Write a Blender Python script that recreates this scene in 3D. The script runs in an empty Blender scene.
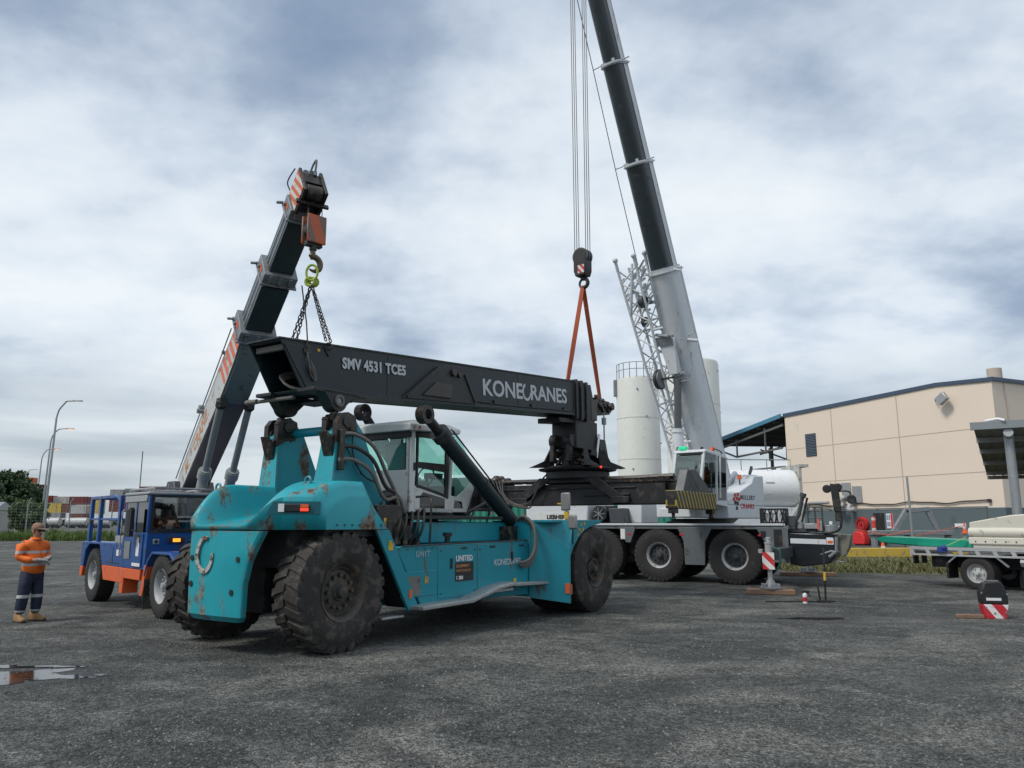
import bpy, bmesh, math, random
from mathutils import Matrix, Vector, noise
random.seed(7)
R = math.radians
PI = math.pi
scene = bpy.context.scene
COL = scene.collection

# ---------------------------------------------------------------- camera
cam_d = bpy.data.cameras.new('camera')
cam = bpy.data.objects.new('camera', cam_d)
COL.objects.link(cam)
cam.location = (0, 0, 1.7)
cam.rotation_euler = (R(90) + math.atan(138 / 770), 0, 0)
cam_d.sensor_width = 36
cam_d.lens = 36 * 770 / 1024
cam_d.clip_start = 0.1
cam_d.clip_end = 6000
scene.camera = cam

# ---------------------------------------------------------------- light and sky
SUN_EL, SUN_AZ = 52, 238          # azimuth of the sun, degrees clockwise from +Y
sun_d = bpy.data.lights.new('sun', 'SUN')
sun_d.energy = 2.2
sun_d.angle = R(14)
sun_d.color = (1.0, 0.95, 0.88)
sun = bpy.data.objects.new('sun', sun_d)
COL.objects.link(sun)
az, el = R(SUN_AZ), R(SUN_EL)
sdir = Vector((math.sin(az) * math.cos(el), math.cos(az) * math.cos(el), math.sin(el)))
sun.rotation_euler = sdir.to_track_quat('Z', 'Y').to_euler()

w = bpy.data.worlds.new('World')
scene.world = w
w.use_nodes = True
nt = w.node_tree
nt.nodes.clear()
def N(tree, t, **k):
    n = tree.nodes.new(t)
    for a, b in k.items():
        if a.startswith('i_'):
            n.inputs[a[2:].replace('_', ' ')].default_value = b
        else:
            setattr(n, a, b)
    return n
out = N(nt, 'ShaderNodeOutputWorld')
bg = N(nt, 'ShaderNodeBackground'); bg.inputs['Strength'].default_value = 0.106
sky = N(nt, 'ShaderNodeTexSky', sky_type='NISHITA', sun_disc=False, sun_elevation=el, sun_rotation=az)
L = nt.links.new
tc = N(nt, 'ShaderNodeTexCoord')
sep = N(nt, 'ShaderNodeSeparateXYZ'); L(tc.outputs['Generated'], sep.inputs[0])
def mth(tree, op, a, b=None, clamp=False):
    n = tree.nodes.new('ShaderNodeMath'); n.operation = op; n.use_clamp = clamp
    for i, x in enumerate((a, b)):
        if x is None: continue
        if isinstance(x, (int, float)): n.inputs[i].default_value = x
        else: tree.links.new(x, n.inputs[i])
    return n.outputs[0]
zc = mth(nt, 'MAXIMUM', sep.outputs['Z'], 0.0)
den = mth(nt, 'ADD', zc, 0.30)
px_ = mth(nt, 'DIVIDE', sep.outputs['X'], den)
py_ = mth(nt, 'DIVIDE', sep.outputs['Y'], den)
cmb = N(nt, 'ShaderNodeCombineXYZ'); L(px_, cmb.inputs[0]); L(py_, cmb.inputs[1])
mp = N(nt, 'ShaderNodeMapping'); L(cmb.outputs[0], mp.inputs[0])
mp.inputs['Location'].default_value = (3.1, 1.7, 0)
mp.inputs['Scale'].default_value = (0.95, 1.15, 1)
n1 = N(nt, 'ShaderNodeTexNoise', noise_dimensions='2D'); L(mp.outputs[0], n1.inputs['Vector'])
n1.inputs['Scale'].default_value = 1.0; n1.inputs['Detail'].default_value = 7; n1.inputs['Roughness'].default_value = 0.50; n1.inputs['Distortion'].default_value = 0.15
n2 = N(nt, 'ShaderNodeTexNoise', noise_dimensions='2D'); L(mp.outputs[0], n2.inputs['Vector'])
n2.inputs['Scale'].default_value = 3.6; n2.inputs['Detail'].default_value = 8; n2.inputs['Roughness'].default_value = 0.55; n2.inputs['Distortion'].default_value = 0.0
# cloud thickness: brighter where thin layered cloud glows, darker blue grey where it opens
mixn = mth(nt, 'ADD', mth(nt, 'MULTIPLY', n1.outputs['Fac'], 0.68), mth(nt, 'MULTIPLY', n2.outputs['Fac'], 0.32))
def lobe(d, a, b, amt):
    dp = N(nt, 'ShaderNodeVectorMath', operation='DOT_PRODUCT'); L(tc.outputs['Generated'], dp.inputs[0]); dp.inputs[1].default_value = d
    r_ = N(nt, 'ShaderNodeMapRange'); r_.interpolation_type = 'SMOOTHSTEP'; L(dp.outputs['Value'], r_.inputs['Value']); r_.inputs['From Min'].default_value = a; r_.inputs['From Max'].default_value = b; r_.inputs['To Max'].default_value = amt
    return r_.outputs[0]
mixb = mixn
for args in (((-0.355, 0.806, 0.473), 0.93, 0.995, -0.10), ((-0.20, 0.865, 0.455), 0.97, 0.999, -0.02), ((-0.52, 0.72, 0.46), 0.96, 0.999, -0.04), ((-0.485, 0.826, 0.289), 0.93, 0.995, 0.07), ((0.20, 0.93, 0.30), 0.90, 0.995, 0.0), ((0.50, 0.72, 0.48), 0.80, 0.98, 0.02), ((0.03, 0.90, 0.43), 0.95, 0.995, 0.05)):
    mixb = mth(nt, 'ADD', mixb, lobe(*args))
ramp = N(nt, 'ShaderNodeValToRGB'); L(mixb, ramp.inputs[0])
SKYRAMP = [(0.27, (2.0, 2.8, 4.2)), (0.38, (3.4, 4.2, 5.4)), (0.47, (5.6, 6.4, 7.4)), (0.54, (7.3, 8.0, 8.7)), (0.64, (8.6, 9.1, 9.4))]
cr = ramp.color_ramp
while len(cr.elements) < len(SKYRAMP): cr.elements.new(0.5)
for e_, (p_, c_) in zip(cr.elements, SKYRAMP):
    e_.position = p_; e_.color = (*c_, 1)
# low bands of grey cloud over the horizon
band = N(nt, 'ShaderNodeMapping'); L(tc.outputs['Generated'], band.inputs[0]); band.inputs['Scale'].default_value = (1.6, 1.6, 17)
n3 = N(nt, 'ShaderNodeTexNoise'); L(band.outputs[0], n3.inputs['Vector']); n3.inputs['Scale'].default_value = 1.0; n3.inputs['Detail'].default_value = 5; n3.inputs['Roughness'].default_value = 0.5
ramp3 = N(nt, 'ShaderNodeValToRGB'); L(n3.outputs['Fac'], ramp3.inputs[0])
BAND = [(0.36, (3.2, 3.7, 4.1)), (0.5, (4.3, 4.9, 5.5)), (0.62, (6.6, 7.2, 7.6))]
cr = ramp3.color_ramp
while len(cr.elements) < len(BAND): cr.elements.new(0.5)
for e_, (p_, c_) in zip(cr.elements, BAND):
    e_.position = p_; e_.color = (*c_, 1)
hz = N(nt, 'ShaderNodeMapRange'); L(sep.outputs['Z'], hz.inputs['Value'])
hz.inputs['From Min'].default_value = 0.05; hz.inputs['From Max'].default_value = 0.24; hz.interpolation_type = 'SMOOTHSTEP'
mx = N(nt, 'ShaderNodeMixRGB'); L(hz.outputs[0], mx.inputs[0]); L(ramp3.outputs[0], mx.inputs[1]); L(ramp.outputs[0], mx.inputs[2])
# thin cloud lets some of the clear sky through
mx2 = N(nt, 'ShaderNodeMixRGB'); mx2.inputs[0].default_value = 0.88; L(sky.outputs[0], mx2.inputs[1]); L(mx.outputs[0], mx2.inputs[2])
L(mx2.outputs[0], bg.inputs['Color']); L(bg.outputs[0], out.inputs[0])

scene.view_settings.view_transform = 'Standard'
scene.view_settings.look = 'None'
scene.view_settings.exposure = 0.06
scene.view_settings.gamma = 1.0
scene.view_settings.use_curve_mapping = False
scene.render.resolution_x, scene.render.resolution_y = 1024, 768
scene.cycles.use_denoising = True
scene.cycles.max_bounces = 6
scene.cycles.transparent_max_bounces = 12

# ---------------------------------------------------------------- materials
MATS = {}
def mat(name, col, rough=0.5, metal=0.0, var=0.12, vscale=3.0, dirt=None, dirt_amt=0.0, dirt_scale=2.0, bump=0.0, bscale=40.0, spec=0.5, emit=None, est=0.0, alpha=None, trans=0.0, coat=0.0, streak=False, dirt2=None, zband=None, edge=None):
    if name in MATS: return MATS[name]
    m = bpy.data.materials.new(name); m.use_nodes = True
    t = m.node_tree; t.nodes.clear(); l = t.links.new
    o = N(t, 'ShaderNodeOutputMaterial'); b = N(t, 'ShaderNodeBsdfPrincipled'); l(b.outputs[0], o.inputs[0])
    co = N(t, 'ShaderNodeTexCoord')
    vec = co.outputs['Object']
    nz = N(t, 'ShaderNodeTexNoise'); l(vec, nz.inputs['Vector']); nz.inputs['Scale'].default_value = vscale; nz.inputs['Detail'].default_value = 6; nz.inputs['Roughness'].default_value = 0.6
    a = N(t, 'ShaderNodeMixRGB'); l(nz.outputs['Fac'], a.inputs[0])
    a.inputs[1].default_value = (*[c * (1 - var) for c in col], 1)
    a.inputs[2].default_value = (*[min(1, c * (1 + var)) for c in col], 1)
    cur = a.outputs[0]
    rcur = None
    if dirt is not None:
        mpn = N(t, 'ShaderNodeMapping'); l(vec, mpn.inputs[0])
        mpn.inputs['Scale'].default_value = (1, 1, 0.35 if streak else 1)
        d = N(t, 'ShaderNodeTexNoise'); l(mpn.outputs[0], d.inputs['Vector']); d.inputs['Scale'].default_value = dirt_scale; d.inputs['Detail'].default_value = 9; d.inputs['Roughness'].default_value = 0.68
        mr = N(t, 'ShaderNodeMapRange'); l(d.outputs['Fac'], mr.inputs['Value'])
        c0 = 0.675 - dirt_amt * 0.4
        mr.inputs['From Min'].default_value = c0; mr.inputs['From Max'].default_value = c0 + 0.07
        if zband is not None:                                   # knocks and rust gather along one seam of the casting
            sz = N(t, 'ShaderNodeSeparateXYZ'); l(vec, sz.inputs[0])
            dz_ = mth(t, 'SUBTRACT', 1.0, mth(t, 'MULTIPLY', mth(t, 'ABSOLUTE', mth(t, 'SUBTRACT', sz.outputs['Z'], zband[0])), 1.0 / zband[1]), True)
            l(mth(t, 'ADD', d.outputs['Fac'], mth(t, 'MULTIPLY', dz_, zband[2])), mr.inputs['Value'])
        x = N(t, 'ShaderNodeMixRGB'); l(mr.outputs[0], x.inputs[0]); l(cur, x.inputs[1]); x.inputs[2].default_value = (*dirt, 1)
        if dirt2 is not None:
            dn = N(t, 'ShaderNodeTexNoise'); l(vec, dn.inputs['Vector']); dn.inputs['Scale'].default_value = dirt_scale * 3.1; dn.inputs['Detail'].default_value = 8; dn.inputs['Roughness'].default_value = 0.7
            dm = N(t, 'ShaderNodeMapRange'); l(dn.outputs['Fac'], dm.inputs['Value']); dm.inputs['From Min'].default_value = 0.46; dm.inputs['From Max'].default_value = 0.56
            dx = N(t, 'ShaderNodeMixRGB'); l(dm.outputs[0], dx.inputs[0]); dx.inputs[1].default_value = (*dirt, 1); dx.inputs[2].default_value = (*dirt2, 1); l(dx.outputs[0], x.inputs[2])
        cur = x.outputs[0]
        rr = N(t, 'ShaderNodeMapRange'); l(mr.outputs[0], rr.inputs['Value']); rr.inputs['To Min'].default_value = rough; rr.inputs['To Max'].default_value = 0.85
        rcur = rr.outputs[0]
    if edge is not None:                                        # paint worn through along the edges
        be = N(t, 'ShaderNodeBevel', samples=4); be.inputs['Radius'].default_value = edge[1]
        ge = N(t, 'ShaderNodeNewGeometry'); dt = N(t, 'ShaderNodeVectorMath', operation='DOT_PRODUCT'); l(be.outputs[0], dt.inputs[0]); l(ge.outputs['Normal'], dt.inputs[1])
        en = N(t, 'ShaderNodeTexNoise'); l(vec, en.inputs['Vector']); en.inputs['Scale'].default_value = 9; en.inputs['Detail'].default_value = 7; en.inputs['Roughness'].default_value = 0.7
        em_ = N(t, 'ShaderNodeMapRange'); l(mth(t, 'MULTIPLY', mth(t, 'SUBTRACT', 1.0, dt.outputs['Value']), mth(t, 'MAXIMUM', mth(t, 'SUBTRACT', en.outputs['Fac'], 0.47), 0.0)), em_.inputs['Value'])
        em_.inputs['From Min'].default_value = 0.003; em_.inputs['From Max'].default_value = 0.010
        ex_ = N(t, 'ShaderNodeMixRGB'); l(em_.outputs[0], ex_.inputs[0]); l(cur, ex_.inputs[1]); ex_.inputs[2].default_value = (*edge[0], 1); cur = ex_.outputs[0]
    l(cur, b.inputs['Base Color'])
    if rcur is not None: l(rcur, b.inputs['Roughness'])
    else:
        rv = N(t, 'ShaderNodeMapRange'); l(nz.outputs['Fac'], rv.inputs['Value']); rv.inputs['From Min'].default_value = 0.3; rv.inputs['From Max'].default_value = 0.7
        rv.inputs['To Min'].default_value = max(0.02, rough - 0.08); rv.inputs['To Max'].default_value = min(1, rough + 0.08); l(rv.outputs[0], b.inputs['Roughness'])
    b.inputs['Metallic'].default_value = metal
    b.inputs['Specular IOR Level'].default_value = spec
    if coat: b.inputs['Coat Weight'].default_value = coat; b.inputs['Coat Roughness'].default_value = 0.15
    if trans:
        b.inputs['Transmission Weight'].default_value = trans; b.inputs['IOR'].default_value = 1.45
    if alpha is not None: b.inputs['Alpha'].default_value = alpha
    if emit: b.inputs['Emission Color'].default_value = (*emit, 1); b.inputs['Emission Strength'].default_value = est
    if bump:
        bn = N(t, 'ShaderNodeTexNoise'); l(vec, bn.inputs['Vector']); bn.inputs['Scale'].default_value = bscale; bn.inputs['Detail'].default_value = 4
        bp = N(t, 'ShaderNodeBump'); l(bn.outputs['Fac'], bp.inputs['Height']); bp.inputs['Strength'].default_value = bump; bp.inputs['Distance'].default_value = 0.02
        l(bp.outputs[0], b.inputs['Normal'])
    MATS[name] = m
    return m
RUST = (0.105, 0.05, 0.026)
M = dict(
    teal=mat('teal_paint', (0.006, 0.235, 0.30), 0.42, var=0.18, vscale=1.4, dirt=(0.10, 0.12, 0.11), dirt_amt=0.22, dirt_scale=2.6, streak=True, bump=0.05, bscale=6, edge=((0.14, 0.15, 0.13), 0.03)),
    teal_worn=mat('worn_teal_paint', (0.010, 0.30, 0.355), 0.42, var=0.22, vscale=1.7, dirt=RUST, dirt2=(0.17, 0.20, 0.17), dirt_amt=0.31, dirt_scale=3.6, edge=((0.19, 0.16, 0.12), 0.045), zband=(1.64, 0.16, 0.075), streak=True, bump=0.08, bscale=7),
    boom=mat('boom_paint', (0.008, 0.018, 0.023), 0.5, var=0.25, vscale=2, dirt=(0.05, 0.05, 0.045), dirt_amt=0.22, dirt_scale=3, streak=True, edge=((0.09, 0.08, 0.07), 0.02)),
    black=mat('black_steel', (0.014, 0.015, 0.017), 0.5, var=0.3, vscale=4, dirt=(0.06, 0.05, 0.04), dirt_amt=0.3, dirt_scale=5),
    grease=mat('greasy_steel', (0.02, 0.017, 0.015), 0.35, var=0.5, vscale=9, dirt=(0.1, 0.07, 0.05), dirt_amt=0.35, dirt_scale=9),
    rubber=mat('tyre_rubber', (0.024, 0.021, 0.019), 0.75, var=0.3, vscale=3, dirt=(0.075, 0.066, 0.056), dirt_amt=0.42, dirt_scale=4, bump=0.3, bscale=30),
    tyre=mat('black_tyre', (0.022, 0.021, 0.021), 0.8, var=0.25, vscale=3, dirt=(0.05, 0.046, 0.042), dirt_amt=0.26, dirt_scale=5, bump=0.3, bscale=30),
    rimdark=mat('dusty_rim', (0.045, 0.042, 0.038), 0.6, var=0.3, vscale=8, dirt=(0.11, 0.08, 0.055), dirt_amt=0.4, dirt_scale=7),
    rimgrey=mat('grey_rim', (0.34, 0.35, 0.36), 0.5, var=0.15, vscale=8, dirt=(0.12, 0.1, 0.08), dirt_amt=0.3, dirt_scale=7),
    hub=mat('dark_hub', (0.05, 0.055, 0.06), 0.5, var=0.3, vscale=12),
    hose=mat('rubber_hose', (0.03, 0.028, 0.026), 0.55, var=0.3, vscale=20),
    hosegrey=mat('worn_hose', (0.14, 0.13, 0.115), 0.6, var=0.3, vscale=20),
    cabwhite=mat('cab_white', (0.60, 0.62, 0.60), 0.45, var=0.1, vscale=3, dirt=(0.3, 0.28, 0.25), dirt_amt=0.25, dirt_scale=5),
    crane=mat('crane_light_grey', (0.60, 0.63, 0.65), 0.4, var=0.06, vscale=2, dirt=(0.36, 0.36, 0.34), dirt_amt=0.2, dirt_scale=4, streak=True),
    carrier=mat('carrier_grey', (0.12, 0.135, 0.145), 0.45, var=0.12, vscale=2, dirt=(0.07, 0.065, 0.06), dirt_amt=0.3, dirt_scale=3, edge=((0.28, 0.28, 0.27), 0.02)),
    darkgrey=mat('dark_grey_paint', (0.055, 0.062, 0.07), 0.45, var=0.15, vscale=3),
    tele=mat('telescope_steel', (0.03, 0.042, 0.047), 0.3, var=0.35, vscale=2.5, dirt=(0.06, 0.07, 0.07), dirt_amt=0.2, dirt_scale=4),
    collar=mat('collar_grey', (0.2, 0.22, 0.235), 0.45, var=0.2, vscale=5, dirt=(0.12, 0.09, 0.07), dirt_amt=0.3, dirt_scale=8),
    boomgrey=mat('boom_greygreen', (0.16, 0.20, 0.20), 0.4, var=0.12, vscale=2, dirt=(0.1, 0.1, 0.09), dirt_amt=0.25, dirt_scale=3),
    boomwhite=mat('boom_offwhite', (0.5, 0.51, 0.5), 0.45, var=0.1, vscale=3, dirt=(0.25, 0.22, 0.19), dirt_amt=0.3, dirt_scale=4),
    boomunder=mat('boom_underside', (0.12, 0.113, 0.125), 0.45, var=0.2, vscale=2),
    cylsteel=mat('cylinder_grey', (0.28, 0.30, 0.30), 0.35, var=0.15, vscale=5),
    chrome=mat('piston_rod', (0.5, 0.5, 0.5), 0.15, metal=1.0, var=0.1),
    blue=mat('blue_paint', (0.006, 0.066, 0.25), 0.35, var=0.15, vscale=2, dirt=(0.05, 0.055, 0.075), dirt_amt=0.28, dirt_scale=4, coat=0.2, edge=((0.14, 0.14, 0.15), 0.02)),
    orange=mat('orange_paint', (0.66, 0.115, 0.028), 0.45, var=0.12, vscale=3, dirt=(0.3, 0.12, 0.07), dirt_amt=0.25, dirt_scale=5),
    silver=mat('silver_panel', (0.36, 0.37, 0.38), 0.35, metal=0.4, var=0.15, vscale=5),
    galv=mat('galvanised_steel', (0.32, 0.34, 0.35), 0.45, metal=0.5, var=0.2, vscale=6),
    alloy=mat('tread_plate', (0.42, 0.43, 0.43), 0.4, metal=0.6, var=0.3, vscale=14),
    white=mat('white_marking', (0.72, 0.73, 0.74), 0.5, var=0.06, vscale=9, dirt=(0.4, 0.4, 0.4), dirt_amt=0.2, dirt_scale=12),
    letter=mat('grey_lettering', (0.50, 0.52, 0.54), 0.5, var=0.06),
    letter_faded=mat('faded_lettering', (0.28, 0.42, 0.45), 0.6, var=0.3, vscale=20),
    letter_orange=mat('faded_orange_lettering', (0.50, 0.24, 0.09), 0.6, var=0.2, vscale=9),
    red=mat('red_paint', (0.5, 0.02, 0.025), 0.45, var=0.12),
    redlamp=mat('red_lamp', (0.7, 0.02, 0.01), 0.2, emit=(1, 0.05, 0.02), est=1.3),
    amberlamp=mat('amber_lamp', (0.9, 0.25, 0.02), 0.2, emit=(1, 0.32, 0.03), est=1.6),
    amberdull=mat('amber_lens', (0.75, 0.13, 0.03), 0.25),
    greenlamp=mat('green_lamp', (0.02, 0.6, 0.3), 0.2, emit=(0.03, 0.9, 0.4), est=0.3),
    lens=mat('clear_lens', (0.75, 0.75, 0.75), 0.15),
    yellow=mat('yellow_paint', (0.62, 0.40, 0.03), 0.5, var=0.15, vscale=5, dirt=(0.25, 0.2, 0.1), dirt_amt=0.3, dirt_scale=6),
    yellowdark=mat('worn_yellow_stripe', (0.34, 0.26, 0.035), 0.6, var=0.4, vscale=9),
    limegreen=mat('lime_shackle', (0.32, 0.42, 0.05), 0.4),
    webbing=mat('orange_sling_webbing', (0.36, 0.075, 0.03), 0.8, var=0.3, vscale=12),
    timber=mat('old_timber', (0.21, 0.13, 0.085), 0.8, var=0.35, vscale=8, bump=0.3, bscale=20),
    seat=mat('seat_fabric', (0.30, 0.33, 0.33), 0.85, var=0.2),
    skin=mat('skin', (0.42, 0.2, 0.13), 0.55, var=0.12, vscale=12),
    cap=mat('camouflage_cap', (0.26, 0.15, 0.10), 0.85, var=0.5, vscale=25),
    navy=mat('navy_trousers', (0.012, 0.02, 0.045), 0.85, var=0.25, vscale=6, bump=0.5, bscale=9),
    boots=mat('tan_leather', (0.27, 0.15, 0.06), 0.7, var=0.3, vscale=14),
    glove=mat('grey_glove', (0.27, 0.27, 0.26), 0.8, var=0.3, vscale=30),
    reflect=mat('reflective_tape', (0.5, 0.52, 0.53), 0.35, var=0.15, vscale=30),
    hivis=mat('orange_hivis_cotton', (0.84, 0.17, 0.018), 0.8, var=0.15, vscale=6, bump=0.5, bscale=10),
    beige=mat('cream_tank_paint', (0.66, 0.67, 0.62), 0.5, var=0.08, vscale=2, dirt=(0.45, 0.38, 0.28), dirt_amt=0.10, dirt_scale=3, streak=True),
    concrete=mat('concrete', (0.30, 0.29, 0.27), 0.9, var=0.2, vscale=5),
    greensheet=mat('green_sheeting', (0.01, 0.26, 0.17), 0.4, var=0.1),
    greenbox=mat('green_container_paint', (0.03, 0.24, 0.17), 0.5, var=0.15, vscale=2, dirt=(0.16, 0.16, 0.13), dirt_amt=0.25, dirt_scale=2),
    traywhite=mat('tray_alloy', (0.5, 0.51, 0.52), 0.4, metal=0.3, var=0.1),
    creambin=mat('cream_plastic', (0.60, 0.58, 0.50), 0.5, var=0.05, vscale=3, dirt=(0.33, 0.3, 0.25), dirt_amt=0.2, dirt_scale=5),
    roofblue=mat('blue_fascia', (0.05, 0.08, 0.13), 0.4),
    bark=mat('bark', (0.09, 0.07, 0.05), 0.9),
    redsafe=mat('red_plastic', (0.62, 0.03, 0.03), 0.5),
    pinksafe=mat('red_white_bollard', (0.62, 0.12, 0.10), 0.6),
    conc_orange=mat('cone_orange', (0.8, 0.13, 0.03), 0.5),
)
def glass(name, col, alpha=0.5):
    if name in MATS: return MATS[name]
    m = bpy.data.materials.new(name); m.use_nodes = True
    t = m.node_tree; t.nodes.clear(); l = t.links.new
    o = N(t, 'ShaderNodeOutputMaterial'); tr = N(t, 'ShaderNodeBsdfTransparent'); gl = N(t, 'ShaderNodeBsdfGlossy'); mi = N(t, 'ShaderNodeMixShader'); fr = N(t, 'ShaderNodeLayerWeight')
    fr.inputs['Blend'].default_value = 0.5
    tr.inputs[0].default_value = (*col, 1); gl.inputs['Roughness'].default_value = 0.03; gl.inputs[0].default_value = (1, 1, 1, 1)
    ad = mth(t, 'ADD', mth(t, 'MULTIPLY', mth(t, 'POWER', fr.outputs['Facing'], 3.0), 0.6), 0.03 + alpha, True)
    l(ad, mi.inputs[0]); l(tr.outputs[0], mi.inputs[1]); l(gl.outputs[0], mi.inputs[2]); l(mi.outputs[0], o.inputs[0])
    MATS[name] = m; return m
M['glass_green'] = glass('green_tinted_glass', (0.76, 0.93, 0.89), 0.04)
M['glass_dark'] = glass('dark_tinted_glass', (0.10, 0.11, 0.12), 0.02)
M['glass_mid'] = glass('smoky_glass', (0.35, 0.42, 0.42), 0.03)

def stripe_mat(name, c1, c2, ang, freq, axes='xz', duty=0.5, rough=0.5):
    """painted diagonal hazard stripes in object coordinates"""
    m = bpy.data.materials.new(name); m.use_nodes = True
    t = m.node_tree; l = t.links.new; b = t.nodes['Principled BSDF']
    co = N(t, 'ShaderNodeTexCoord'); sp = N(t, 'ShaderNodeSeparateXYZ'); l(co.outputs['Object'], sp.inputs[0])
    a_ = sp.outputs[axes[0].upper()]; b_ = sp.outputs[axes[1].upper()]
    s = mth(t, 'ADD', mth(t, 'MULTIPLY', a_, math.cos(ang) * freq), mth(t, 'MULTIPLY', b_, math.sin(ang) * freq))
    s = mth(t, 'GREATER_THAN', mth(t, 'FRACT', s), duty)
    nz = N(t, 'ShaderNodeTexNoise'); nz.inputs['Scale'].default_value = 9; nz.inputs['Detail'].default_value = 8; nz.inputs['Roughness'].default_value = 0.7; l(co.outputs['Object'], nz.inputs['Vector'])
    x = N(t, 'ShaderNodeMixRGB'); l(s, x.inputs[0]); x.inputs[1].default_value = (*c1, 1); x.inputs[2].default_value = (*c2, 1)
    g = N(t, 'ShaderNodeMapRange'); l(nz.outputs['Fac'], g.inputs['Value']); g.inputs['From Min'].default_value = 0.55; g.inputs['From Max'].default_value = 0.68; g.inputs['To Max'].default_value = 0.55
    y = N(t, 'ShaderNodeMixRGB'); l(g.outputs[0], y.inputs[0]); l(x.outputs[0], y.inputs[1]); y.inputs[2].default_value = (c1[0] * 0.3 + 0.02, c1[1] * 0.3 + 0.02, c1[2] * 0.3 + 0.02, 1)
    l(y.outputs[0], b.inputs['Base Color']); b.inputs['Roughness'].default_value = rough
    MATS[name] = m
    return m

# ---------------------------------------------------------------- mesh helpers
class MB:
    def __init__(s, xf=None):
        s.v = []; s.f = []; s.xf = xf
    def _a(s, vs, fs):
        o = len(s.v)
        for p in vs:
            p = Vector(p)
            if s.xf is not None: p = s.xf @ p
            s.v.append(tuple(p))
        for f in fs: s.f.append(tuple(i + o for i in f))
        return s
    def box(s, x0, x1, y0, y1, z0, z1):
        return s._a([(x0, y0, z0), (x1, y0, z0), (x1, y1, z0), (x0, y1, z0), (x0, y0, z1), (x1, y0, z1), (x1, y1, z1), (x0, y1, z1)],
                    [(0, 3, 2, 1), (4, 5, 6, 7), (0, 1, 5, 4), (1, 2, 6, 5), (2, 3, 7, 6), (3, 0, 4, 7)])
    def cbox(s, c, d, rot=None):
        m = Matrix.Translation(c)
        if rot is not None: m = m @ rot
        hx, hy, hz = d[0] / 2, d[1] / 2, d[2] / 2
        vs = [m @ Vector(p) for p in [(-hx, -hy, -hz), (hx, -hy, -hz), (hx, hy, -hz), (-hx, hy, -hz), (-hx, -hy, hz), (hx, -hy, hz), (hx, hy, hz), (-hx, hy, hz)]]
        return s._a(vs, [(0, 3, 2, 1), (4, 5, 6, 7), (0, 1, 5, 4), (1, 2, 6, 5), (2, 3, 7, 6), (3, 0, 4, 7)])
    def loft(s, rings, caps=True, closed=True):
        n = len(rings[0]); vs = [p for r in rings for p in r]; fs = []
        for k in range(len(rings) - 1):
            for i in range(n if closed else n - 1):
                j = (i + 1) % n
                fs.append((k * n + i, k * n + j, (k + 1) * n + j, (k + 1) * n + i))
        if caps:
            fs.append(tuple(range(n - 1, -1, -1))); fs.append(tuple((len(rings) - 1) * n + i for i in range(n)))
        return s._a(vs, fs)
    def prism(s, poly, ax, a, b):
        def P(p, q):
            return (q, p[0], p[1]) if ax == 'x' else (p[0], q, p[1]) if ax == 'y' else (p[0], p[1], q)
        return s.loft([[P(p, a) for p in poly], [P(p, b) for p in poly]])
    def cyl(s, p0, p1, r, r1=None, n=16, caps=True):
        p0, p1 = Vector(p0), Vector(p1); d = (p1 - p0).normalized()
        u = d.orthogonal().normalized(); w_ = d.cross(u); r1 = r if r1 is None else r1
        return s.loft([[p0 + (u * math.cos(2 * PI * i / n) + w_ * math.sin(2 * PI * i / n)) * r for i in range(n)],
                       [p1 + (u * math.cos(2 * PI * i / n) + w_ * math.sin(2 * PI * i / n)) * r1 for i in range(n)]], caps)
    def tube(s, pts, r, n=8, caps=True):
        pts = [Vector(p) for p in pts]; rings = []; u = None
        rs = r if isinstance(r, (list, tuple)) else [r] * len(pts)
        for i, p in enumerate(pts):
            d = (pts[min(i + 1, len(pts) - 1)] - pts[max(i - 1, 0)]).normalized()
            if u is None: u = d.orthogonal().normalized()
            else:
                u = (u - d * u.dot(d))
                u = u.normalized() if u.length > 1e-6 else d.orthogonal().normalized()
            w_ = d.cross(u)
            rings.append([p + (u * math.cos(2 * PI * k / n) + w_ * math.sin(2 * PI * k / n)) * rs[i] for k in range(n)])
        return s.loft(rings, caps)
    def lathe(s, prof, o=(0, 0, 0), ax='y', n=40):
        """prof: (radius, axial); rotates about ax"""
        rings = []
        for r, a in prof:
            ring = []
            for i in range(n):
                c, q = r * math.cos(2 * PI * i / n), r * math.sin(2 * PI * i / n)
                p = (c, a, q) if ax == 'y' else (c, q, a) if ax == 'z' else (a, c, q)
                ring.append((p[0] + o[0], p[1] + o[1], p[2] + o[2]))
            rings.append(ring)
        return s.loft(rings, False)
    def sph(s, c, r, n=12, m=8, sc=(1, 1, 1)):
        rings = []
        for k in range(1, m):
            t_ = PI * k / m
            rings.append([(c[0] + r * sc[0] * math.sin(t_) * math.cos(2 * PI * i / n), c[1] + r * sc[1] * math.sin(t_) * math.sin(2 * PI * i / n), c[2] + r * sc[2] * math.cos(t_)) for i in range(n)])
        return s.loft(rings)
    def bar(s, p0, p1, w_, h, up=(0, 0, 1)):
        p0, p1 = Vector(p0), Vector(p1); d = (p1 - p0).normalized(); up = Vector(up)
        sd = d.cross(up)
        sd = sd.normalized() if sd.length > 1e-4 else d.orthogonal().normalized()
        u = sd.cross(d).normalized()
        q = [sd * (w_ / 2) + u * (h / 2), -sd * (w_ / 2) + u * (h / 2), -sd * (w_ / 2) - u * (h / 2), sd * (w_ / 2) - u * (h / 2)]
        return s.loft([[p0 + k for k in q], [p1 + k for k in q]])
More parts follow.
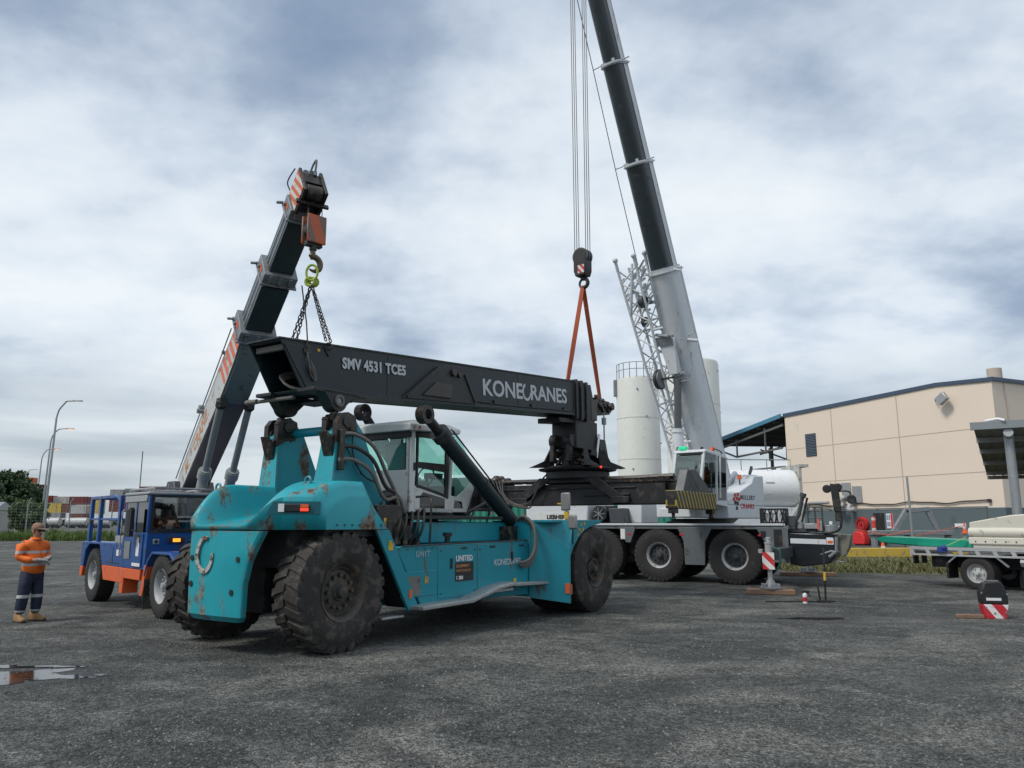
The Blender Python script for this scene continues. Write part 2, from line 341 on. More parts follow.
    def build(s, name, m, parent=None, bevel=0.0, smooth=True, ang=38, seg=2):
        me = bpy.data.meshes.new(name)
        me.from_pydata(s.v, [], s.f); me.validate(); me.update()
        bm = bmesh.new(); bm.from_mesh(me); bmesh.ops.recalc_face_normals(bm, faces=bm.faces); bm.to_mesh(me); bm.free()
        if smooth:
            me.shade_smooth(); me.set_sharp_from_angle(angle=R(ang))
        me.materials.append(m)
        o = bpy.data.objects.new(name, me); COL.objects.link(o)
        if parent is not None: o.parent = parent
        if bevel:
            b = o.modifiers.new('bevel', 'BEVEL'); b.width = bevel; b.segments = seg; b.limit_method = 'ANGLE'; b.angle_limit = R(32); b.harden_normals = False
        return o
def split_loose(o):
    """every loose piece of a mesh becomes a part of its own"""
    bm = bmesh.new(); bm.from_mesh(o.data); bm.verts.ensure_lookup_table(); seen = set(); groups = []
    for v in bm.verts:
        if v.index in seen: continue
        st, g = [v], []
        seen.add(v.index)
        while st:
            q = st.pop(); g.append(q.index)
            for e in q.link_edges:
                w_ = e.other_vert(q)
                if w_.index not in seen: seen.add(w_.index); st.append(w_)
        groups.append(set(g))
    bm.free()
    if len(groups) < 2: return
    src = o.data
    for k, g in enumerate(groups):
        m2 = src.copy(); b2 = bmesh.new(); b2.from_mesh(m2); b2.verts.ensure_lookup_table()
        bmesh.ops.delete(b2, geom=[v for v in b2.verts if v.index not in g], context='VERTS'); b2.to_mesh(m2); b2.free()
        if k == 0: o.data = m2
        else:
            c = o.copy(); c.data = m2; COL.objects.link(c); c.parent = o.parent
def tag(o, label=None, cat=None, group=None, kind=None):
    if label: o['label'] = label
    if cat: o['category'] = cat
    if group: o['group'] = group
    if kind: o['kind'] = kind
    return o
def thing(name, label, cat, loc=(0, 0, 0), rz=0, group=None):
    o = bpy.data.objects.new(name, None); COL.objects.link(o)
    o.location = loc; o.rotation_euler = (0, 0, R(rz)); o.empty_display_size = 0.3
    return tag(o, label, cat, group)
def kids(o): return [c for c in bpy.data.objects if c.parent is o]
def copy_tree(o, parent=None):
    c = o.copy(); COL.objects.link(c); c.parent = parent
    for k in kids(o): copy_tree(k, c)
    return c
SIDE_R = Matrix(((1, 0, 0), (0, 0, -1), (0, 1, 0)))       # text on a face whose normal is -y, read along +x
SIDE_L = Matrix(((-1, 0, 0), (0, 0, 1), (0, 1, 0)))
def text(body, size, loc, rot, m, parent, name='lettering', bold=0.0, xs=1.0, ex=0.003, slant=0.0, spacing=1.0, align='LEFT'):
    cu = bpy.data.curves.new(name, 'FONT'); cu.body = body; cu.size = size; cu.extrude = ex; cu.offset = bold; cu.shear = slant; cu.space_character = spacing; cu.align_x = align
    cu.resolution_u = 3
    o = bpy.data.objects.new(name, cu); COL.objects.link(o)
    dg = bpy.context.evaluated_depsgraph_get()
    me = bpy.data.meshes.new_from_object(o.evaluated_get(dg))
    bpy.data.objects.remove(o)
    r = rot.to_4x4() @ Matrix.Diagonal((xs, 1, 1, 1))
    me.transform(Matrix.Translation(loc) @ r)
    me.materials.clear(); me.materials.append(m)
    o = bpy.data.objects.new(name, me); COL.objects.link(o); o.parent = parent
    return o
def rust_strip(v): return v

# wheels: 'wheel' (disc and hub) > tyre, rim.  axis along y, outer side at -y when side = -1
def wheel(parent, x, y, z, rad, width, rim_r, side, rimm, hubm, lugs=0, lug_h=0.03, steer=0.0, deep=0.08, bolts=10, chunky=False, lean=0.0, tyrem=None):
    mw = Matrix.Translation((x, y, z)) @ Matrix.Rotation(steer, 4, 'Z')
    def done(mb, name, m, par, **k):
        o = mb.build(name, m, par, **k); return o
    h = width / 2
    w_ = MB()
    prof = [(0.001, side * (h - deep)), (rim_r * 0.30, side * (h - deep)), (rim_r * 0.34, side * (h - deep - 0.03)), (rim_r * 0.74, side * (h - deep - 0.06)), (rim_r * 0.8, side * (h - deep - 0.02)), (rim_r * 0.86, side * (h - deep - 0.03))]
    w_.lathe(prof, n=32)
    w_.lathe([(0.001, side * (h - deep + 0.07)), (rim_r * 0.2, side * (h - deep + 0.06)), (rim_r * 0.25, side * (h - deep - 0.01))], n=20)
    for k in range(bolts):
        a = 2 * PI * k / bolts
        c = (rim_r * 0.56 * math.cos(a), side * (h - deep - 0.05), rim_r * 0.56 * math.sin(a))
        w_.cyl(c, (c[0], c[1] + side * 0.055, c[2]), rim_r * 0.075, n=6)
    wo = w_.build('wheel', hubm, parent); wo.matrix_local = mw
    # back wall of the wheel so one cannot see through
    rm = MB()
    rm.lathe([(rim_r * 0.82, side * (h - deep - 0.09)), (rim_r * 0.88, side * (h - 0.05)), (rim_r * 0.97, side * (h - 0.02)), (rim_r * 1.03, side * (h - 0.005)), (rim_r * 1.04, side * (h - 0.03))], n=40)
    rm.lathe([(0.001, -side * (h - deep)), (rim_r * 0.9, -side * (h - deep)), (rim_r * 1.02, -side * (h - 0.01))], n=32)
    ro = rm.build('rim', rimm, wo)
    ty = MB(); R_ = rad - lug_h
    sh = 0.8
    pr = [(rim_r * 1.0, -h * 0.90), (rim_r * 1.12, -h * 0.99), ((rim_r + R_) * 0.5, -h * 1.04), (R_ * 0.93, -h * 0.97), (R_ * 0.985, -h * 0.86), (R_, -h * 0.6), (R_ * 1.004, 0), (R_, h * 0.6), (R_ * 0.985, h * 0.86), (R_ * 0.93, h * 0.97), ((rim_r + R_) * 0.5, h * 1.04), (rim_r * 1.12, h * 0.99), (rim_r * 1.0, h * 0.90)]
    ty.lathe(pr, n=56)
    if lugs:
        for k in range(lugs):
            for sg in (-1, 1):
                a = 2 * PI * (k + (0.5 if sg > 0 else 0)) / lugs
                da = 2 * PI / lugs * (0.30 if chunky else 0.33)
                sk = 2 * PI / lugs * (0.42 if chunky else 0.25)
                ys = [(0.03 if chunky else 0.06) * h, 0.55 * h, 0.93 * h, 0.985 * h]
                rt = [rad, rad, rad * 0.988, rad * 0.945]
                rb = [R_ * 0.97, R_ * 0.97, R_ * 0.95, R_ * 0.86]
                rings = []
                for q in range(4):
                    ac = a + sk * (q / 2.0)
                    rings.append([(rb[q] * math.cos(ac - da), sg * ys[q], rb[q] * math.sin(ac - da)), (rt[q] * math.cos(ac - da * 0.8), sg * ys[q], rt[q] * math.sin(ac - da * 0.8)),
                                  (rt[q] * math.cos(ac + da * 0.8), sg * ys[q], rt[q] * math.sin(ac + da * 0.8)), (rb[q] * math.cos(ac + da), sg * ys[q], rb[q] * math.sin(ac + da))])
                ty.loft(rings)
    ty.build('tyre', tyrem or M['rubber'], wo, ang=30)
    return wo
# ================================================================ SETTING
def ground_material():
    m = bpy.data.materials.new('wet_gravel'); m.use_nodes = True
    t = m.node_tree; l = t.links.new; b = t.nodes['Principled BSDF']
    co = N(t, 'ShaderNodeTexCoord'); v = co.outputs['Object']
    def nz(sc, det=5, ro=0.55, stretch=None, dist=0.0):
        n = N(t, 'ShaderNodeTexNoise'); n.inputs['Scale'].default_value = sc; n.inputs['Detail'].default_value = det; n.inputs['Roughness'].default_value = ro; n.inputs['Distortion'].default_value = dist
        if stretch:
            mp_ = N(t, 'ShaderNodeMapping'); l(v, mp_.inputs[0]); mp_.inputs['Scale'].default_value = stretch; mp_.inputs['Rotation'].default_value = (0, 0, 0.35); l(mp_.outputs[0], n.inputs['Vector'])
        else: l(v, n.inputs['Vector'])
        return n.outputs['Fac']
    def mr(x, a, b_, c=0.0, d=1.0):
        n = N(t, 'ShaderNodeMapRange'); l(x, n.inputs['Value']); n.inputs['From Min'].default_value = a; n.inputs['From Max'].default_value = b_; n.inputs['To Min'].default_value = c; n.inputs['To Max'].default_value = d
        return n.outputs[0]
    big = nz(0.30, 6, 0.6, (0.8, 1.05, 1), 0.5)
    mid = nz(1.5, 7, 0.68, None, 0.4)
    blot = nz(0.55, 8, 0.62, (0.85, 1.15, 1), 0.8)
    damp = nz(0.42, 7, 0.58, (0.9, 1.15, 1), 0.9)
    fine = nz(34, 3, 0.6)
    # wheel tracks sweeping across the yard
    wv = N(t, 'ShaderNodeTexWave', wave_type='RINGS', rings_direction='Z'); mp_ = N(t, 'ShaderNodeMapping'); l(v, mp_.inputs[0]); mp_.inputs['Location'].default_value = (14.0, 9.0, 0); l(mp_.outputs[0], wv.inputs['Vector'])
    wv.inputs['Scale'].default_value = 0.30; wv.inputs['Distortion'].default_value = 3.5; wv.inputs['Detail'].default_value = 3; wv.inputs['Detail Scale'].default_value = 0.6
    trk = mth(t, 'MULTIPLY', mr(wv.outputs['Fac'], 0.72, 0.95), mr(mid, 0.42, 0.6))
    vo = N(t, 'ShaderNodeTexVoronoi'); vo.inputs['Scale'].default_value = 55; l(v, vo.inputs['Vector'])
    vo2 = N(t, 'ShaderNodeTexVoronoi'); vo2.inputs['Scale'].default_value = 24; l(v, vo2.inputs['Vector'])
    def mix(f, a_, col):
        x = N(t, 'ShaderNodeMixRGB')
        l(f, x.inputs[0])
        if isinstance(a_, tuple): x.inputs[1].default_value = a_
        else: l(a_, x.inputs[1])
        x.inputs[2].default_value = col
        return x.outputs[0]
    c = mix(mr(mth(t, 'ADD', mth(t, 'MULTIPLY', big, 0.55), mth(t, 'MULTIPLY', mid, 0.45)), 0.43, 0.58), (0.055, 0.059, 0.056, 1), (0.122, 0.125, 0.117, 1))
    c = mix(mr(blot, 0.50, 0.66, 0, 0.6), c, (0.245, 0.242, 0.220, 1))
    c = mix(mth(t, 'MULTIPLY', trk, 0.65), c, (0.155, 0.158, 0.150, 1))
    # ground stays damp round the puddles
    def near(cx, cy, r0, r1):
        d_ = N(t, 'ShaderNodeVectorMath', operation='DISTANCE'); m_ = N(t, 'ShaderNodeMapping'); l(v, m_.inputs[0]); m_.inputs['Scale'].default_value = (1, 2.0, 1); l(m_.outputs[0], d_.inputs[0]); d_.inputs[1].default_value = (cx, cy * 2.0, 0)
        return mr(mth(t, 'ADD', d_.outputs['Value'], mth(t, 'MULTIPLY', mth(t, 'SUBTRACT', blot, 0.5), -3.0)), r0, r1, 0.9, 0.0)
    wet = mth(t, 'MAXIMUM', near(-5.6, 9.1, 0.9, 1.6), near(5.3, 14.3, 0.6, 1.3))
    wetd = mth(t, 'MAXIMUM', mr(damp, 0.52, 0.64, 0, 0.75), wet)
    c = mix(wetd, c, (0.030, 0.031, 0.029, 1))
    sc = N(t, 'ShaderNodeSeparateColor'); l(vo.outputs['Color'], sc.inputs[0])
    sc2 = N(t, 'ShaderNodeSeparateColor'); l(vo2.outputs['Color'], sc2.inputs[0])
    ston = mth(t, 'MULTIPLY', mr(sc.outputs[0], 0.0, 1.0, 0.32, 1.5), mr(sc2.outputs[0], 0.0, 1.0, 0.6, 1.4))
    mul = N(t, 'ShaderNodeVectorMath', operation='SCALE'); l(c, mul.inputs[0]); l(ston, mul.inputs['Scale'])
    l(mul.outputs[0], b.inputs['Base Color'])
    l(mr(wetd, 0.0, 0.9, 0.9, 0.45), b.inputs['Roughness'])
    bp = N(t, 'ShaderNodeBump'); bp.inputs['Strength'].default_value = 0.9; bp.inputs['Distance'].default_value = 0.03
    hh = mth(t, 'ADD', mth(t, 'MULTIPLY', fine, 0.5), mth(t, 'MULTIPLY', mth(t, 'SUBTRACT', 1.0, vo.outputs['Distance']), 0.8))
    hh = mth(t, 'ADD', hh, mth(t, 'MULTIPLY', mid, 3.0))
    l(hh, bp.inputs['Height']); l(bp.outputs[0], b.inputs['Normal'])
    b.inputs['Specular IOR Level'].default_value = 0.3
    return m
g = MB(); g._a([(-2500, -300, 0), (2500, -300, 0), (2500, 4500, 0), (-2500, 4500, 0)], [(0, 1, 2, 3)])
gnd = g.build('ground', ground_material(), smooth=False); tag(gnd, kind='structure')

def water_mat():
    m = bpy.data.materials.new('puddle_water'); m.use_nodes = True
    t = m.node_tree; b = t.nodes['Principled BSDF']; l = t.links.new
    b.inputs['Base Color'].default_value = (0.03, 0.027, 0.022, 1); b.inputs['Roughness'].default_value = 0.06; b.inputs['IOR'].default_value = 1.33
    b.inputs['Specular IOR Level'].default_value = 1.0
    return m
WATER = water_mat()
def blob(cx, cy, rx, ry, seed, z=0.004, rot=0.0, n=90, rough=0.6):
    pts = []
    for i in range(n):
        a = 2 * PI * i / n
        k = 1 + rough * noise.noise(Vector((math.cos(a) * 1.6 + seed, math.sin(a) * 1.6, seed))) * 1.6 + 0.12 * noise.noise(Vector((math.cos(a) * 7 + seed, math.sin(a) * 7, 3)))
        x, y = rx * k * math.cos(a), ry * k * math.sin(a)
        pts.append((cx + x * math.cos(rot) - y * math.sin(rot), cy + x * math.sin(rot) + y * math.cos(rot), z))
    mb = MB(); mb._a(pts, [tuple(range(n))]); return mb
for i, (cx, cy, rx, ry, sd, ro) in enumerate([(-5.75, 9.08, 0.60, 0.36, 3.3, 0.1), (-5.05, 9.02, 0.38, 0.16, 9.1, -0.1), (-6.3, 9.5, 0.6, 0.14, 5.2, 0.15), (-4.62, 9.12, 0.10, 0.05, 2.2, 0.0), (-5.3, 9.62, 0.28, 0.04, 8.8, 0.0), (5.3, 14.3, 0.55, 0.13, 1.7, 0.0)]):
    o = blob(cx, cy, rx, ry, sd, z=0.004 + i * 0.001, rot=ro).build('puddle', WATER, smooth=False); tag(o, kind='structure')
# loose stones lying on the yard
st = MB(); rnd = random.Random(5)
for k in range(34000):
    y = 4.2 + 13 * rnd.random() ** 1.6; x = (rnd.random() * 2 - 1) * (y * 0.72 + 0.6)
    if noise.noise(Vector((x * 0.35, y * 0.7, 2.0))) < -0.12 and rnd.random() < 0.85: continue
    s = 0.004 + 0.013 * rnd.random() ** 3; a = rnd.random() * 6.28
    if rnd.random() < 0.006: s *= 2
    c, q = math.cos(a) * s, math.sin(a) * s
    h = s * (0.5 + 0.4 * rnd.random())
    st._a([(x + c, y + q, 0), (x - q * 0.8, y + c * 0.8, 0), (x - c, y - q, 0), (x + q * 0.7, y - c * 0.7, 0), (x + c * 0.45, y + q * 0.3, h), (x - c * 0.4, y - q * 0.35, h * 0.9)],
          [(0, 1, 4), (1, 5, 4), (1, 2, 5), (2, 3, 5), (3, 4, 5), (3, 0, 4)])
def stone_mat():
    m = bpy.data.materials.new('loose_stone'); m.use_nodes = True
    t = m.node_tree; b = t.nodes['Principled BSDF']; l = t.links.new
    ge = N(t, 'ShaderNodeNewGeometry'); rp = N(t, 'ShaderNodeValToRGB'); l(ge.outputs['Random Per Island'], rp.inputs[0])
    rp.color_ramp.elements[0].color = (0.05, 0.055, 0.058, 1); rp.color_ramp.elements[1].color = (0.20, 0.20, 0.19, 1)
    l(rp.outputs[0], b.inputs['Base Color']); b.inputs['Roughness'].default_value = 0.8; return m
o = st.build('gravel', stone_mat(), smooth=False); tag(o, kind='stuff'); o['label'] = 'loose grey gravel scattered over the yard'; o['category'] = 'gravel'

# grass
def leafmat(name, c0, c1):
    m = bpy.data.materials.new(name); m.use_nodes = True
    t = m.node_tree; b = t.nodes['Principled BSDF']; l = t.links.new
    ge = N(t, 'ShaderNodeNewGeometry'); rp = N(t, 'ShaderNodeValToRGB'); l(ge.outputs['Random Per Island'], rp.inputs[0])
    rp.color_ramp.elements[0].color = (*c0, 1); rp.color_ramp.elements[1].color = (*c1, 1)
    l(rp.outputs[0], b.inputs['Base Color']); b.inputs['Roughness'].default_value = 0.7
    return m
def grass(name, n, fx, h0, h1, m, wdt, label, lean=0.9):
    mb = MB(); rd = random.Random(len(name) + n)
    for k in range(n):
        x, y = fx(rd); hh = h0 + (h1 - h0) * rd.random(); a = rd.random() * PI; dx, dy = math.cos(a) * wdt, math.sin(a) * wdt
        hh *= 0.6 + 0.8 * abs(noise.noise(Vector((x * 0.4, y * 0.4, 1)))) * 1.6
        lx, ly = (rd.random() - 0.5) * hh * lean, (rd.random() - 0.5) * hh * lean
        mb._a([(x - dx, y - dy, 0), (x + dx, y + dy, 0), (x + lx * 0.4 + dx * 0.6, y + ly * 0.4 + dy * 0.6, hh * 0.6), (x + lx, y + ly, hh), (x + lx * 0.4 - dx * 0.6, y + ly * 0.4 - dy * 0.6, hh * 0.6)], [(0, 1, 2, 3, 4)])
    o = mb.build(name, m, smooth=False); tag(o, label, 'grass', kind='stuff'); return o
verge = MB(); verge._a([(-140, 71.5, 0.006), (-8, 71.5, 0.006), (-8, 95, 0.006), (-240, 95, 0.006)], [(0, 1, 2, 3)])
tag(verge.build('grass_verge', mat('verge_soil', (0.05, 0.075, 0.025), 0.9, var=0.4, vscale=0.5), smooth=False), kind='structure')
grass('long_grass', 26000, lambda r_: (-72 + 60 * r_.random(), 71.4 + 13 * r_.random() ** 1.5), 0.35, 1.0, leafmat('verge_grass', (0.06, 0.11, 0.02), (0.15, 0.21, 0.05)), 0.07, 'long green grass along the far left edge of the yard')
# right-hand weeds in front of the yellow kerb
verge2 = MB(); verge2._a([(9.5, 27.0, 0.006), (17.0, 24.6, 0.006), (40, 31, 0.006), (40, 38, 0.006), (14, 37.5, 0.006)], [(0, 1, 2, 3, 4)])
tag(verge2.build('weedy_strip', mat('weed_soil', (0.09, 0.09, 0.05), 0.95, var=0.35, vscale=0.8), smooth=False), kind='structure')
def wx(r_):
    while True:
        x, y = 9.5 + 20 * r_.random(), 25.2 + 9.5 * r_.random() ** 1.3
        if y > 27.4 - 0.32 * (x - 9.5) + 0.4 * noise.noise(Vector((x, y, 0))) and (noise.noise(Vector((x * 0.7, y * 0.7, 4))) > 0.02 or r_.random() < 0.15): return x, y
grass('dry_weeds', 26000, wx, 0.05, 0.34, leafmat('dry_weed', (0.05, 0.075, 0.02), (0.25, 0.23, 0.10)), 0.018, 'dry yellow-green weeds in front of the yellow kerb', 2.2)
# ================================================================ REACH STACKER (its boom is lifted off)
# local frame: x forward, y left, z up, origin under the rear axle
RSX, RSY, RSA = -3.48, 11.44, 56
rs = thing('reach_stacker', 'large turquoise reach stacker with rusty counterweight and its boom lifted off', 'reach stacker', (RSX, RSY, 0), RSA)
def mx(x): return x
# wheels
for (x, y, sd, tw) in ((0, -1.24, -1, 0.52), (0, 1.13, 1, 0.46)):
    wheel(rs, x, y, 0.785, 0.80, tw, 0.385, sd, M['rimdark'], M['rimdark'], lugs=26, lug_h=0.030, chunky=True, bolts=12, deep=0.07)
for (x, y, sd) in ((6.13, -1.76, -1), (6.13, -1.12, -1), (6.13, 1.12, 1), (6.13, 1.76, 1)):
    wheel(rs, x, y, 0.80, 0.81, 0.56, 0.335, sd, M['rimdark'], M['rimdark'], lugs=0, lug_h=0.0, bolts=18, deep=0.06)
ax = MB(); ax.cyl((0, -0.95, 0.785), (0, 0.95, 0.785), 0.17); ax.box(-0.3, 0.3, -0.55, 0.55, 0.6, 1.0)
ax.build('rear_axle', M['black'], rs, bevel=0.02)
ax = MB(); ax.cyl((6.13, -1.5, 0.8), (6.13, 1.5, 0.8), 0.3); ax.build('front_axle', M['black'], rs)

# counterweight block between the rear wheels
rings = []
for z, w1, w2, xr in ((0.42, -0.60, 0.38, -0.98), (0.49, -0.69, 0.44, -1.03), (0.9, -0.71, 0.45, -1.04), (1.2, -0.80, 0.46, -1.04), (1.42, -0.94, 0.46, -1.04), (1.585, -1.06, 0.46, -1.04)):
    rings.append([(xr + 0.08, w2 + 0.04, z), (xr + 0.02, w2, z), (xr, w2 - 0.06, z), (xr - 0.02, (w1 + w2) / 2, z), (xr, w1 + 0.05, z), (xr + 0.02, w1 + 0.01, z), (xr + 0.04, w1, z), (xr + 0.11, w1 + 0.01, z), (xr + 0.11, w2 + 0.04, z)])
mb = MB(); mb.loft(rings); cw = mb.build('counterweight', M['teal_worn'], rs, ang=28)
pl = MB()
for (y, z) in ((-0.62, 1.22), (-0.52, 0.80), (0.36, 0.88), (0.37, 1.22)):
    pl.cyl((-1.03, y, z), (-1.055, y, z), 0.038, n=14)
pl.build('plug', M['black'], cw)
em = MB()                                               # ring emblem cast on the rear
for k in range(30):
    pass
pts = [(-1.075, 0.06 + 0.165 * math.cos(a), 1.27 + 0.22 * math.sin(a)) for a in [R(105) - R(290) * i / 30 for i in range(31)]]
rings = []
for i, p in enumerate(pts):
    a = R(105) - R(290) * i / 30; q = 0.022 + 0.012 * math.sin(PI * i / 30)
    rings.append([(-1.062, p[1] - math.cos(a) * q, p[2] - math.sin(a) * q), (-1.078, p[1] - math.cos(a) * q, p[2] - math.sin(a) * q), (-1.078, p[1] + math.cos(a) * q, p[2] + math.sin(a) * q), (-1.062, p[1] + math.cos(a) * q, p[2] + math.sin(a) * q)])
em.loft(rings)
em.build('emblem', mat('worn_emblem', (0.40, 0.42, 0.38), 0.6, dirt=RUST, dirt_amt=0.45, dirt_scale=9), cw)

# rear hood: a cast shell with a valley in the middle and a shoulder over each rear wheel
def sstep(a, b, x):
    t_ = max(0, min(1, (x - a) / (b - a))); return t_ * t_ * (3 - 2 * t_)
def xrear(y):
    if y < -0.80: return -1.06 + 0.66 * min(1, (-0.80 - y) / 0.72) ** 1.15
    if y > 0.38: return -1.06 + 0.90 * sstep(0.38, 1.35, y)
    return -1.06
def xfront(y): return 0.36
def hood_z(x, y):
    u = (x - xrear(y)) / (xfront(y) - xrear(y))
    # shoulder on either side of the valley
    ur = 1 - min(1, u / 0.62)
    if y < 0: zs = 2.26 - (0.24 + 0.30 * (1 - sstep(-0.72, -1.15, y))) * ur ** 2.1
    else: zs = 2.24 - 0.50 * (1 - min(1, u / 0.5)) ** 2.4
    zs -= 0.24 * sstep(1.36, 1.52, abs(y)) ** 2
    zv = 1.645 + 0.26 * u ** 1.3
    side = sstep(-0.60, -0.98 + 0.16 * u, y) if y < 0 else sstep(0.27, 0.47, y)
    return zv * (1 - side) + zs * side
NX, NY = 34, 90
ht = MB(); vs = []; fs = []
ys = [-1.52 + 3.04 * j / NY for j in range(NY + 1)]
for j, y in enumerate(ys):
    for i in range(NX + 1):
        u = i / NX; x = xrear(y) + (xfront(y) - xrear(y)) * u
        vs.append((x, y, hood_z(x, y)))
for j in range(NY):
    for i in range(NX):
        a = j * (NX + 1) + i; fs.append((a, a + 1, a + NX + 2, a + NX + 1))
# skirts
def skirt(idx, off):
    base = len(vs)
    for q in idx: vs.append((vs[q][0] + off(vs[q])[0], vs[q][1] + off(vs[q])[1], 1.60))
    for k in range(len(idx) - 1): fs.append((idx[k], idx[k + 1], base + k + 1, base + k))
    return base
rear_i = [j * (NX + 1) for j in range(NY + 1)]
sk1 = skirt(rear_i, lambda p: (0, 0))
right_i = [i for i in range(NX + 1)]; left_i = [NY * (NX + 1) + i for i in range(NX + 1)]
slant = lambda p: (0.43 * sstep(-0.2, 0.36, p[0]), 0)
sk2 = skirt(right_i, slant); sk3 = skirt(left_i, slant)
front_i = [j * (NX + 1) + NX for j in range(NY + 1)]
sk4 = skirt(front_i, lambda p: (0.43, 0))
# bottom plate
bt = len(vs)
for j, y in enumerate(ys): vs.append((xrear(y), y, 1.60)); vs.append((xfront(y) + 0.43, y, 1.60))
for j in range(NY): fs.append((bt + 2 * j, bt + 2 * j + 1, bt + 2 * j + 3, bt + 2 * j + 2))
ht._a(vs, fs)
hood = ht.build('rear_hood', M['teal_worn'], rs, ang=50)
bmh = bmesh.new(); bmh.from_mesh(hood.data); bmesh.ops.remove_doubles(bmh, verts=bmh.verts, dist=0.0005); bmesh.ops.recalc_face_normals(bmh, faces=bmh.faces); bmh.to_mesh(hood.data); bmh.free()
# dark seam plate between hood and counterweight, inner rear wall
mb = MB(); mb.box(-0.60, 0.4, -1.1, 0.9, 1.10, 1.592); mb.box(-0.55, 5.6, -0.55, 0.55, 0.50, 1.30); mb.box(-0.3, 0.8, -1.40, 1.40, 1.50, 1.596)
mb.build('chassis', M['black'], rs)
# rear lamps on the right shoulder: proud plate, recess shade painted in darker teal
def onrear(y, z, dx=0.0):
    return (xrear(y) - dx, y, z)
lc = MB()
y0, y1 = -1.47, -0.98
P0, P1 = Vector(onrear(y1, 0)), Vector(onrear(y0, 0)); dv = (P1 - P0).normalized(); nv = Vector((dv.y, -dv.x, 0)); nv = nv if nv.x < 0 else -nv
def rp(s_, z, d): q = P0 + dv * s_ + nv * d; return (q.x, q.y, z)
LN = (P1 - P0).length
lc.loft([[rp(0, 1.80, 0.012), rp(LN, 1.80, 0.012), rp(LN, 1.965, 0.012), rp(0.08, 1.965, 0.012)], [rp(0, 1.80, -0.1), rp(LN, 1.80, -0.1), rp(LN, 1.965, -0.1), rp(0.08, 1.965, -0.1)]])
lamp_plate = lc.build('lamp_backing_plate', mat('recess_shade_teal', (0.004, 0.10, 0.13), 0.5), rs)
lb = MB(); lb.loft([[rp(LN * 0.30, 1.835, 0.016), rp(LN * 0.80, 1.835, 0.016), rp(LN * 0.80, 1.93, 0.016), rp(LN * 0.30, 1.93, 0.016)], [rp(LN * 0.30, 1.835, 0.05), rp(LN * 0.80, 1.835, 0.05), rp(LN * 0.80, 1.93, 0.05), rp(LN * 0.30, 1.93, 0.05)]])
lb.build('lamp_housing', M['black'], lamp_plate, bevel=0.008)
def lampq(a, b, z0, z1, m, nm):
    q = MB(); q.loft([[rp(LN * a, z0, 0.05), rp(LN * b, z0, 0.05), rp(LN * b, z1, 0.05), rp(LN * a, z1, 0.05)], [rp(LN * a, z0, 0.062), rp(LN * b, z0, 0.062), rp(LN * b, z1, 0.062), rp(LN * a, z1, 0.062)]])
    q.build(nm, m, lamp_plate)
lampq(0.22, 0.33, 1.83, 1.935, M['lens'], 'reversing_lamp')
lampq(0.63, 0.78, 1.84, 1.878, M['redlamp'], 'tail_lamp')
lampq(0.63, 0.78, 1.885, 1.93, M['amberdull'], 'indicator_lamp')
# lifting eyes
for (x, y, z) in ((-0.38, -1.12, 2.235), (-0.28, 0.98, 2.2)):
    mb = MB(); mb.tube([(x + 0.005 * math.sin(a), y + 0.055 * math.cos(a), z + 0.015 + 0.055 * math.sin(a)) for a in [R(-30) + R(240) * i / 12 for i in range(13)]], 0.017)
    mb.build('lifting_eye', M['teal'], hood)

# boom pivot towers
def tower(sg):
    yi, yo = (0.52 * sg, 0.80 * sg)
    mb = MB()
    prof = [(0.34, 2.00), (0.45, 3.06), (0.56, 3.19), (0.80, 3.22), (0.95, 3.06), (1.50, 2.0), (1.50, 1.55), (0.34, 1.6)]
    mb.prism(prof, 'y', yi, yo)
    t_ = mb.build('boom_tower', M['teal_worn'] if sg > 0 else M['teal'], rs, bevel=0.02)
    # rear flange, wider at the bottom
    mb = MB()
    mb.loft([[(0.30, yi - 0.12 * sg, 2.0), (0.30, yo + 0.02 * sg, 2.0), (0.34, yo + 0.02 * sg, 2.0), (0.34, yi - 0.12 * sg, 2.0)],
             [(0.41, yi - 0.004 * sg, 3.04), (0.41, yo + 0.004 * sg, 3.04), (0.45, yo + 0.004 * sg, 3.04), (0.45, yi - 0.004 * sg, 3.04)]])
    mb.build('rear_flange', M['teal_worn'], t_)
    # pivot bearing, black and greasy
    mb = MB()
    for yy in (yi - 0.03 * sg, yo - 0.07 * sg):
        a, b = sorted((yy, yy + 0.10 * sg))
        mb.prism([(0.38, 2.86), (0.38, 3.20), (0.46, 3.30), (0.60, 3.33), (0.76, 3.28), (0.80, 3.05), (0.7, 2.98), (0.55, 2.96)], 'y', a, b)
    mb.cyl((0.58, yi - 0.06 * sg, 3.18), (0.58, yo + 0.05 * sg, 3.18), 0.09, n=20)
    rr = random.Random(3)
    for k in range(30):
        mb.cbox((0.44 + 0.34 * rr.random(), yi + (yo - yi) * rr.random(), 3.0 + 0.30 * rr.random()), (0.12 * rr.random() + 0.03, 0.10, 0.10 * rr.random() + 0.03), Matrix.Rotation(rr.random(), 4, 'Y'))
    mb.build('pivot_bearing', M['grease'], t_, bevel=0.008)
    mb = MB(); mb.prism([(0.36, 2.66), (0.24, 3.02), (0.33, 2.94), (0.42, 3.0), (0.47, 2.84), (0.44, 2.68)], 'y', min(yi, yo) + 0.02, max(yi, yo) - 0.06)
    mb.build('bearing_hook', M['grease'], t_, bevel=0.01)
    return t_
towL = tower(1); towR = tower(-1)
mb = MB(); mb.cyl((0.74, -0.53, 3.10), (0.74, 0.53, 3.10), 0.07, n=20); mb.build('cross_tube', M['teal'], rs)
mb = MB(); mb.box(0.36, 1.5, -0.6, 0.6, 1.3, 2.0); mb.build('pump_cover', M['teal'], rs, bevel=0.03)

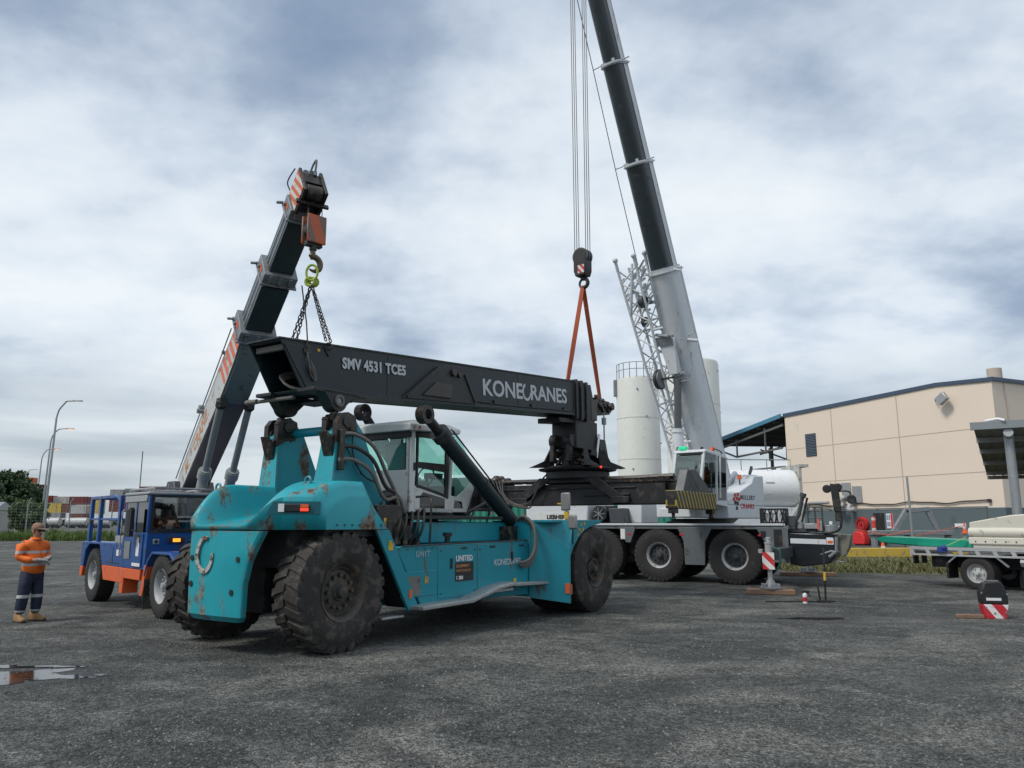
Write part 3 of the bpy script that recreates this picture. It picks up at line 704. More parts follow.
# hydraulic hoses over the right tower
for k in range(3):
    z0 = 2.98 - 0.19 * k; x0 = 0.48 - 0.02 * k
    pts = [(x0 - 0.03, -0.86, z0), (x0 + 0.20, -0.92, z0 + 0.01), (x0 + 0.5, -1.01, z0 - 0.16), (x0 + 0.78, -1.02, z0 - 0.55), (1.45 + 0.04 * k, -1.03, 2.15 - 0.04 * k), (1.62 + 0.05 * k, -1.02, 1.74), (1.70, -0.98, 1.55)]
    # smooth
    sm = []
    for i in range(len(pts) - 1):
        for q in range(5):
            t_ = q / 5; p0 = Vector(pts[max(i - 1, 0)]); p1 = Vector(pts[i]); p2 = Vector(pts[i + 1]); p3 = Vector(pts[min(i + 2, len(pts) - 1)])
            sm.append(0.5 * ((2 * p1) + (p2 - p0) * t_ + (2 * p0 - 5 * p1 + 4 * p2 - p3) * t_ * t_ + (3 * p1 - p0 - 3 * p2 + p3) * t_ ** 3))
    sm.append(Vector(pts[-1]))
    mb = MB(); mb.tube(sm, 0.030, 10); mb.build('hydraulic_hose', M['hosegrey'] if k != 1 else M['hose'], rs)
def curve(pts, n=6):
    sm = []
    for i in range(len(pts) - 1):
        for q in range(n):
            t_ = q / n; p0 = Vector(pts[max(i - 1, 0)]); p1 = Vector(pts[i]); p2 = Vector(pts[i + 1]); p3 = Vector(pts[min(i + 2, len(pts) - 1)])
            sm.append(0.5 * ((2 * p1) + (p2 - p0) * t_ + (2 * p0 - 5 * p1 + 4 * p2 - p3) * t_ * t_ + (3 * p1 - p0 - 3 * p2 + p3) * t_ ** 3))
    sm.append(Vector(pts[-1])); return sm
for pts in ([(0.58, -0.83, 3.25), (0.66, -0.86, 3.0), (0.70, -0.85, 2.7), (0.9, -0.85, 2.4)], [(0.5, -0.84, 2.9), (0.65, -0.90, 2.62), (0.9, -0.9, 2.38), (1.2, -0.86, 2.3)], [(0.55, -0.83, 3.1), (0.8, -0.87, 3.02), (0.95, -0.85, 3.0)]):
    mb = MB(); mb.tube(curve(pts), 0.012, 6); mb.build('cable', M['hose'], rs)
mb = MB(); mb.box(0.42, 0.49, -0.90, -0.81, 2.45, 3.05); mb.build('hose_bracket', M['grease'], rs, bevel=0.01)

# fender struts beside the rear wheels
for sg in (-1, 1):
    mb = MB(); a, b = sorted((1.47 * sg, 1.52 * sg))
    mb.prism([(0.56, 1.59), (0.82, 1.59), (1.50, 0.45), (1.28, 0.42)], 'y', a, b)
    o = mb.build('fender_strut', M['teal'], rs, bevel=0.006)
    mb = MB(); a, b = sorted((1.05 * sg, 1.47 * sg)); mb.prism([(0.60, 1.57), (0.80, 1.57), (1.44, 0.46), (1.30, 0.46)], 'y', a, b); mb.build('fender_web', M['black'], rs)
mb = MB(); mb.box(0.80, 0.90, -1.528, -1.523, 1.30, 1.40); mb.cyl((0.83, -1.526, 1.38), (0.83, -1.53, 1.44), 0.02)
mb.build('warning_label', M['yellow'], rs)
mb = MB(); mb.box(1.27, 1.33, -1.530, -1.523, 0.60, 0.72); mb.build('side_marker', M['amberdull'], rs)

# long side body
mb = MB(); mb.prism([(1.05, 1.34), (4.62, 1.36), (4.62, 0.40), (3.6, 0.44), (1.66, 0.42)], 'y', -1.44, -0.5)
side = mb.build('side_body', M['teal'], rs, bevel=0.015)
mb = MB(); mb.prism([(1.05, 1.34), (4.62, 1.36), (4.62, 0.40), (3.6, 0.44), (1.66, 0.42)], 'y', 0.5, 1.44); mb.build('side_body', M['teal'], rs, bevel=0.015)
# panel doors proud of the body
mb = MB(); mb.box(2.02, 3.03, -1.452, -1.43, 0.53, 1.315); d1 = mb.build('side_door', M['teal'], side, bevel=0.008)
mb = MB(); mb.box(3.05, 4.55, -1.452, -1.43, 0.53, 1.33); d2 = mb.build('side_door', M['teal'], side, bevel=0.008)
mb = MB(); mb.box(2.32, 2.36, -1.475, -1.452, 0.97, 1.13); mb.build('door_handle', M['black'], d1, bevel=0.006)
mb = MB(); mb.box(4.04, 4.08, -1.475, -1.452, 1.02, 1.18); mb.build('door_handle', M['black'], d2, bevel=0.006)
mb = MB(); mb.box(1.18, 1.98, -1.452, -1.43, 0.60, 0.97); mb.build('step_cover', M['teal'], side, bevel=0.006)
mb = MB(); mb.box(1.24, 1.60, -1.458, -1.452, 0.62, 0.90); mb.build('step_recess', mat('recess_dirt', (0.16, 0.16, 0.15), 0.7, var=0.4, dirt=(0.04, 0.04, 0.04), dirt_amt=0.45), side)
# upper box set back, deck and dark machinery
mb = MB(); mb.box(2.10, 4.9, -0.98, 0.98, 1.36, 1.70); mb.build('engine_cover', M['teal'], rs, bevel=0.02)
mb = MB(); mb.box(1.35, 5.2, -1.06, -0.60, 1.745, 1.80); mb.box(1.35, 5.2, 0.60, 1.06, 1.745, 1.80); mb.box(1.35, 2.5, -0.6, 0.6, 1.745, 1.80); mb.build('cab_rail', M['black'], rs, bevel=0.008)
mb = MB(); rr = random.Random(12)
for k in range(34):
    x = 1.0 + 0.95 * rr.random(); z = 1.34 + 0.46 * rr.random(); s_ = 0.05 + 0.12 * rr.random()
    mb.cbox((x, -1.12 + 0.35 * rr.random(), z), (s_, 0.12, s_ * 0.8), Matrix.Rotation(rr.random() * 3, 4, 'Y'))
mb.cyl((1.12, -1.22, 1.36), (1.12, -1.22, 1.72), 0.06); mb.cyl((1.5, -1.2, 1.36), (1.5, -1.2, 1.58), 0.05); mb.box(0.92, 1.42, -1.2, -0.9, 1.36, 1.95)
mb.build('valve_block', M['grease'], rs, bevel=0.008)
for k in range(5):
    mb = MB(); x = 1.25 + 0.14 * k
    mb.tube(curve([(x, -1.15, 1.36), (x + 0.05, -1.25, 1.6), (x + 0.2, -1.15, 1.78 + 0.03 * k), (x + 0.32, -0.95, 1.8)]), 0.022, 8); mb.build('hydraulic_hose', M['hose'], rs)
mb = MB(); mb.cyl((2.55, -1.2, 1.36), (2.55, -1.2, 1.47), 0.05); mb.cyl((2.55, -1.2, 1.47), (2.55, -1.2, 1.53), 0.08); mb.build('air_filter', M['black'], rs)
mb = MB(); mb.box(1.0, 1.05, -1.24, -1.235, 1.62, 1.76); mb.build('valve_label', M['yellow'], rs)

# front fenders
for sg in (-1, 1):
    mb = MB(); a, b = sorted((0.62 * sg, 1.46 * sg))
    mb.prism([(4.64, 0.36), (4.64, 1.72), (5.2, 1.735), (5.2, 0.36)], 'y', a, b); mb.build('front_body', M['teal'], rs, bevel=0.012)
    f = MB()
    y0_, y1_ = 1.45 * sg, 2.06 * sg
    # rear mud plate, folding back from the body to the outer edge
    f.loft([[(4.66, y0_, 0.34), (4.70, y0_, 0.34), (5.10, y1_, 0.24), (5.06, y1_, 0.24)], [(4.66, y0_, 1.73), (4.70, y0_, 1.73), (5.10, y1_, 1.22), (5.06, y1_, 1.22)]])
    # arched top over the tyre
    arch = [(5.08, 1.05), (5.22, 1.25), (5.42, 1.42), (5.62, 1.53), (5.9, 1.62), (6.3, 1.67)]
    top = [(4.66, 1.73), (5.1, 1.735), (6.35, 1.74)]
    a, b = sorted((1.90 * sg, 2.06 * sg))
    f.prism([(5.08, 1.05), (5.08, 1.28), (5.18, 1.60), (5.26, 1.735), (6.35, 1.74), (6.30, 1.67), (5.9, 1.62), (5.62, 1.53), (5.42, 1.42), (5.22, 1.25)], 'y', a, b)
    a, b = sorted((1.46 * sg, 1.90 * sg)); f.box(4.72, 6.33, a, b, 1.69, 1.738)
    fo = f.build('front_fender', M['teal'], rs, bevel=0.006)
    f = MB(); f.loft([[(4.67, y0_, 1.2), (4.67, y0_, 1.734), (5.24, y1_, 1.734), (5.09, y1_, 1.2)], [(4.72, y0_, 1.2), (4.72, y0_, 1.734), (5.26, y1_ - 0.03 * sg, 1.734), (5.11, y1_ - 0.03 * sg, 1.2)]]); f.build('fender_corner', M['teal'], fo)
    if sg < 0:
        f = MB(); f.box(5.095, 5.13, -2.068, -2.058, 0.40, 0.58); f.loft([[(5.0, -2.0, 0.42), (5.055, -2.058, 0.42), (5.055, -2.058, 0.60), (5.0, -2.0, 0.60)], [(4.99, -2.003, 0.42), (5.045, -2.064, 0.42), (5.045, -2.064, 0.60), (4.99, -2.003, 0.60)]]); f.build('side_marker', M['amberdull'], fo)
        f = MB()
        for (x, z) in ((5.42, 1.53), (5.5, 1.62), (5.56, 1.53), (5.36, 1.45), (5.5, 1.50), (5.62, 1.64)):
            f.box(x, x + 0.045, -2.066, -2.061, z, z + 0.06)
        f.build('warning_label', M['yellow'], fo)
mb = MB(); mb.box(5.2, 7.0, -0.7, 0.7, 0.6, 1.5); mb.build('front_frame', M['black'], rs)
# mirrors on stalks
for (x, y, z0, z1, hh) in ((5.20, -1.95, 1.25, 1.68, 0.26), (5.25, -1.9, 1.74, 2.06, 0.34)):
    mb = MB(); mb.tube([(x, y, z0), (x, y, z1)] if z0 > 1.5 else [(x, y, 1.55), (x - 0.02, y - 0.12, 1.30), (x - 0.02, y - 0.12, z1)], 0.014)
    st_ = mb.build('mirror_stalk', M['black'], rs)
    mb = MB(); mb.cbox((x - 0.03, y - (0.12 if z0 < 1.5 else 0), z1 + 0.02), (0.06, 0.20, hh)); mb.build('mirror', mat('mirror_back', (0.2, 0.2, 0.2), 0.4), st_, bevel=0.03)
mb = MB(); mb.box(5.22, 5.28, -1.94, -1.86, 1.76, 1.90); mb.build('stalk_label', M['yellow'], rs)

# aluminium walkway along the side
mb = MB()
mb.prism([(1.30, 0.44), (2.55, 0.45), (2.55, 0.50), (1.30, 0.49)], 'y', -1.78, -1.44)
mb.prism([(2.55, 0.45), (3.30, 0.60), (3.30, 0.65), (2.55, 0.50)], 'y', -1.76, -1.44)
mb.prism([(3.30, 0.60), (3.75, 0.64), (3.75, 0.69), (3.30, 0.65)], 'y', -1.76, -1.44)
mb.prism([(3.75, 0.62), (4.95, 0.58), (4.95, 0.63), (3.75, 0.67)], 'y', -1.74, -1.44)
wk = mb.build('walkway', M['alloy'], rs, bevel=0.006)
mb = MB(); mb.box(0.75, 1.2, -1.50, -1.2, 0.34, 0.37); mb.box(3.2, 3.75, -1.70, -1.4, 0.55, 0.595); mb.build('step', M['alloy'], rs, bevel=0.005)

# cab
cab = MB()
cy = 0.70
# pillars and frame pieces (rear x=2.15, front raked)
cabo = MB()
cabo.box(2.15, 3.32, -cy, cy, 1.86, 1.93)                                # floor
cabo.box(2.15, 2.21, -cy, cy, 1.93, 2.56)                                # rear lower wall
cabo.box(2.15, 2.23, -cy, -cy + 0.09, 2.56, 3.20); cabo.box(2.15, 2.23, cy - 0.09, cy, 2.56, 3.20)
cabo.box(2.15, 2.23, -cy + 0.09, cy - 0.09, 3.12, 3.22)
for sg in (-1, 1):
    a, b = sorted(((cy - 0.045) * sg, cy * sg))
    cabo.prism([(2.15, 1.86), (2.29, 1.86), (2.27, 3.30), (2.15, 3.30)], 'y', a - 0.003, b + 0.003)
    cabo.prism([(3.20, 1.87), (3.26, 1.87), (3.26, 2.12), (3.34, 3.22), (3.27, 3.22), (3.20, 2.1)], 'y', a, b)
    cabo.prism([(2.29, 1.86), (3.20, 1.86), (3.20, 2.10), (2.29, 2.30)], 'y', a, b)
    cabo.prism([(3.26, 1.87), (3.70, 1.87), (4.04, 2.55), (3.98, 2.56), (3.78, 2.35), (3.42, 2.14), (3.26, 2.16)], 'y', a, b)
cabo.prism([(3.66, 1.87), (3.72, 1.87), (4.04, 2.52), (3.97, 2.52)], 'y', -cy, cy)
cabb = cabo.build('cab', M['cabwhite'], rs, bevel=0.01)
mb = MB(); mb.loft([[(2.02, -0.80, 3.20), (2.02, 0.80, 3.20), (3.45, 0.74, 3.26), (3.45, -0.74, 3.26)], [(2.02, -0.80, 3.32), (2.02, 0.80, 3.32), (3.48, 0.74, 3.34), (3.48, -0.74, 3.34)], [(2.3, -0.68, 3.41), (2.3, 0.68, 3.41), (3.3, 0.6, 3.42), (3.3, -0.6, 3.42)]])
mb.build('roof', M['cabwhite'], cabb, bevel=0.015)
mb = MB(); mb.box(2.10, 2.16, -0.72, 0.72, 3.10, 3.19); mb.build('roof_edge', M['black'], cabb)
mb = MB(); mb.box(2.42, 2.9, -0.66, -0.60, 3.41, 3.425); mb.box(2.25, 2.28, -0.813, -0.80, 3.24, 3.29); mb.build('roof_marker', M['red'], cabb)
fr = MB()
fr.prism([(2.32, 2.27), (2.36, 2.26), (2.36, 3.24), (2.32, 3.24)], 'y', -cy - 0.006, -cy + 0.03)
fr.prism([(3.08, 2.12), (3.16, 2.10), (3.20, 3.24), (3.10, 3.24)], 'y', -cy - 0.006, -cy + 0.03)
fr.prism([(2.36, 3.12), (3.10, 3.12), (3.10, 3.24), (2.36, 3.24)], 'y', -cy - 0.005, -cy + 0.03)
fr.prism([(2.36, 2.60), (3.08, 2.56), (3.09, 2.70), (2.36, 2.70)], 'y', -cy - 0.005, -cy + 0.03)
fr.prism([(2.36, 2.27), (3.08, 2.13), (3.08, 2.18), (2.36, 2.32)], 'y', -cy - 0.005, -cy + 0.03)
fr.box(2.21, 2.24, -0.6, 0.6, 2.545, 2.575); fr.box(2.145, 2.148, -0.61, -0.59, 2.58, 3.1)
fr.build('door_frame', M['black'], cabb)
for poly in ([(2.36, 2.30), (3.10, 2.14), (3.12, 2.60), (2.36, 2.64)], [(2.36, 2.66), (3.12, 2.64), (3.12, 3.18), (2.36, 3.18)], [(3.30, 2.12), (3.48, 2.14), (3.80, 2.36), (4.02, 2.60), (3.45, 3.24), (3.36, 3.24)]):
    for yy in (-cy + 0.005, cy - 0.01):
        mb = MB(); mb.prism(poly, 'y', yy, yy + 0.006); mb.build('side_window', M['glass_green'], cabb, smooth=False)
mb = MB(); mb.box(2.18, 2.186, -0.61, 0.61, 2.56, 3.13); mb.build('rear_window', M['glass_green'], cabb, smooth=False)
mb = MB(); mb.prism([(4.03, 2.58), (4.037, 2.58), (3.48, 3.27), (3.473, 3.27)], 'y', -0.66, 0.66); mb.build('windscreen', M['glass_green'], cabb, smooth=False)
mb = MB(); mb.prism([(2.42, 1.93), (3.08, 1.93), (3.08, 2.10), (2.5, 2.20), (2.42, 2.12)], 'y', -cy - 0.004, -cy + 0.01); mb.prism([(3.33, 1.94), (3.60, 1.94), (3.56, 2.06), (3.36, 2.08)], 'y', -cy - 0.004, -cy + 0.01); mb.build('lower_window', M['glass_dark'], cabb, smooth=False)
mb = MB(); mb.box(2.235, 2.265, -cy - 0.03, -cy - 0.004, 2.55, 2.68); mb.build('door_handle', M['black'], cabb)
mb = MB(); mb.cbox((2.9, 0.0, 2.35), (0.5, 0.52, 0.14)); mb.cbox((2.66, 0.0, 2.72), (0.14, 0.50, 0.72), Matrix.Rotation(R(-12), 4, 'Y')); mb.cbox((2.58, 0, 3.12), (0.1, 0.28, 0.2)); mb.box(2.8, 3.0, -0.15, 0.15, 1.93, 2.3)
mb.build('driver_seat', M['seat'], cabb, bevel=0.04)
mb = MB(); mb.tube([(3.55, 0, 1.95), (3.40, 0, 2.5)], 0.03); mb.tube([(3.38 + 0.05 * math.sin(a), 0.19 * math.cos(a), 2.52 + 0.18 * math.sin(a)) for a in [2 * PI * i / 20 for i in range(21)]], 0.015); mb.box(3.5, 3.8, -0.35, 0.35, 1.95, 2.35); mb.cbox((3.1, -0.42, 2.5), (0.35, 0.14, 0.1))
mb.build('steering_wheel', M['black'], cabb)
# things under and around the cab: intake, pipes
mb = MB(); mb.cyl((1.75, -0.5, 1.95), (2.05, -0.5, 1.95), 0.17); mb.tube(curve([(1.35, -0.75, 1.80), (1.4, -0.72, 2.0), (1.6, -0.7, 2.12), (1.9, -0.65, 2.05), (2.05, -0.62, 1.85)]), 0.085, 12); mb.build('intake_pipe', M['black'], rs)
mb = MB(); mb.box(3.75, 4.9, 0.1, 0.9, 1.80, 2.15); mb.cyl((4.15, -0.35, 1.95), (4.15, -0.1, 1.95), 0.13); mb.cyl((4.0, 0.7, 2.0), (4.9, 0.7, 2.05), 0.1); mb.bar((3.9, -0.5, 1.83), (4.7, -0.5, 2.1), 0.05, 0.05); mb.bar((4.7, -0.5, 1.82), (4.7, -0.5, 2.3), 0.04, 0.04)
mb.build('hydraulic_tank', M['black'], rs, bevel=0.01)

# lift cylinders, unpinned from the boom
for sg in (-1, 1):
    yc = 1.02 * sg
    a = Vector((2.13, yc, 3.45)) if sg < 0 else Vector((2.74, yc, 3.72)); b = Vector((4.98, yc, 1.52)); d = (b - a).normalized()
    c_ = MB(); c_.cyl(a + d * 0.46, b, 0.135, n=28); c_.cyl(a + d * 0.44, a + d * 0.60, 0.165, n=28); c_.cyl(a + d * 1.9, a + d * 1.96, 0.15, n=28); c_.cyl(b - d * 0.1, b + d * 0.12, 0.17, n=24)
    lc_ = c_.build('lift_cylinder', M['boom'], rs)
    c_ = MB(); c_.cyl(a + d * 0.10, a + d * 0.46, 0.085, n=20); c_.build('piston_rod', M['black'], lc_)
    c_ = MB()
    dd = 0.08
    c_.lathe([(0.085, -dd), (0.155, -dd), (0.155, dd), (0.085, dd), (0.085, -dd)], o=(a.x, a.y, a.z), ax='y', n=28); c_.build('rod_eye', M['grease'], lc_)
    c_ = MB(); p_ = [a + d * 0.6 + Vector((0.10, -0.12 * 1, 0.12)), a + d * 1.9 + Vector((0.10, -0.10, 0.11)), b + Vector((-0.2, -0.12, 0.16))]; c_.tube(p_, 0.014, 6)
    c_.tube([p + Vector((0.02, 0.05, 0.03)) for p in p_], 0.011, 6); c_.build('cylinder_pipe', M['black'], lc_)
for k, pts in enumerate(([(4.70, -1.12, 1.66), (4.62, -1.40, 1.78), (4.60, -1.60, 1.58), (4.55, -1.64, 1.22), (4.42, -1.60, 0.99), (4.25, -1.50, 0.94)], [(4.66, -1.12, 1.70), (4.57, -1.38, 1.80), (4.55, -1.60, 1.62), (4.50, -1.66, 1.26), (4.37, -1.62, 1.04), (4.20, -1.50, 0.98)], [(4.72, -1.1, 1.62), (4.66, -1.38, 1.72), (4.64, -1.58, 1.5), (4.6, -1.62, 1.2), (4.48, -1.58, 0.95), (4.32, -1.48, 0.90)])):
    mb = MB(); mb.tube(curve(pts), 0.026, 8); mb.build('hydraulic_hose', M['hosegrey'], rs)
mb = MB(); rr = random.Random(5)
for k in range(14):
    p = (4.72 + 0.2 * rr.random(), -1.2 + 0.1 * rr.random(), 1.58 + 0.18 * rr.random()); mb.cyl(p, (p[0] + 0.05, p[1] - 0.06, p[2] + 0.03), 0.03, n=8)
mb.box(4.45, 5.0, -1.16, -0.84, 1.38, 1.52); mb.box(4.35, 4.62, -1.2, -0.9, 1.37, 1.62); mb.build('hose_fittings', M['grease'], rs)

# bolts, hinges, seams and small labels that break up the panels
mb = MB()
for x in [1.12 + 0.19 * k for k in range(19)]:
    for z in (1.30,): mb.cyl((x, -1.441, z), (x, -1.450, z), 0.012, n=8)
for x in (2.08, 2.97, 3.11, 4.49):
    for z in (0.60, 1.25): mb.cyl((x, -1.452, z), (x, -1.462, z), 0.014, n=8)
mb.build('bolt', M['hub'], side)
mb = MB()
for x in (2.6, 3.4, 4.3): mb.box(x, x + 0.14, -1.466, -1.453, 1.27, 1.30)
mb.build('hinge', M['black'], side)
mb = MB(); mb.box(1.70, 1.78, -1.458, -1.4525, 0.78, 0.88); mb.box(4.12, 4.2, -1.458, -1.4525, 0.66, 0.72); mb.build('small_label', M['yellow'], side)
mb = MB(); mb.tube([(1.15, -1.47, 1.345), (2.5, -1.47, 1.36), (4.55, -1.47, 1.375)], 0.012, 6); mb.build('cable', M['hose'], rs)
mb = MB()
for k in range(7): mb.cyl((0.55, -1.521, 1.60) if False else (-0.2 + 0.14 * k, -1.522, 1.66), (-0.2 + 0.14 * k, -1.531, 1.66), 0.014, n=8)
mb.build('bolt', M['hub'], hood)
mb = MB(); mb.cyl((4.98, -0.8, 1.74), (4.98, -0.8, 1.98), 0.03); mb.sph((4.98, -0.8, 2.0), 0.05); mb.build('filler_cap', M['black'], rs)
# grab rail by the cab steps
mb = MB(); mb.tube(curve([(1.86, -1.40, 1.36), (1.86, -1.42, 1.95), (1.95, -1.30, 2.1), (2.1, -0.9, 2.1)]), 0.018, 8); mb.build('grab_rail', M['black'], rs)
mb = MB(); mb.tube(curve([(3.45, -0.98, 1.70), (3.5, -1.05, 1.9), (3.9, -1.05, 1.9), (3.95, -0.98, 1.70)]), 0.014, 8); mb.build('grab_rail', M['black'], rs)

# lettering on the side
text('UNIT', 0.12, (1.49, -1.4455, 1.18), SIDE_R, M['letter_faded'], rs, bold=0.003, spacing=1.25)
text('KONE', 0.145, (3.52, -1.455, 0.965), SIDE_R, M['letter'], rs, bold=0.001, xs=0.95)
text('CRANES', 0.145, (3.89, -1.455, 0.965), SIDE_R, M['letter'], rs, bold=0.001, xs=0.86)
pn = MB(); pn.box(2.44, 2.93, -1.456, -1.452, 0.76, 1.06); pn.build('hire_plate', mat('plate_black', (0.02, 0.02, 0.022), 0.5), side)
text('UNITED', 0.125, (2.45, -1.459, 1.08), SIDE_R, M['white'], rs, bold=0.003, xs=1.0)
text('EQUIPMENT', 0.065, (2.46, -1.459, 0.98), SIDE_R, M['letter_orange'], rs, bold=0.001)
text('MAINTENANCE', 0.055, (2.46, -1.459, 0.91), SIDE_R, M['letter_orange'], rs)
text('1 300', 0.08, (2.46, -1.459, 0.79), SIDE_R, M['white'], rs, bold=0.002)

# ================================================================ THE BOOM hanging in two slings
bo = thing('telescopic_boom', 'dark telescopic boom hanging from chains and orange slings above the reach stacker', 'crane boom', (RSX, RSY, 0), RSA)
HB = 0.37
top = lambda x: 4.35 + (5.02 - 4.35) * (x + 0.37) / 8.69
bot = lambda x: 3.62 + (4.20 - 3.62) * (x - 0.10) / 8.2
prof = [(-0.37, top(-0.37)), (8.28, top(8.28)), (8.34, bot(8.34)), (0.10, bot(0.10))]
mb = MB()
# side plates, top, bottom so that the rear end is open
T = 0.03
mb.prism(prof, 'y', -HB, -HB + T); mb.prism(prof, 'y', HB - T, HB)
mb.prism([(-0.35, top(-0.35) - 0.003), (8.27, top(8.27) - 0.003), (8.27, top(8.27) - 0.04), (-0.33, top(-0.33) - 0.04)], 'y', -HB + T, HB - T)
mb.prism([(0.12, bot(0.12) + 0.004), (8.33, bot(8.33) + 0.004), (8.33, bot(8.33) + 0.04), (0.10, bot(0.1) + 0.04)], 'y', -HB + T, HB - T)
mb.box(0.9, 0.94, -HB + T, HB - T, 3.72, 4.4)
ob = mb.build('outer_section', M['boom'], bo, bevel=0.008)
mb = MB(); mb.prism([(-0.40, top(-0.40) + 0.012), (8.30, top(8.3) + 0.012), (8.30, top(8.3) - 0.012), (-0.40, top(-0.40) - 0.012)], 'y', -HB - 0.02, HB + 0.02); mb.build('top_flange', M['boom'], ob)
for sg in (-1, 1):
    a, b = sorted((HB * sg, (HB + 0.012) * sg))
    mb = MB(); mb.prism([(-0.30, 4.28), (0.70, 4.37), (1.0, 3.73), (0.16, 3.67)], 'y', a, b); mb.build('rear_plate', M['boom'], ob, bevel=0.004)
    mb = MB(); ctr = (0.56, 3.51)
    pp = [(0.20, 3.655), (0.30, 3.57)] + [(ctr[0] + 0.17 * math.cos(q), ctr[1] + 0.17 * math.sin(q)) for q in [R(200) + R(140) * i / 10 for i in range(11)]] + [(0.86, 3.58), (1.02, 3.66)]
    a, b = sorted((0.66 * sg, 0.44 * sg)); mb.prism(pp, 'y', a, b)
    a, b = sorted((0.66 * sg, 0.30 * sg)); mb.box(0.05, 1.15, a, b, 3.605, 3.662)
    lg = mb.build('pivot_lug', M['black'], ob, bevel=0.01)
    mb = MB(); a, b = (0.66 * sg, 0.685 * sg); mb.lathe([(0.05, a), (0.092, a), (0.092, b), (0.05, b)], o=(0.56, 0, 3.51), n=24); mb.build('bushing', M['hosegrey'], lg)
    mb = MB(); a, b = (0.661 * sg, 0.666 * sg); mb.cyl((0.56, a, 3.51), (0.56, b, 3.51), 0.05, n=20); mb.build('pin_hole', mat('pale_hole', (0.3, 0.33, 0.35), 0.5), lg)
    # middle bracket for the lift cylinder
    a, b = sorted((HB * sg, (HB + 0.05) * sg))
    mb = MB(); mb.prism([(2.23, bot(2.23) + 0.03), (3.18, 4.50), (3.42, 4.58), (3.83, 4.62), (4.02, 4.52), (4.35, 3.95)], 'y', a, b); br = mb.build('cylinder_bracket', M['black'], ob, bevel=0.01)
    mb = MB(); mb.cyl((3.62, (HB + 0.05) * sg, 4.46), (3.62, (HB + 0.10) * sg, 4.46), 0.07, n=20); mb.cyl((3.80, (HB + 0.05) * sg, 4.44), (3.80, (HB + 0.09) * sg, 4.44), 0.05, n=16)
    mb.build('bracket_pin', M['grease'], br, bevel=0.006)
    for pq0, pq1 in (((2.35, 3.84), (3.22, 4.50)), ((3.98, 4.48), (4.32, 3.98))):
        mb = MB(); mb.bar((pq0[0], (HB + 0.062) * sg, pq0[1]), (pq1[0], (HB + 0.062) * sg, pq1[1]), 0.025, 0.045); mb.build('bracket_rib', M['boom'], br)
    a, b = sorted(((HB + 0.05) * sg, (HB + 0.085) * sg))
    mb = MB(); mb.prism([(2.75, 3.92), (3.55, 3.96), (3.60, 4.22), (3.10, 4.20)], 'y', a, b); mb.build('bracket_pocket', M['grease'], br, bevel=0.006)
    a, b = sorted((HB * sg, (HB + 0.03) * sg))
    mb = MB(); mb.prism([(1.0, bot(1.0) - 0.003), (8.3, bot(8.3) - 0.003), (8.3, bot(8.3) + 0.05), (1.0, bot(1.0) + 0.05)], 'y', a, b); mb.build('bottom_flange', M['boom'], ob)
mb = MB(); mb.box(0.62, 1.05, -0.44, 0.44, 3.56, 3.602); mb.build('lug_plate', M['black'], ob, bevel=0.006)
mb = MB(); mb.cyl((0.16, -0.1, 3.56), (0.16, 0.74, 3.56), 0.03); mb.cyl((0.13, 0.72, 3.56), (0.13, 0.98, 3.56), 0.04); mb.build('rear_crossbar', M['hosegrey'], ob)
mb = MB(); mb.box(-0.26, -0.20, -0.31, 0.31, 4.20, 4.29); mb.build('rear_lamp_bar', M['hosegrey'], ob, bevel=0.01)
# a hanging loop of hydraulic line inside the open end
for k in range(4):
    q = 0.028 * k
    mb = MB(); mb.tube(curve([(0.75, 0.16 - q, 4.05 - q), (0.35, 0.18 - q, 4.0 - q), (0.03, 0.08 - q, 3.88 - q), (0.06, -0.10 - q * .6, 3.72 - q * .4), (0.22, -0.28 + q * .5, 3.67), (0.5, -0.32, 3.66)]), 0.016, 8); mb.build('hydraulic_hose', M['hosegrey'], ob)
for k in range(3):
    mb = MB(); mb.tube(curve([(0.10 + 0.02 * k, -HB - 0.03, 4.25), (0.14, -HB - 0.06, 4.05), (0.20 + 0.05 * k, -HB - 0.05, 3.88), (0.30, -HB - 0.04, 3.80), (0.28 - 0.02 * k, -HB - 0.05, 3.96), (0.18, -HB - 0.04, 4.1)]), 0.009, 6); mb.build('cable', M['hosegrey'], ob)
mb = MB(); mb.box(0.06, 0.20, -HB - 0.03, -HB - 0.012, 4.20, 4.27); mb.build('cleat', M['grease'], ob)
mb = MB(); mb.prism([(0.44, 4.36), (0.62, 4.38), (0.56, 4.22)], 'y', -HB - 0.03, -HB - 0.013); mb.build('lifting_lug', M['black'], ob)
mb = MB(); mb.box(0.33, 0.38, -HB - 0.022, -HB - 0.012, 4.27, 4.31); mb.build('yellow_mark', M['yellow'], ob)
# weld seams, a hose run and wear pads along the boom
for sg in (-1, 1):
    mb = MB()
    for x in (1.9, 5.9):
        mb.prism([(x, bot(x) + 0.06), (x + 0.018, bot(x) + 0.06), (x + 0.018, top(x) - 0.03), (x, top(x) - 0.03)], 'y', min(HB * sg, (HB + 0.006) * sg), max(HB * sg, (HB + 0.006) * sg))
    mb.build('weld_seam', M['boom'], ob)
    yy = (HB + 0.02) * sg
    mb = MB(); mb.tube([(4.4, yy, 4.02), (5.6, yy, 4.08), (7.0, yy, 4.19), (8.25, yy, 4.27)], 0.013, 6); mb.build('boom_hose', M['hose'], ob)
    mb = MB()
    for x in (5.0, 6.4, 7.8): mb.box(x, x + 0.05, min(HB * sg, (HB + 0.035) * sg), max(HB * sg, (HB + 0.035) * sg), bot(x) + 0.09, bot(x) + 0.16)
    mb.build('hose_clamp', M['grease'], ob)
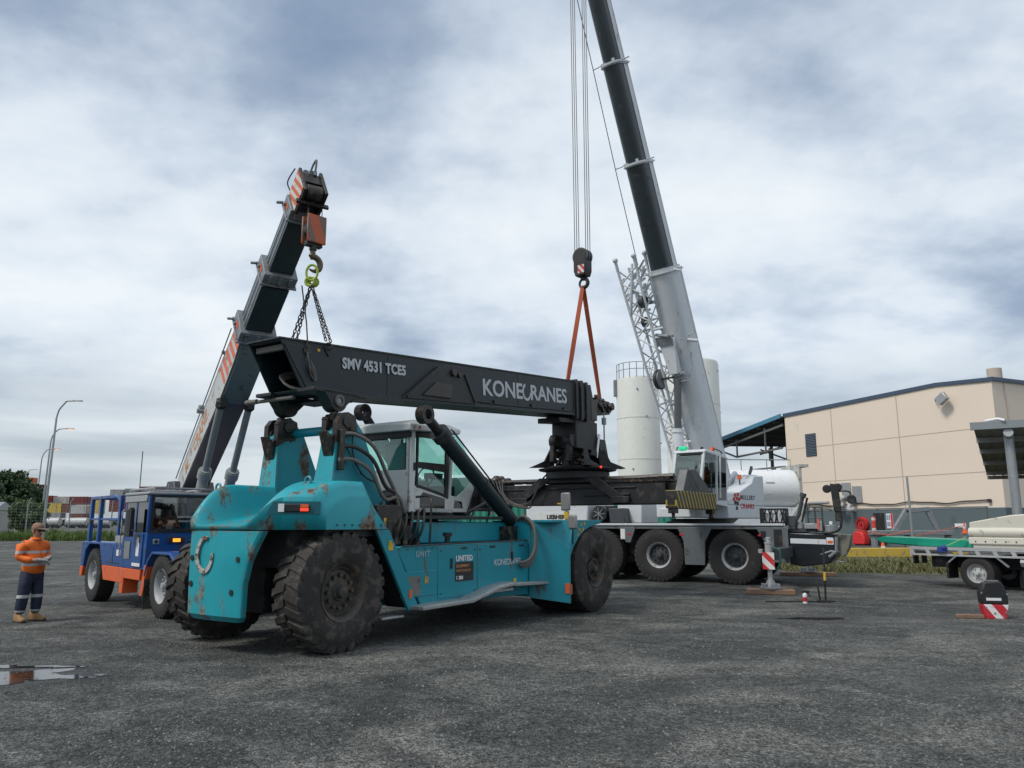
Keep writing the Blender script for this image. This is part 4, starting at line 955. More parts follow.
# front collar and head
mb = MB(); mb.box(8.28, 8.92, -HB - 0.02, HB + 0.02, 4.16, 5.03)
for (x0, x1, e) in ((8.34, 8.42, 0.06), (8.56, 8.66, 0.07), (8.84, 8.92, 0.06)):
    mb.box(x0, x1, -HB - e, HB + e, 4.10, 5.07)
hd = mb.build('front_collar', M['black'], bo, bevel=0.012)
mb = MB(); mb.prism([(8.92, 4.14), (8.92, 5.04), (9.30, 5.08), (9.48, 4.60), (9.42, 4.10), (9.1, 4.05)], 'y', -0.30, 0.30)
hb = mb.build('inner_section', M['black'], bo, bevel=0.012)
mb = MB(); mb.prism([(7.75, 3.98), (8.75, 4.06), (8.75, 4.14), (7.75, 4.10)], 'y', -0.3, 0.3)
mb.cyl((7.86, -0.31, 4.04), (7.86, -0.27, 4.04), 0.06); mb.build('wear_shoe', M['black'], bo, bevel=0.01)
mb = MB(); mb.box(9.45, 10.45, -0.24, 0.24, 4.46, 4.80); mb.cyl((10.40, -0.36, 4.66), (10.40, 0.36, 4.66), 0.10); mb.cyl((10.45, 0, 4.62), (10.75, 0, 4.62), 0.035); mb.box(9.3, 9.6, -0.31, 0.31, 4.2, 4.72)
rr = random.Random(8)
for k in range(18): mb.cbox((9.55 + 0.9 * rr.random(), -0.30 + 0.1 * rr.random(), 4.50 + 0.33 * rr.random()), (0.1, 0.08, 0.08), Matrix.Rotation(rr.random(), 4, 'Y'))
mb.build('head_bracket', M['grease'], bo, bevel=0.01)
# suspension block between head and spreader
mb = MB(); mb.box(8.45, 9.55, -0.34, 0.34, 3.42, 4.14); mb.prism([(9.2, 4.4), (9.55, 4.35), (9.80, 3.5), (9.45, 3.4)], 'y', -0.25, 0.25); mb.build('rotator_frame', M['black'], bo, bevel=0.03)
for sg in (-1, 1):
    mb = MB(); mb.cyl((8.38, 0.30 * sg, 3.60), (8.38, 0.12 * sg, 3.60), 0.16); mb.bar((8.35, 0.22 * sg, 3.75), (8.30, 0.22 * sg, 3.10), 0.12, 0.16); mb.build('damper', M['black'], bo, bevel=0.02); mb = MB()
    mb.loft([[(9.6, 0.1 * sg, 3.75), (9.95, 0.1 * sg, 3.75), (9.95, 0.35 * sg, 3.75), (9.6, 0.35 * sg, 3.75)], [(9.65, 0.1 * sg, 3.05), (10.1, 0.1 * sg, 3.05), (10.1, 0.4 * sg, 3.05), (9.65, 0.4 * sg, 3.05)]])
    mb.build('damper_arm', M['black'], bo, bevel=0.02)
mb = MB(); mb.tube([(9.55, -0.38, 3.85), (9.35, -0.40, 3.25)], 0.035); mb.build('damper_rod', M['chrome'], bo)
mb = MB(); mb.tube([(9.98, -0.3, 4.45), (9.98, -0.3, 3.7)], 0.02); mb.cyl((9.98, -0.3, 4.32), (9.98, -0.3, 4.15), 0.06); mb.build('tie_rod', M['cylsteel'], bo)
mb = MB(); rr = random.Random(18)
for k in range(70):
    mb.cbox((8.4 + 1.5 * rr.random(), -0.4 + 0.8 * rr.random(), 3.02 + 0.36 * rr.random()), (0.03 + 0.16 * rr.random(), 0.12, 0.03 + 0.14 * rr.random()), Matrix.Rotation(rr.random() * 3, 4, 'Y') @ Matrix.Rotation(rr.random() * 3, 4, 'X'))
mb.cyl((8.7, 0, 2.95), (8.7, 0, 3.45), 0.14); mb.cyl((9.5, 0, 2.95), (9.5, 0, 3.45), 0.14); mb.box(8.5, 9.75, -0.1, 0.1, 3.0, 3.42)
mb.build('swivel_motor', M['grease'], bo, bevel=0.006)
mb = MB(); mb.lathe([(0.02, 2.90), (0.78, 2.90), (0.94, 2.93), (0.96, 2.97), (0.78, 3.00), (0.66, 3.04), (0.02, 3.05)], o=(9.1, 0, 0), ax='z', n=40)
mb.lathe([(0.70, 2.74), (0.78, 2.74), (0.78, 2.88), (0.70, 2.88)], o=(9.1, 0, 0), ax='z', n=40); mb.cyl((9.1, 0, 2.72), (9.1, 0, 2.89), 0.74, n=40)
mb.build('slewing_ring', M['black'], bo, ang=50)
for (qx, qy) in ((-1, -1), (-1, 1), (1, -1), (1, 1)):
    mb = MB(); cxq, cyq = 9.1 + 0.52 * qx, 0.52 * qy
    mb.loft([[(cxq + 0.45 * qx, cyq + 0.2 * qy, 3.0), (cxq + 0.2 * qx, cyq + 0.45 * qy, 3.0), (cxq - 0.1 * qx, cyq - 0.1 * qy, 3.0)], [(cxq + 0.12 * qx, cyq + 0.02 * qy, 3.16), (cxq + 0.02 * qx, cyq + 0.12 * qy, 3.16), (cxq - 0.12 * qx, cyq - 0.12 * qy, 3.16)], [(cxq, cyq - 0.06 * qy, 3.45), (cxq - 0.06 * qx, cyq, 3.45), (cxq - 0.15 * qx, cyq - 0.15 * qy, 3.45)]])
    mb.build('flared_foot', M['black'], bo)
mb = MB(); mb.box(8.35, 8.40, -0.83, -0.80, 3.0, 3.03); mb.cyl((8.62, -0.88, 2.97), (8.62, -0.91, 2.97), 0.025); mb.build('warning_lamp', M['redlamp'], bo)
# lettering
tl = math.atan((5.02 - 4.35) / 8.69)
rotb = Matrix.Rotation(-tl, 3, 'Y') @ SIDE_R
text('SMV 4531 TCE5', 0.235, (0.86, -HB - 0.016, 4.10), rotb, M['letter'], bo, bold=0.010, xs=0.90, spacing=1.06)
LW = 0.45
def logo(x, z, s, xs):
    a = text('KONE', s, (x, -HB - 0.004, z), rotb, M['letter'], bo, bold=0.010, xs=xs)
    x1 = max(v.co.x for v in a.data.vertices); z1 = z + (x1 - x) * math.tan(tl)
    c = MB(); rad = s * 0.355; cx, cz = x1 + rad * 0.95, z1 + s * 0.36
    rings = []
    for i in range(25):
        q = R(115) + R(245) * i / 24; t_ = s * 0.062 * (1.15 - 0.3 * i / 24)
        rings.append([(cx + (rad + k1) * math.cos(q) * 0.92, yy, cz + (rad + k1) * math.sin(q)) for k1, yy in ((-t_, -HB - 0.001), (-t_, -HB - 0.007), (t_, -HB - 0.007), (t_, -HB - 0.001))])
    c.loft(rings); c.build('lettering', M['letter'], bo)
    x2 = cx + rad * 0.86
    b_ = text('RANES', s, (x2, -HB - 0.004, z + (x2 - x) * math.tan(tl)), rotb, M['letter'], bo, bold=0.010, xs=xs)
    return max(v.co.x for v in b_.data.vertices)
LOGO_END = logo(4.62, 4.185, 0.46, 1.16)
print('LOGO_END', LOGO_END)

# spreader beam under the head, lying across
sp = thing('container_spreader', 'black telescopic container spreader with yellow striped ends under the boom head', 'spreader', (RSX, RSY, 0), RSA)
XS = 9.1
mb = MB(); mb.box(XS - 0.42, XS - 0.12, -2.45, 2.45, 2.10, 2.60); mb.box(XS + 0.12, XS + 0.42, -2.45, 2.45, 2.10, 2.60); mb.box(XS - 0.12, XS + 0.12, -2.2, 2.2, 2.3, 2.58)
mb.box(XS - 0.45, XS - 0.423, -1.75, 2.3, 2.47, 2.50); mb.box(XS - 0.46, XS - 0.423, -1.6, -0.4, 2.30, 2.36)
mainb = mb.build('main_beam', M['black'], sp, bevel=0.012)
mb = MB()
for (y0_, dy) in ((0.75, 0.65), (-0.75, -0.65)):
    for xx in (XS - 0.52, XS + 0.46):
        mb.loft([[(xx, y0_ * 0.55, 2.75), (xx, y0_ * 1.05, 2.75), (xx, (y0_ + dy) * 1.12, 2.22), (xx, (y0_ + dy) * 0.85, 2.22)], [(xx + 0.06, y0_ * 0.55, 2.75), (xx + 0.06, y0_ * 1.05, 2.75), (xx + 0.06, (y0_ + dy) * 1.12, 2.22), (xx + 0.06, (y0_ + dy) * 0.85, 2.22)]])
        mb.box(xx - 0.01, xx + 0.07, min((y0_ + dy) * .82, (y0_ + dy) * 1.15), max((y0_ + dy) * .82, (y0_ + dy) * 1.15), 2.13, 2.28)
mb.box(XS - 0.5, XS + 0.5, -0.8, 0.8, 2.62, 2.72)
mb.build('side_shift_frame', M['black'], sp, bevel=0.01)
mb = MB(); mb.tube([(XS - 0.25, -2.6, 2.72), (XS - 0.25, -1.7, 2.70), (XS - 0.25, -0.8, 2.70)], 0.06); mb.tube([(XS - 0.3, 0.8, 2.68), (XS - 0.3, 2.3, 2.70)], 0.05); mb.tube([(XS + 0.2, 0.8, 2.72), (XS + 0.2, 2.5, 2.72)], 0.06); mb.box(XS - 0.45, XS + 0.3, -2.5, -0.8, 2.602, 2.66)
rr = random.Random(2)
for k in range(60):
    y = -2.5 + 5 * rr.random(); mb.cbox((XS - 0.35 + 0.7 * rr.random(), y if abs(y) > 0.9 else 2.2, 2.66 + 0.06 * rr.random()), (0.1, 0.05 + 0.25 * rr.random(), 0.06), Matrix.Rotation(0.3 * rr.random(), 4, 'Z'))
for k in range(16): mb.sph((XS - 0.3 + 0.5 * rr.random(), 2.0 + 0.55 * rr.random(), 2.55 + 0.25 * rr.random()), 0.07 + 0.06 * rr.random(), 8, 6)
mb.build('spreader_pipework', M['grease'], sp)
for k in range(4):
    mb = MB(); mb.tube(curve([(XS - 0.5, 1.9 + 0.1 * k, 2.72), (XS - 0.62, 1.75, 2.35 - 0.05 * k), (XS - 0.62, 1.35 - 0.1 * k, 2.12 - 0.03 * k), (XS - 0.6, 0.95, 2.22), (XS - 0.6, 0.75, 2.55), (XS - 0.55, 0.55, 2.83), (XS - 0.3, 0.25, 2.88)]), 0.020, 8); mb.build('hydraulic_hose', M['hose'], sp)
mb = MB(); mb.box(XS - 0.475, XS - 0.462, 0.1, 0.22, 2.64, 2.74); mb.box(XS - 0.455, XS - 0.452, 0.2, 0.32, 2.12, 2.15); mb.build('warning_label', M['yellow'], sp)
HAZ = stripe_mat('worn_yellow_black_stripes', (0.03, 0.028, 0.025), (0.36, 0.27, 0.04), R(30), 6.2, 'xz', 0.62)
for sg in (-1, 1):
    mb = MB(); a, b = sorted((2.45 * sg, 2.78 * sg)); mb.box(XS - 0.3, XS + 0.3, a, b, 2.14, 2.56); mb.build('extension_beam', M['black'], sp, bevel=0.01)
    a, b = sorted((2.78 * sg, 3.04 * sg))
    mb = MB(); mb.box(XS - 1.22, XS + 1.22, a, b, 1.98, 2.36); eb = mb.build('end_beam', HAZ if sg < 0 else M['black'], sp, bevel=0.015)
    mb = MB(); mb.prism([(XS - 0.75, 2.362), (XS - 0.45, 2.84), (XS + 0.05, 2.86), (XS + 1.0, 2.362)], 'y', a + 0.03, b - 0.03); mb.build('gusset', M['darkgrey'], eb, bevel=0.01)
    for xx in (XS - 1.12, XS + 1.12):
        mb = MB(); mb.cbox((xx, (a + b) / 2, 1.93), (0.17, 0.17, 0.10)); mb.cyl((xx, (a + b) / 2, 1.88), (xx, (a + b) / 2, 1.78), 0.04, 0.03); mb.build('twist_lock', M['grease'], eb, bevel=0.01)
    mb = MB(); mb.box(XS - 1.235, XS - 1.222, a + 0.05, b - 0.05, 2.06, 2.28); mb.build('end_socket', M['black'], eb)
    mb = MB(); mb.tube(curve([(XS - 0.4, a if sg < 0 else b, 2.82), (XS - 0.2, (a if sg < 0 else b) - 0.03 * 1, 2.55), (XS + 0.05, (a if sg < 0 else b) - 0.04, 2.42), (XS + 0.1, (a if sg < 0 else b) - 0.02, 2.6)]), 0.012, 6); mb.build('cable', M['hosegrey'], eb)
# ---------------------------------------------------------------- boom frame helper
def boom_frame(P0, P1):
    """x along the boom, z away from its underside, y to its left"""
    P0, P1 = Vector(P0), Vector(P1); d = (P1 - P0).normalized()
    lat = Vector((0, 0, 1)).cross(Vector((d.x, d.y, 0))).normalized()
    up = d.cross(lat)
    m = Matrix((d, lat, up)).transposed().to_4x4(); m.translation = P0
    return m, (P1 - P0).length
def world_m(x, y, rz, z=0): return Matrix.Translation((x, y, z)) @ Matrix.Rotation(R(rz), 4, 'Z')
def body(pts, radii, name, m, parent, sub=2, root=0, extra=None):
    """skinned figure: pts dict of joints, edges from parents. pts=[(x,y,z,parent,r)]"""
    me = bpy.data.meshes.new(name)
    me.from_pydata([p[:3] for p in pts], [(i, p[3]) for i, p in enumerate(pts) if p[3] is not None], [])
    o = bpy.data.objects.new(name, me); COL.objects.link(o)
    o.modifiers.new('skin', 'SKIN'); 
    for i, p in enumerate(pts):
        v = me.skin_vertices[0].data[i]
        r = p[4]; v.radius = r if isinstance(r, tuple) else (r, r)
        v.use_root = (i == root)
    sb = o.modifiers.new('sub', 'SUBSURF'); sb.levels = sub; sb.render_levels = sub
    dg = bpy.context.evaluated_depsgraph_get()
    nm = bpy.data.meshes.new_from_object(o.evaluated_get(dg)); bpy.data.objects.remove(o)
    nm.shade_smooth(); nm.materials.clear(); nm.materials.append(m)
    o = bpy.data.objects.new(name, nm); COL.objects.link(o); o.parent = parent
    return o
def seated_person(label, loc, rz, shirt, sc=1.0):
    p = thing('person', label, 'person', loc, rz)
    p.scale = (sc, sc, sc)
    body([(0, 0, 0.10, None, 0.15), (0, 0, 0.32, 0, 0.15), (0, 0, 0.50, 1, (0.17, 0.12)), (0, 0, 0.60, 2, 0.06), (0.02, 0, 0.70, 3, 0.075), (0.03, 0, 0.80, 4, 0.085),
          (0, 0.2, 0.50, 2, 0.06), (0.12, 0.24, 0.30, 6, 0.045), (0.34, 0.14, 0.34, 7, 0.035), (0, -0.2, 0.50, 2, 0.06), (0.12, -0.24, 0.30, 9, 0.045), (0.34, -0.14, 0.34, 10, 0.035),
          (0.2, 0.1, 0.08, 0, 0.085), (0.45, 0.12, 0.10, 12, 0.065), (0.5, 0.12, -0.25, 13, 0.05), (0.2, -0.1, 0.08, 0, 0.085), (0.45, -0.12, 0.10, 15, 0.065), (0.5, -0.12, -0.25, 16, 0.05)], None, 'body', M['skin'], p)
    body([(0, 0, 0.10, None, 0.175), (0, 0, 0.32, 0, 0.175), (0, 0, 0.50, 1, (0.19, 0.14)), (0, 0.2, 0.50, 2, 0.075), (0.12, 0.24, 0.30, 3, 0.06), (0.26, 0.18, 0.33, 4, 0.05), (0, -0.2, 0.50, 2, 0.075), (0.12, -0.24, 0.30, 6, 0.06), (0.26, -0.18, 0.33, 7, 0.05)], None, 'shirt', shirt, p)
    mb = MB(); mb.sph((0.02, 0, 0.80), 0.10, 14, 10, (1, 0.9, 1.05)); mb.build('hair', mat('dark_hair', (0.03, 0.02, 0.015), 0.8), p)
    return p

# ================================================================ BLUE PICK AND CARRY CRANE (left)
FX, FY, FA = -6.26, 14.2, -47
fm = world_m(FX, FY, FA); fmi = fm.inverted()
fr_ = thing('yard_crane', 'blue and orange pick-and-carry crane with raised telescopic boom behind the reach stacker', 'mobile crane', (FX, FY, 0), FA)
for (x, y, sd) in ((-0.12, 0.17, -1), (-0.12, 2.13, 1), (-4.35, 0.17, -1), (-4.35, 2.13, 1)):
    wheel(fr_, x, y, 0.56, 0.57, 0.34, 0.30, sd, M['rimgrey'], M['rimgrey'], lugs=30, lug_h=0.012, deep=0.09, bolts=10, tyrem=M['tyre'])
mb = MB(); mb.box(-5.2, 0.7, 0.75, 1.55, 0.45, 0.95); mb.cyl((-0.12, 0.3, 0.56), (-0.12, 2.0, 0.56), 0.12); mb.cyl((-4.35, 0.3, 0.56), (-4.35, 2.0, 0.56), 0.12); mb.build('chassis', M['black'], fr_)
# rear body, cut away over the wheel
mb = MB(); mb.prism([(-5.32, 0.72), (-5.10, 0.72), (-5.02, 1.08), (-4.75, 1.22), (-3.98, 1.22), (-3.72, 0.80), (-2.30, 0.80), (-2.30, 1.27), (-5.32, 1.27)], 'y', 0.0, 0.34)
mb.prism([(-5.32, 0.72), (-5.10, 0.72), (-5.02, 1.08), (-4.75, 1.22), (-3.98, 1.22), (-3.72, 0.80), (-2.30, 0.80), (-2.30, 1.27), (-5.32, 1.27)], 'y', 1.96, 2.3)
mb.box(-5.28, -2.3, 0.34, 1.96, 1.0, 1.25)
rb = mb.build('rear_body', M['blue'], fr_, bevel=0.012)
mb = MB()
for (a, b) in ((-0.004, 0.33), (1.97, 2.304)):
    mb.prism([(-3.70, 0.797), (-3.52, 0.50), (-2.28, 0.50), (-2.28, 0.797)], 'y', a, b); mb.prism([(-5.33, 0.50), (-5.16, 0.50), (-5.12, 0.717), (-5.33, 0.717)], 'y', a, b)
mb.build('lower_skirt', M['orange'], fr_, bevel=0.01)
mb = MB(); mb.box(-5.34, -5.322, 0.25, 0.7, 0.85, 1.15); mb.build('number_panel', M['silver'], fr_)
# railings
mb = MB()
for x in (-5.15, -4.45, -3.05): mb.bar((x, 0.10, 1.27), (x, 0.10, 2.26), 0.11, 0.08, (0, 1, 0))
mb.bar((-5.15, 0.10, 2.24), (-3.45, 0.10, 2.24), 0.07, 0.07); mb.tube(curve([(-3.5, 0.10, 2.24), (-3.2, 0.10, 2.20), (-3.06, 0.10, 2.02), (-3.05, 0.10, 1.7)]), 0.045, 8)
mb.bar((-5.2, 0.10, 1.76), (-3.05, 0.10, 1.76), 0.05, 0.05)
for x in (-5.15,): mb.bar((x, 2.1, 1.27), (x, 2.1, 2.26), 0.11, 0.08, (0, 1, 0))
mb.bar((-5.15, 0.1, 2.24), (-5.15, 2.1, 2.24), 0.07, 0.07); mb.bar((-5.15, 0.1, 1.76), (-5.15, 2.1, 1.76), 0.05, 0.05)
mb.build('hand_rail', M['blue'], fr_, bevel=0.01)
mb = MB(); mb.prism([(-3.9, 1.27), (-2.45, 1.27), (-2.45, 2.16), (-2.8, 2.16), (-3.2, 1.62), (-3.9, 1.45)], 'y', 0.55, 0.75); mb.build('engine_guard', M['blue'], fr_, bevel=0.01)
mb = MB(); mb.prism([(-3.7, 1.27), (-2.85, 1.27), (-2.6, 1.9), (-2.9, 1.75), (-3.6, 1.5)], 'y', 0.42, 0.5); mb.build('guard_plate', M['boomwhite'], fr_)
mb = MB(); mb.box(-2.95, -2.45, 0.0, 0.5, 1.27, 1.42); mb.build('tank_box', M['silver'], fr_, bevel=0.01)
# cab
CX0, CX1 = -2.42, -1.04
cb = MB()
cb.box(CX0, CX1, 0.003, 1.28, 0.80, 1.50)
cb.box(CX0, CX0 + 0.07, 0.003, 0.06, 1.5, 2.22); cb.box(CX1 - 0.07, CX1, 0.0, 0.08, 1.5, 2.22); cb.box(CX1 - 0.07, CX1, 1.2, 1.28, 1.5, 2.22); cb.box(CX0, CX0 + 0.07, 1.2, 1.28, 1.5, 2.22); cb.box(-1.78, -1.70, -0.002, 0.05, 1.5, 2.22)
cab_ = cb.build('cab', M['blue'], fr_, bevel=0.012)
cb = MB(); cb.box(CX0 - 0.02, CX1 + 0.03, -0.03, 1.31, 2.22, 2.28); cb.box(CX0 - 0.01, CX1 - 0.1, -0.02, 0.03, 2.08, 2.22); cb.build('cab_roof', M['silver'], cab_, bevel=0.02)
cb = MB(); 
for (x, y) in ((CX0, 0.08), (CX1, 0.08), (CX1, 1.2), (CX0, 1.2)): cb.cyl((x, y, 2.29), (x, y, 2.35), 0.02, n=6)
cb.tube([(CX0, 0.08, 2.35), (CX1, 0.08, 2.35), (CX1, 1.2, 2.35), (CX0, 1.2, 2.35), (CX0, 0.08, 2.35)], 0.018, 6); cb.build('roof_rail', M['rimgrey'], cab_)
cb = MB(); cb.box(CX1 - 0.02, CX1 - 0.012, 0.09, 1.19, 1.50, 2.21); cb.build('windscreen', glass('cab_glass', (0.75, 0.8, 0.8), 0.05), cab_, smooth=False)
cb = MB(); cb.box(CX1 - 0.015, CX1 + 0.012, 0.05, 1.23, 1.495, 1.57); cb.box(CX1 - 0.015, CX1 + 0.012, 0.05, 1.23, 2.17, 2.219); cb.box(CX1 - 0.015, CX1 + 0.012, 0.05, 0.10, 1.57, 2.17); cb.box(CX1 - 0.015, CX1 + 0.012, 1.18, 1.23, 1.57, 2.17); cb.build('window_seal', M['black'], cab_)
cb = MB(); cb.box(CX0 + 0.07, -1.78, 0.012, 0.02, 1.5, 2.10); cb.box(-1.70, CX1 - 0.09, 0.012, 0.02, 1.5, 2.10); cb.box(CX0 + 0.01, CX0 + 0.02, 0.06, 1.2, 1.55, 2.1); cb.build('side_window', M['glass_dark'], cab_, smooth=False)
cb = MB(); cb.box(-2.0, -1.35, -0.02, -0.0, 0.86, 2.06)
dr = MB(); dr.box(-1.70, -1.20, -0.022, 0.001, 0.84, 1.48); dro = dr.build('door', M['blue'], cab_, bevel=0.01)
dr = MB(); dr.box(-1.50, -1.34, -0.028, -0.022, 1.05, 1.40); dr.box(-1.68, -1.22, -0.028, -0.022, 0.86, 0.92); dr.build('notice', M['white'], dro)
dr = MB(); dr.box(-1.53, -1.47, -0.20, -0.12, 1.47, 1.98); dr.box(-1.66, -1.34, -0.17, -0.15, 1.52, 1.56)
dr.prism([(-1.72, 1.42), (-1.42, 1.42), (-1.42, 1.95), (-1.72, 1.95)], 'y', -0.2, -0.12); dr.build('mirror', M['black'], cab_, bevel=0.02)
dr = MB(); dr.cyl((-2.1, -0.004, 1.15), (-2.1, -0.012, 1.15), 0.17, n=24); dr.box(-2.27, -1.93, -0.010, -0.003, 0.98, 1.32); dr.build('emblem_panel', mat('grey_emblem', (0.2, 0.21, 0.22), 0.6, var=0.5, vscale=14), cab_)
dr = MB(); dr.box(CX0, CX1 - 0.2, -0.005, 0.4, 0.60, 0.795); dr.prism([(-2.42, 0.30), (-2.22, 0.30), (-2.22, 0.6), (-2.42, 0.6)], 'y', 0.0, 0.3); dr.prism([(-1.20, 0.32), (-1.04, 0.32), (-0.84, 0.9), (-1.02, 0.9)], 'y', -0.004, 0.3)
dr.build('cab_step', M['orange'], fr_, bevel=0.01)
dr = MB(); dr.box(CX1 + 0.001, CX1 + 0.018, 0.12, 0.24, 1.28, 1.38); dr.build('lamp_bezel', M['silver'], cab_, bevel=0.008)
dr = MB(); dr.cyl((CX1 + 0.018, 0.18, 1.33), (CX1 + 0.03, 0.18, 1.33), 0.03, n=14); dr.build('work_lamp', M['black'], cab_)
dr = MB(); dr.box(CX1 + 0.001, CX1 + 0.05, 0.38, 0.70, 1.30, 1.40); dr.build('indicator_housing', M['black'], cab_, bevel=0.01)
dr = MB(); dr.box(CX1 + 0.05, CX1 + 0.062, 0.48, 0.62, 1.32, 1.385); dr.build('indicator_lamp', M['amberlamp'], cab_)
dr = MB(); dr.tube([(-1.26, -0.05, 1.30), (-1.26, -0.05, 1.44)], 0.012); dr.build('door_handle', M['black'], dro)
dr = MB(); dr.tube([(-2.36, -0.03, 1.0), (-2.36, -0.07, 1.05), (-2.36, -0.07, 1.9), (-2.36, -0.03, 1.95)], 0.014); dr.build('grab_rail', M['rimgrey'], cab_)
dr = MB(); dr.bar((CX1 + 0.02, 0.62, 1.56), (CX1 + 0.02, 0.42, 2.05), 0.015, 0.02); dr.build('wiper', M['black'], cab_)
text('AT 20', 0.15, (-3.15, -0.006, 1.02), SIDE_R, M['white'], fr_, bold=0.004) if False else None
dr = MB()
for x in (-5.2, -4.9, -3.6, -3.2, -2.8, -2.4): dr.cyl((x, -0.001, 1.22), (x, -0.010, 1.22), 0.014, n=8)
dr.build('bolt', M['hub'], rb)
dr = MB(); dr.box(-3.45, -2.55, -0.006, 0.001, 0.86, 0.875); dr.box(-3.0, -2.99, -0.006, 0.001, 0.86, 1.2); dr.build('panel_seam', M['black'], rb)
dr = MB(); dr.box(-2.75, -2.5, -0.008, 0.001, 1.02, 1.14); dr.build('notice', M['white'], rb)
dr = MB(); dr.tube(curve([(-2.5, 0.2, 1.42), (-2.7, 0.15, 1.6), (-2.9, 0.3, 1.5), (-3.0, 0.4, 1.27)]), 0.02, 8); dr.build('hydraulic_hose', M['hose'], fr_)
# front hood and mudguards
mb = MB(); mb.box(-1.04, 0.85, 0.40, 1.9, 0.72, 0.98)
mb.prism([(-1.0, 0.70), (-0.86, 1.0), (-0.62, 1.16), (0.30, 1.16), (0.52, 1.05), (0.62, 0.8), (0.56, 0.8), (0.46, 1.0), (0.28, 1.11), (-0.60, 1.11), (-0.80, 0.97), (-0.94, 0.70)], 'y', -0.02, 0.42)
mb.prism([(-1.0, 0.70), (-0.86, 1.0), (-0.62, 1.16), (0.30, 1.16), (0.52, 1.05), (0.62, 0.8), (0.56, 0.8), (0.46, 1.0), (0.28, 1.11), (-0.60, 1.11), (-0.80, 0.97), (-0.94, 0.70)], 'y', 1.88, 2.3)
mb.box(-1.04, 0.7, 0.42, 1.88, 0.98, 1.12)
hdm = mb.build('front_mudguard', M['blue'], fr_, bevel=0.012)
text('BP', 0.17, (0.703, 0.48, 0.985), Matrix(((0, 0, 1), (1, 0, 0), (0, 1, 0))), M['white'], fr_, bold=0.008)
text('BP', 0.15, (-1.05, 0.56, 1.165), Matrix(((0, 0, 1), (1, 0, 0), (0, 1, 0))), M['white'], fr_, bold=0.008)
mb = MB(); mb.box(-0.95, -0.93, -0.01, 0.36, 0.10, 0.72); mb.build('mud_flap', M['rubber'], fr_)
mb = MB(); mb.box(0.6, 0.65, 0.05, 0.2, 0.72, 0.8); mb.build('front_lamp', M['redlamp'], fr_)
mb = MB(); mb.cbox((-2.05, 0.64, 1.35), (0.4, 0.45, 0.1)); mb.cbox((-2.25, 0.64, 1.68), (0.1, 0.42, 0.55)); mb.build('driver_seat', M['seat'], cab_, bevel=0.03)
mb = MB(); mb.tube([(-1.3, 0.64, 1.4), (-1.45, 0.64, 1.62)], 0.02); mb.tube([(-1.46 + 0.06 * math.sin(a), 0.64 + 0.16 * math.cos(a), 1.64 + 0.15 * math.sin(a)) for a in [2 * PI * i / 20 for i in range(21)]], 0.012); mb.build('steering_wheel', M['black'], cab_)
q = fm @ Vector((-1.92, 0.64, 1.33)); seated_person('driver in an orange shirt sitting inside the cab of the blue crane', q, FA, M['hivis'], 0.85)
# boom base post and boom
mb = MB(); mb.prism([(-4.4, 1.25), (-2.6, 1.25), (-2.75, 1.9), (-3.1, 2.6), (-3.5, 2.6), (-3.8, 2.0)], 'y', 1.15, 2.05); mb.build('boom_pedestal', M['darkgrey'], fr_, bevel=0.02)
P0, P1 = Vector((-7.34, 17.7, 2.3)), Vector((-3.29, 11.85, 7.10))
bf, BL = boom_frame(P0, P1); bx = fmi @ bf
def kx(k): return BL * k
W0 = 0.26
mb = MB(bx)
# fixed section: deep at the foot, tapering to the collar
rings = []
for k, hw, zl, zh in ((-0.03, W0 - 0.03, -0.10, 0.28), (0.05, W0, -0.18, 0.36), (0.45, W0, -0.36, 0.36), (0.55, W0, -0.34, 0.32), (0.60, W0, -0.26, 0.28)):
    rings.append([(kx(k), -hw, zl), (kx(k), hw, zl), (kx(k), hw, zh), (kx(k), -hw, zh)])
mb.loft(rings); fs_ = mb.build('fixed_section', M['boomunder'], fr_, bevel=0.015)
for sg in (-1, 1):
    mb = MB(bx); a, b = sorted((W0 * sg + 0.002 * sg, (W0 + 0.012) * sg))
    mb.prism([(kx(0.02), -0.13), (kx(0.45), -0.34), (kx(0.55), -0.32), (kx(0.60), -0.24), (kx(0.60), 0.26), (kx(0.45), 0.34), (kx(0.05), 0.34), (kx(0.02), 0.28)], 'y', a, b); sp_ = mb.build('side_plate', M['boomwhite'], fs_)
mb = MB(bx); mb.loft([[(kx(0.42), -W0 + 0.02, -0.376), (kx(0.42), W0 - 0.02, -0.376), (kx(0.42), W0 - 0.02, -0.36), (kx(0.42), -W0 + 0.02, -0.36)], [(kx(0.455), -W0 + 0.02, -0.388), (kx(0.455), W0 - 0.02, -0.388), (kx(0.455), W0 - 0.02, -0.37), (kx(0.455), -W0 + 0.02, -0.37)], [(kx(0.55), -W0 + 0.02, -0.369), (kx(0.55), W0 - 0.02, -0.369), (kx(0.55), W0 - 0.02, -0.355), (kx(0.55), -W0 + 0.02, -0.355)], [(kx(0.60), -W0 + 0.02, -0.278), (kx(0.60), W0 - 0.02, -0.278), (kx(0.60), W0 - 0.02, -0.265), (kx(0.60), -W0 + 0.02, -0.265)]])
mb.build('underside_plate', M['boomgrey'], fs_)
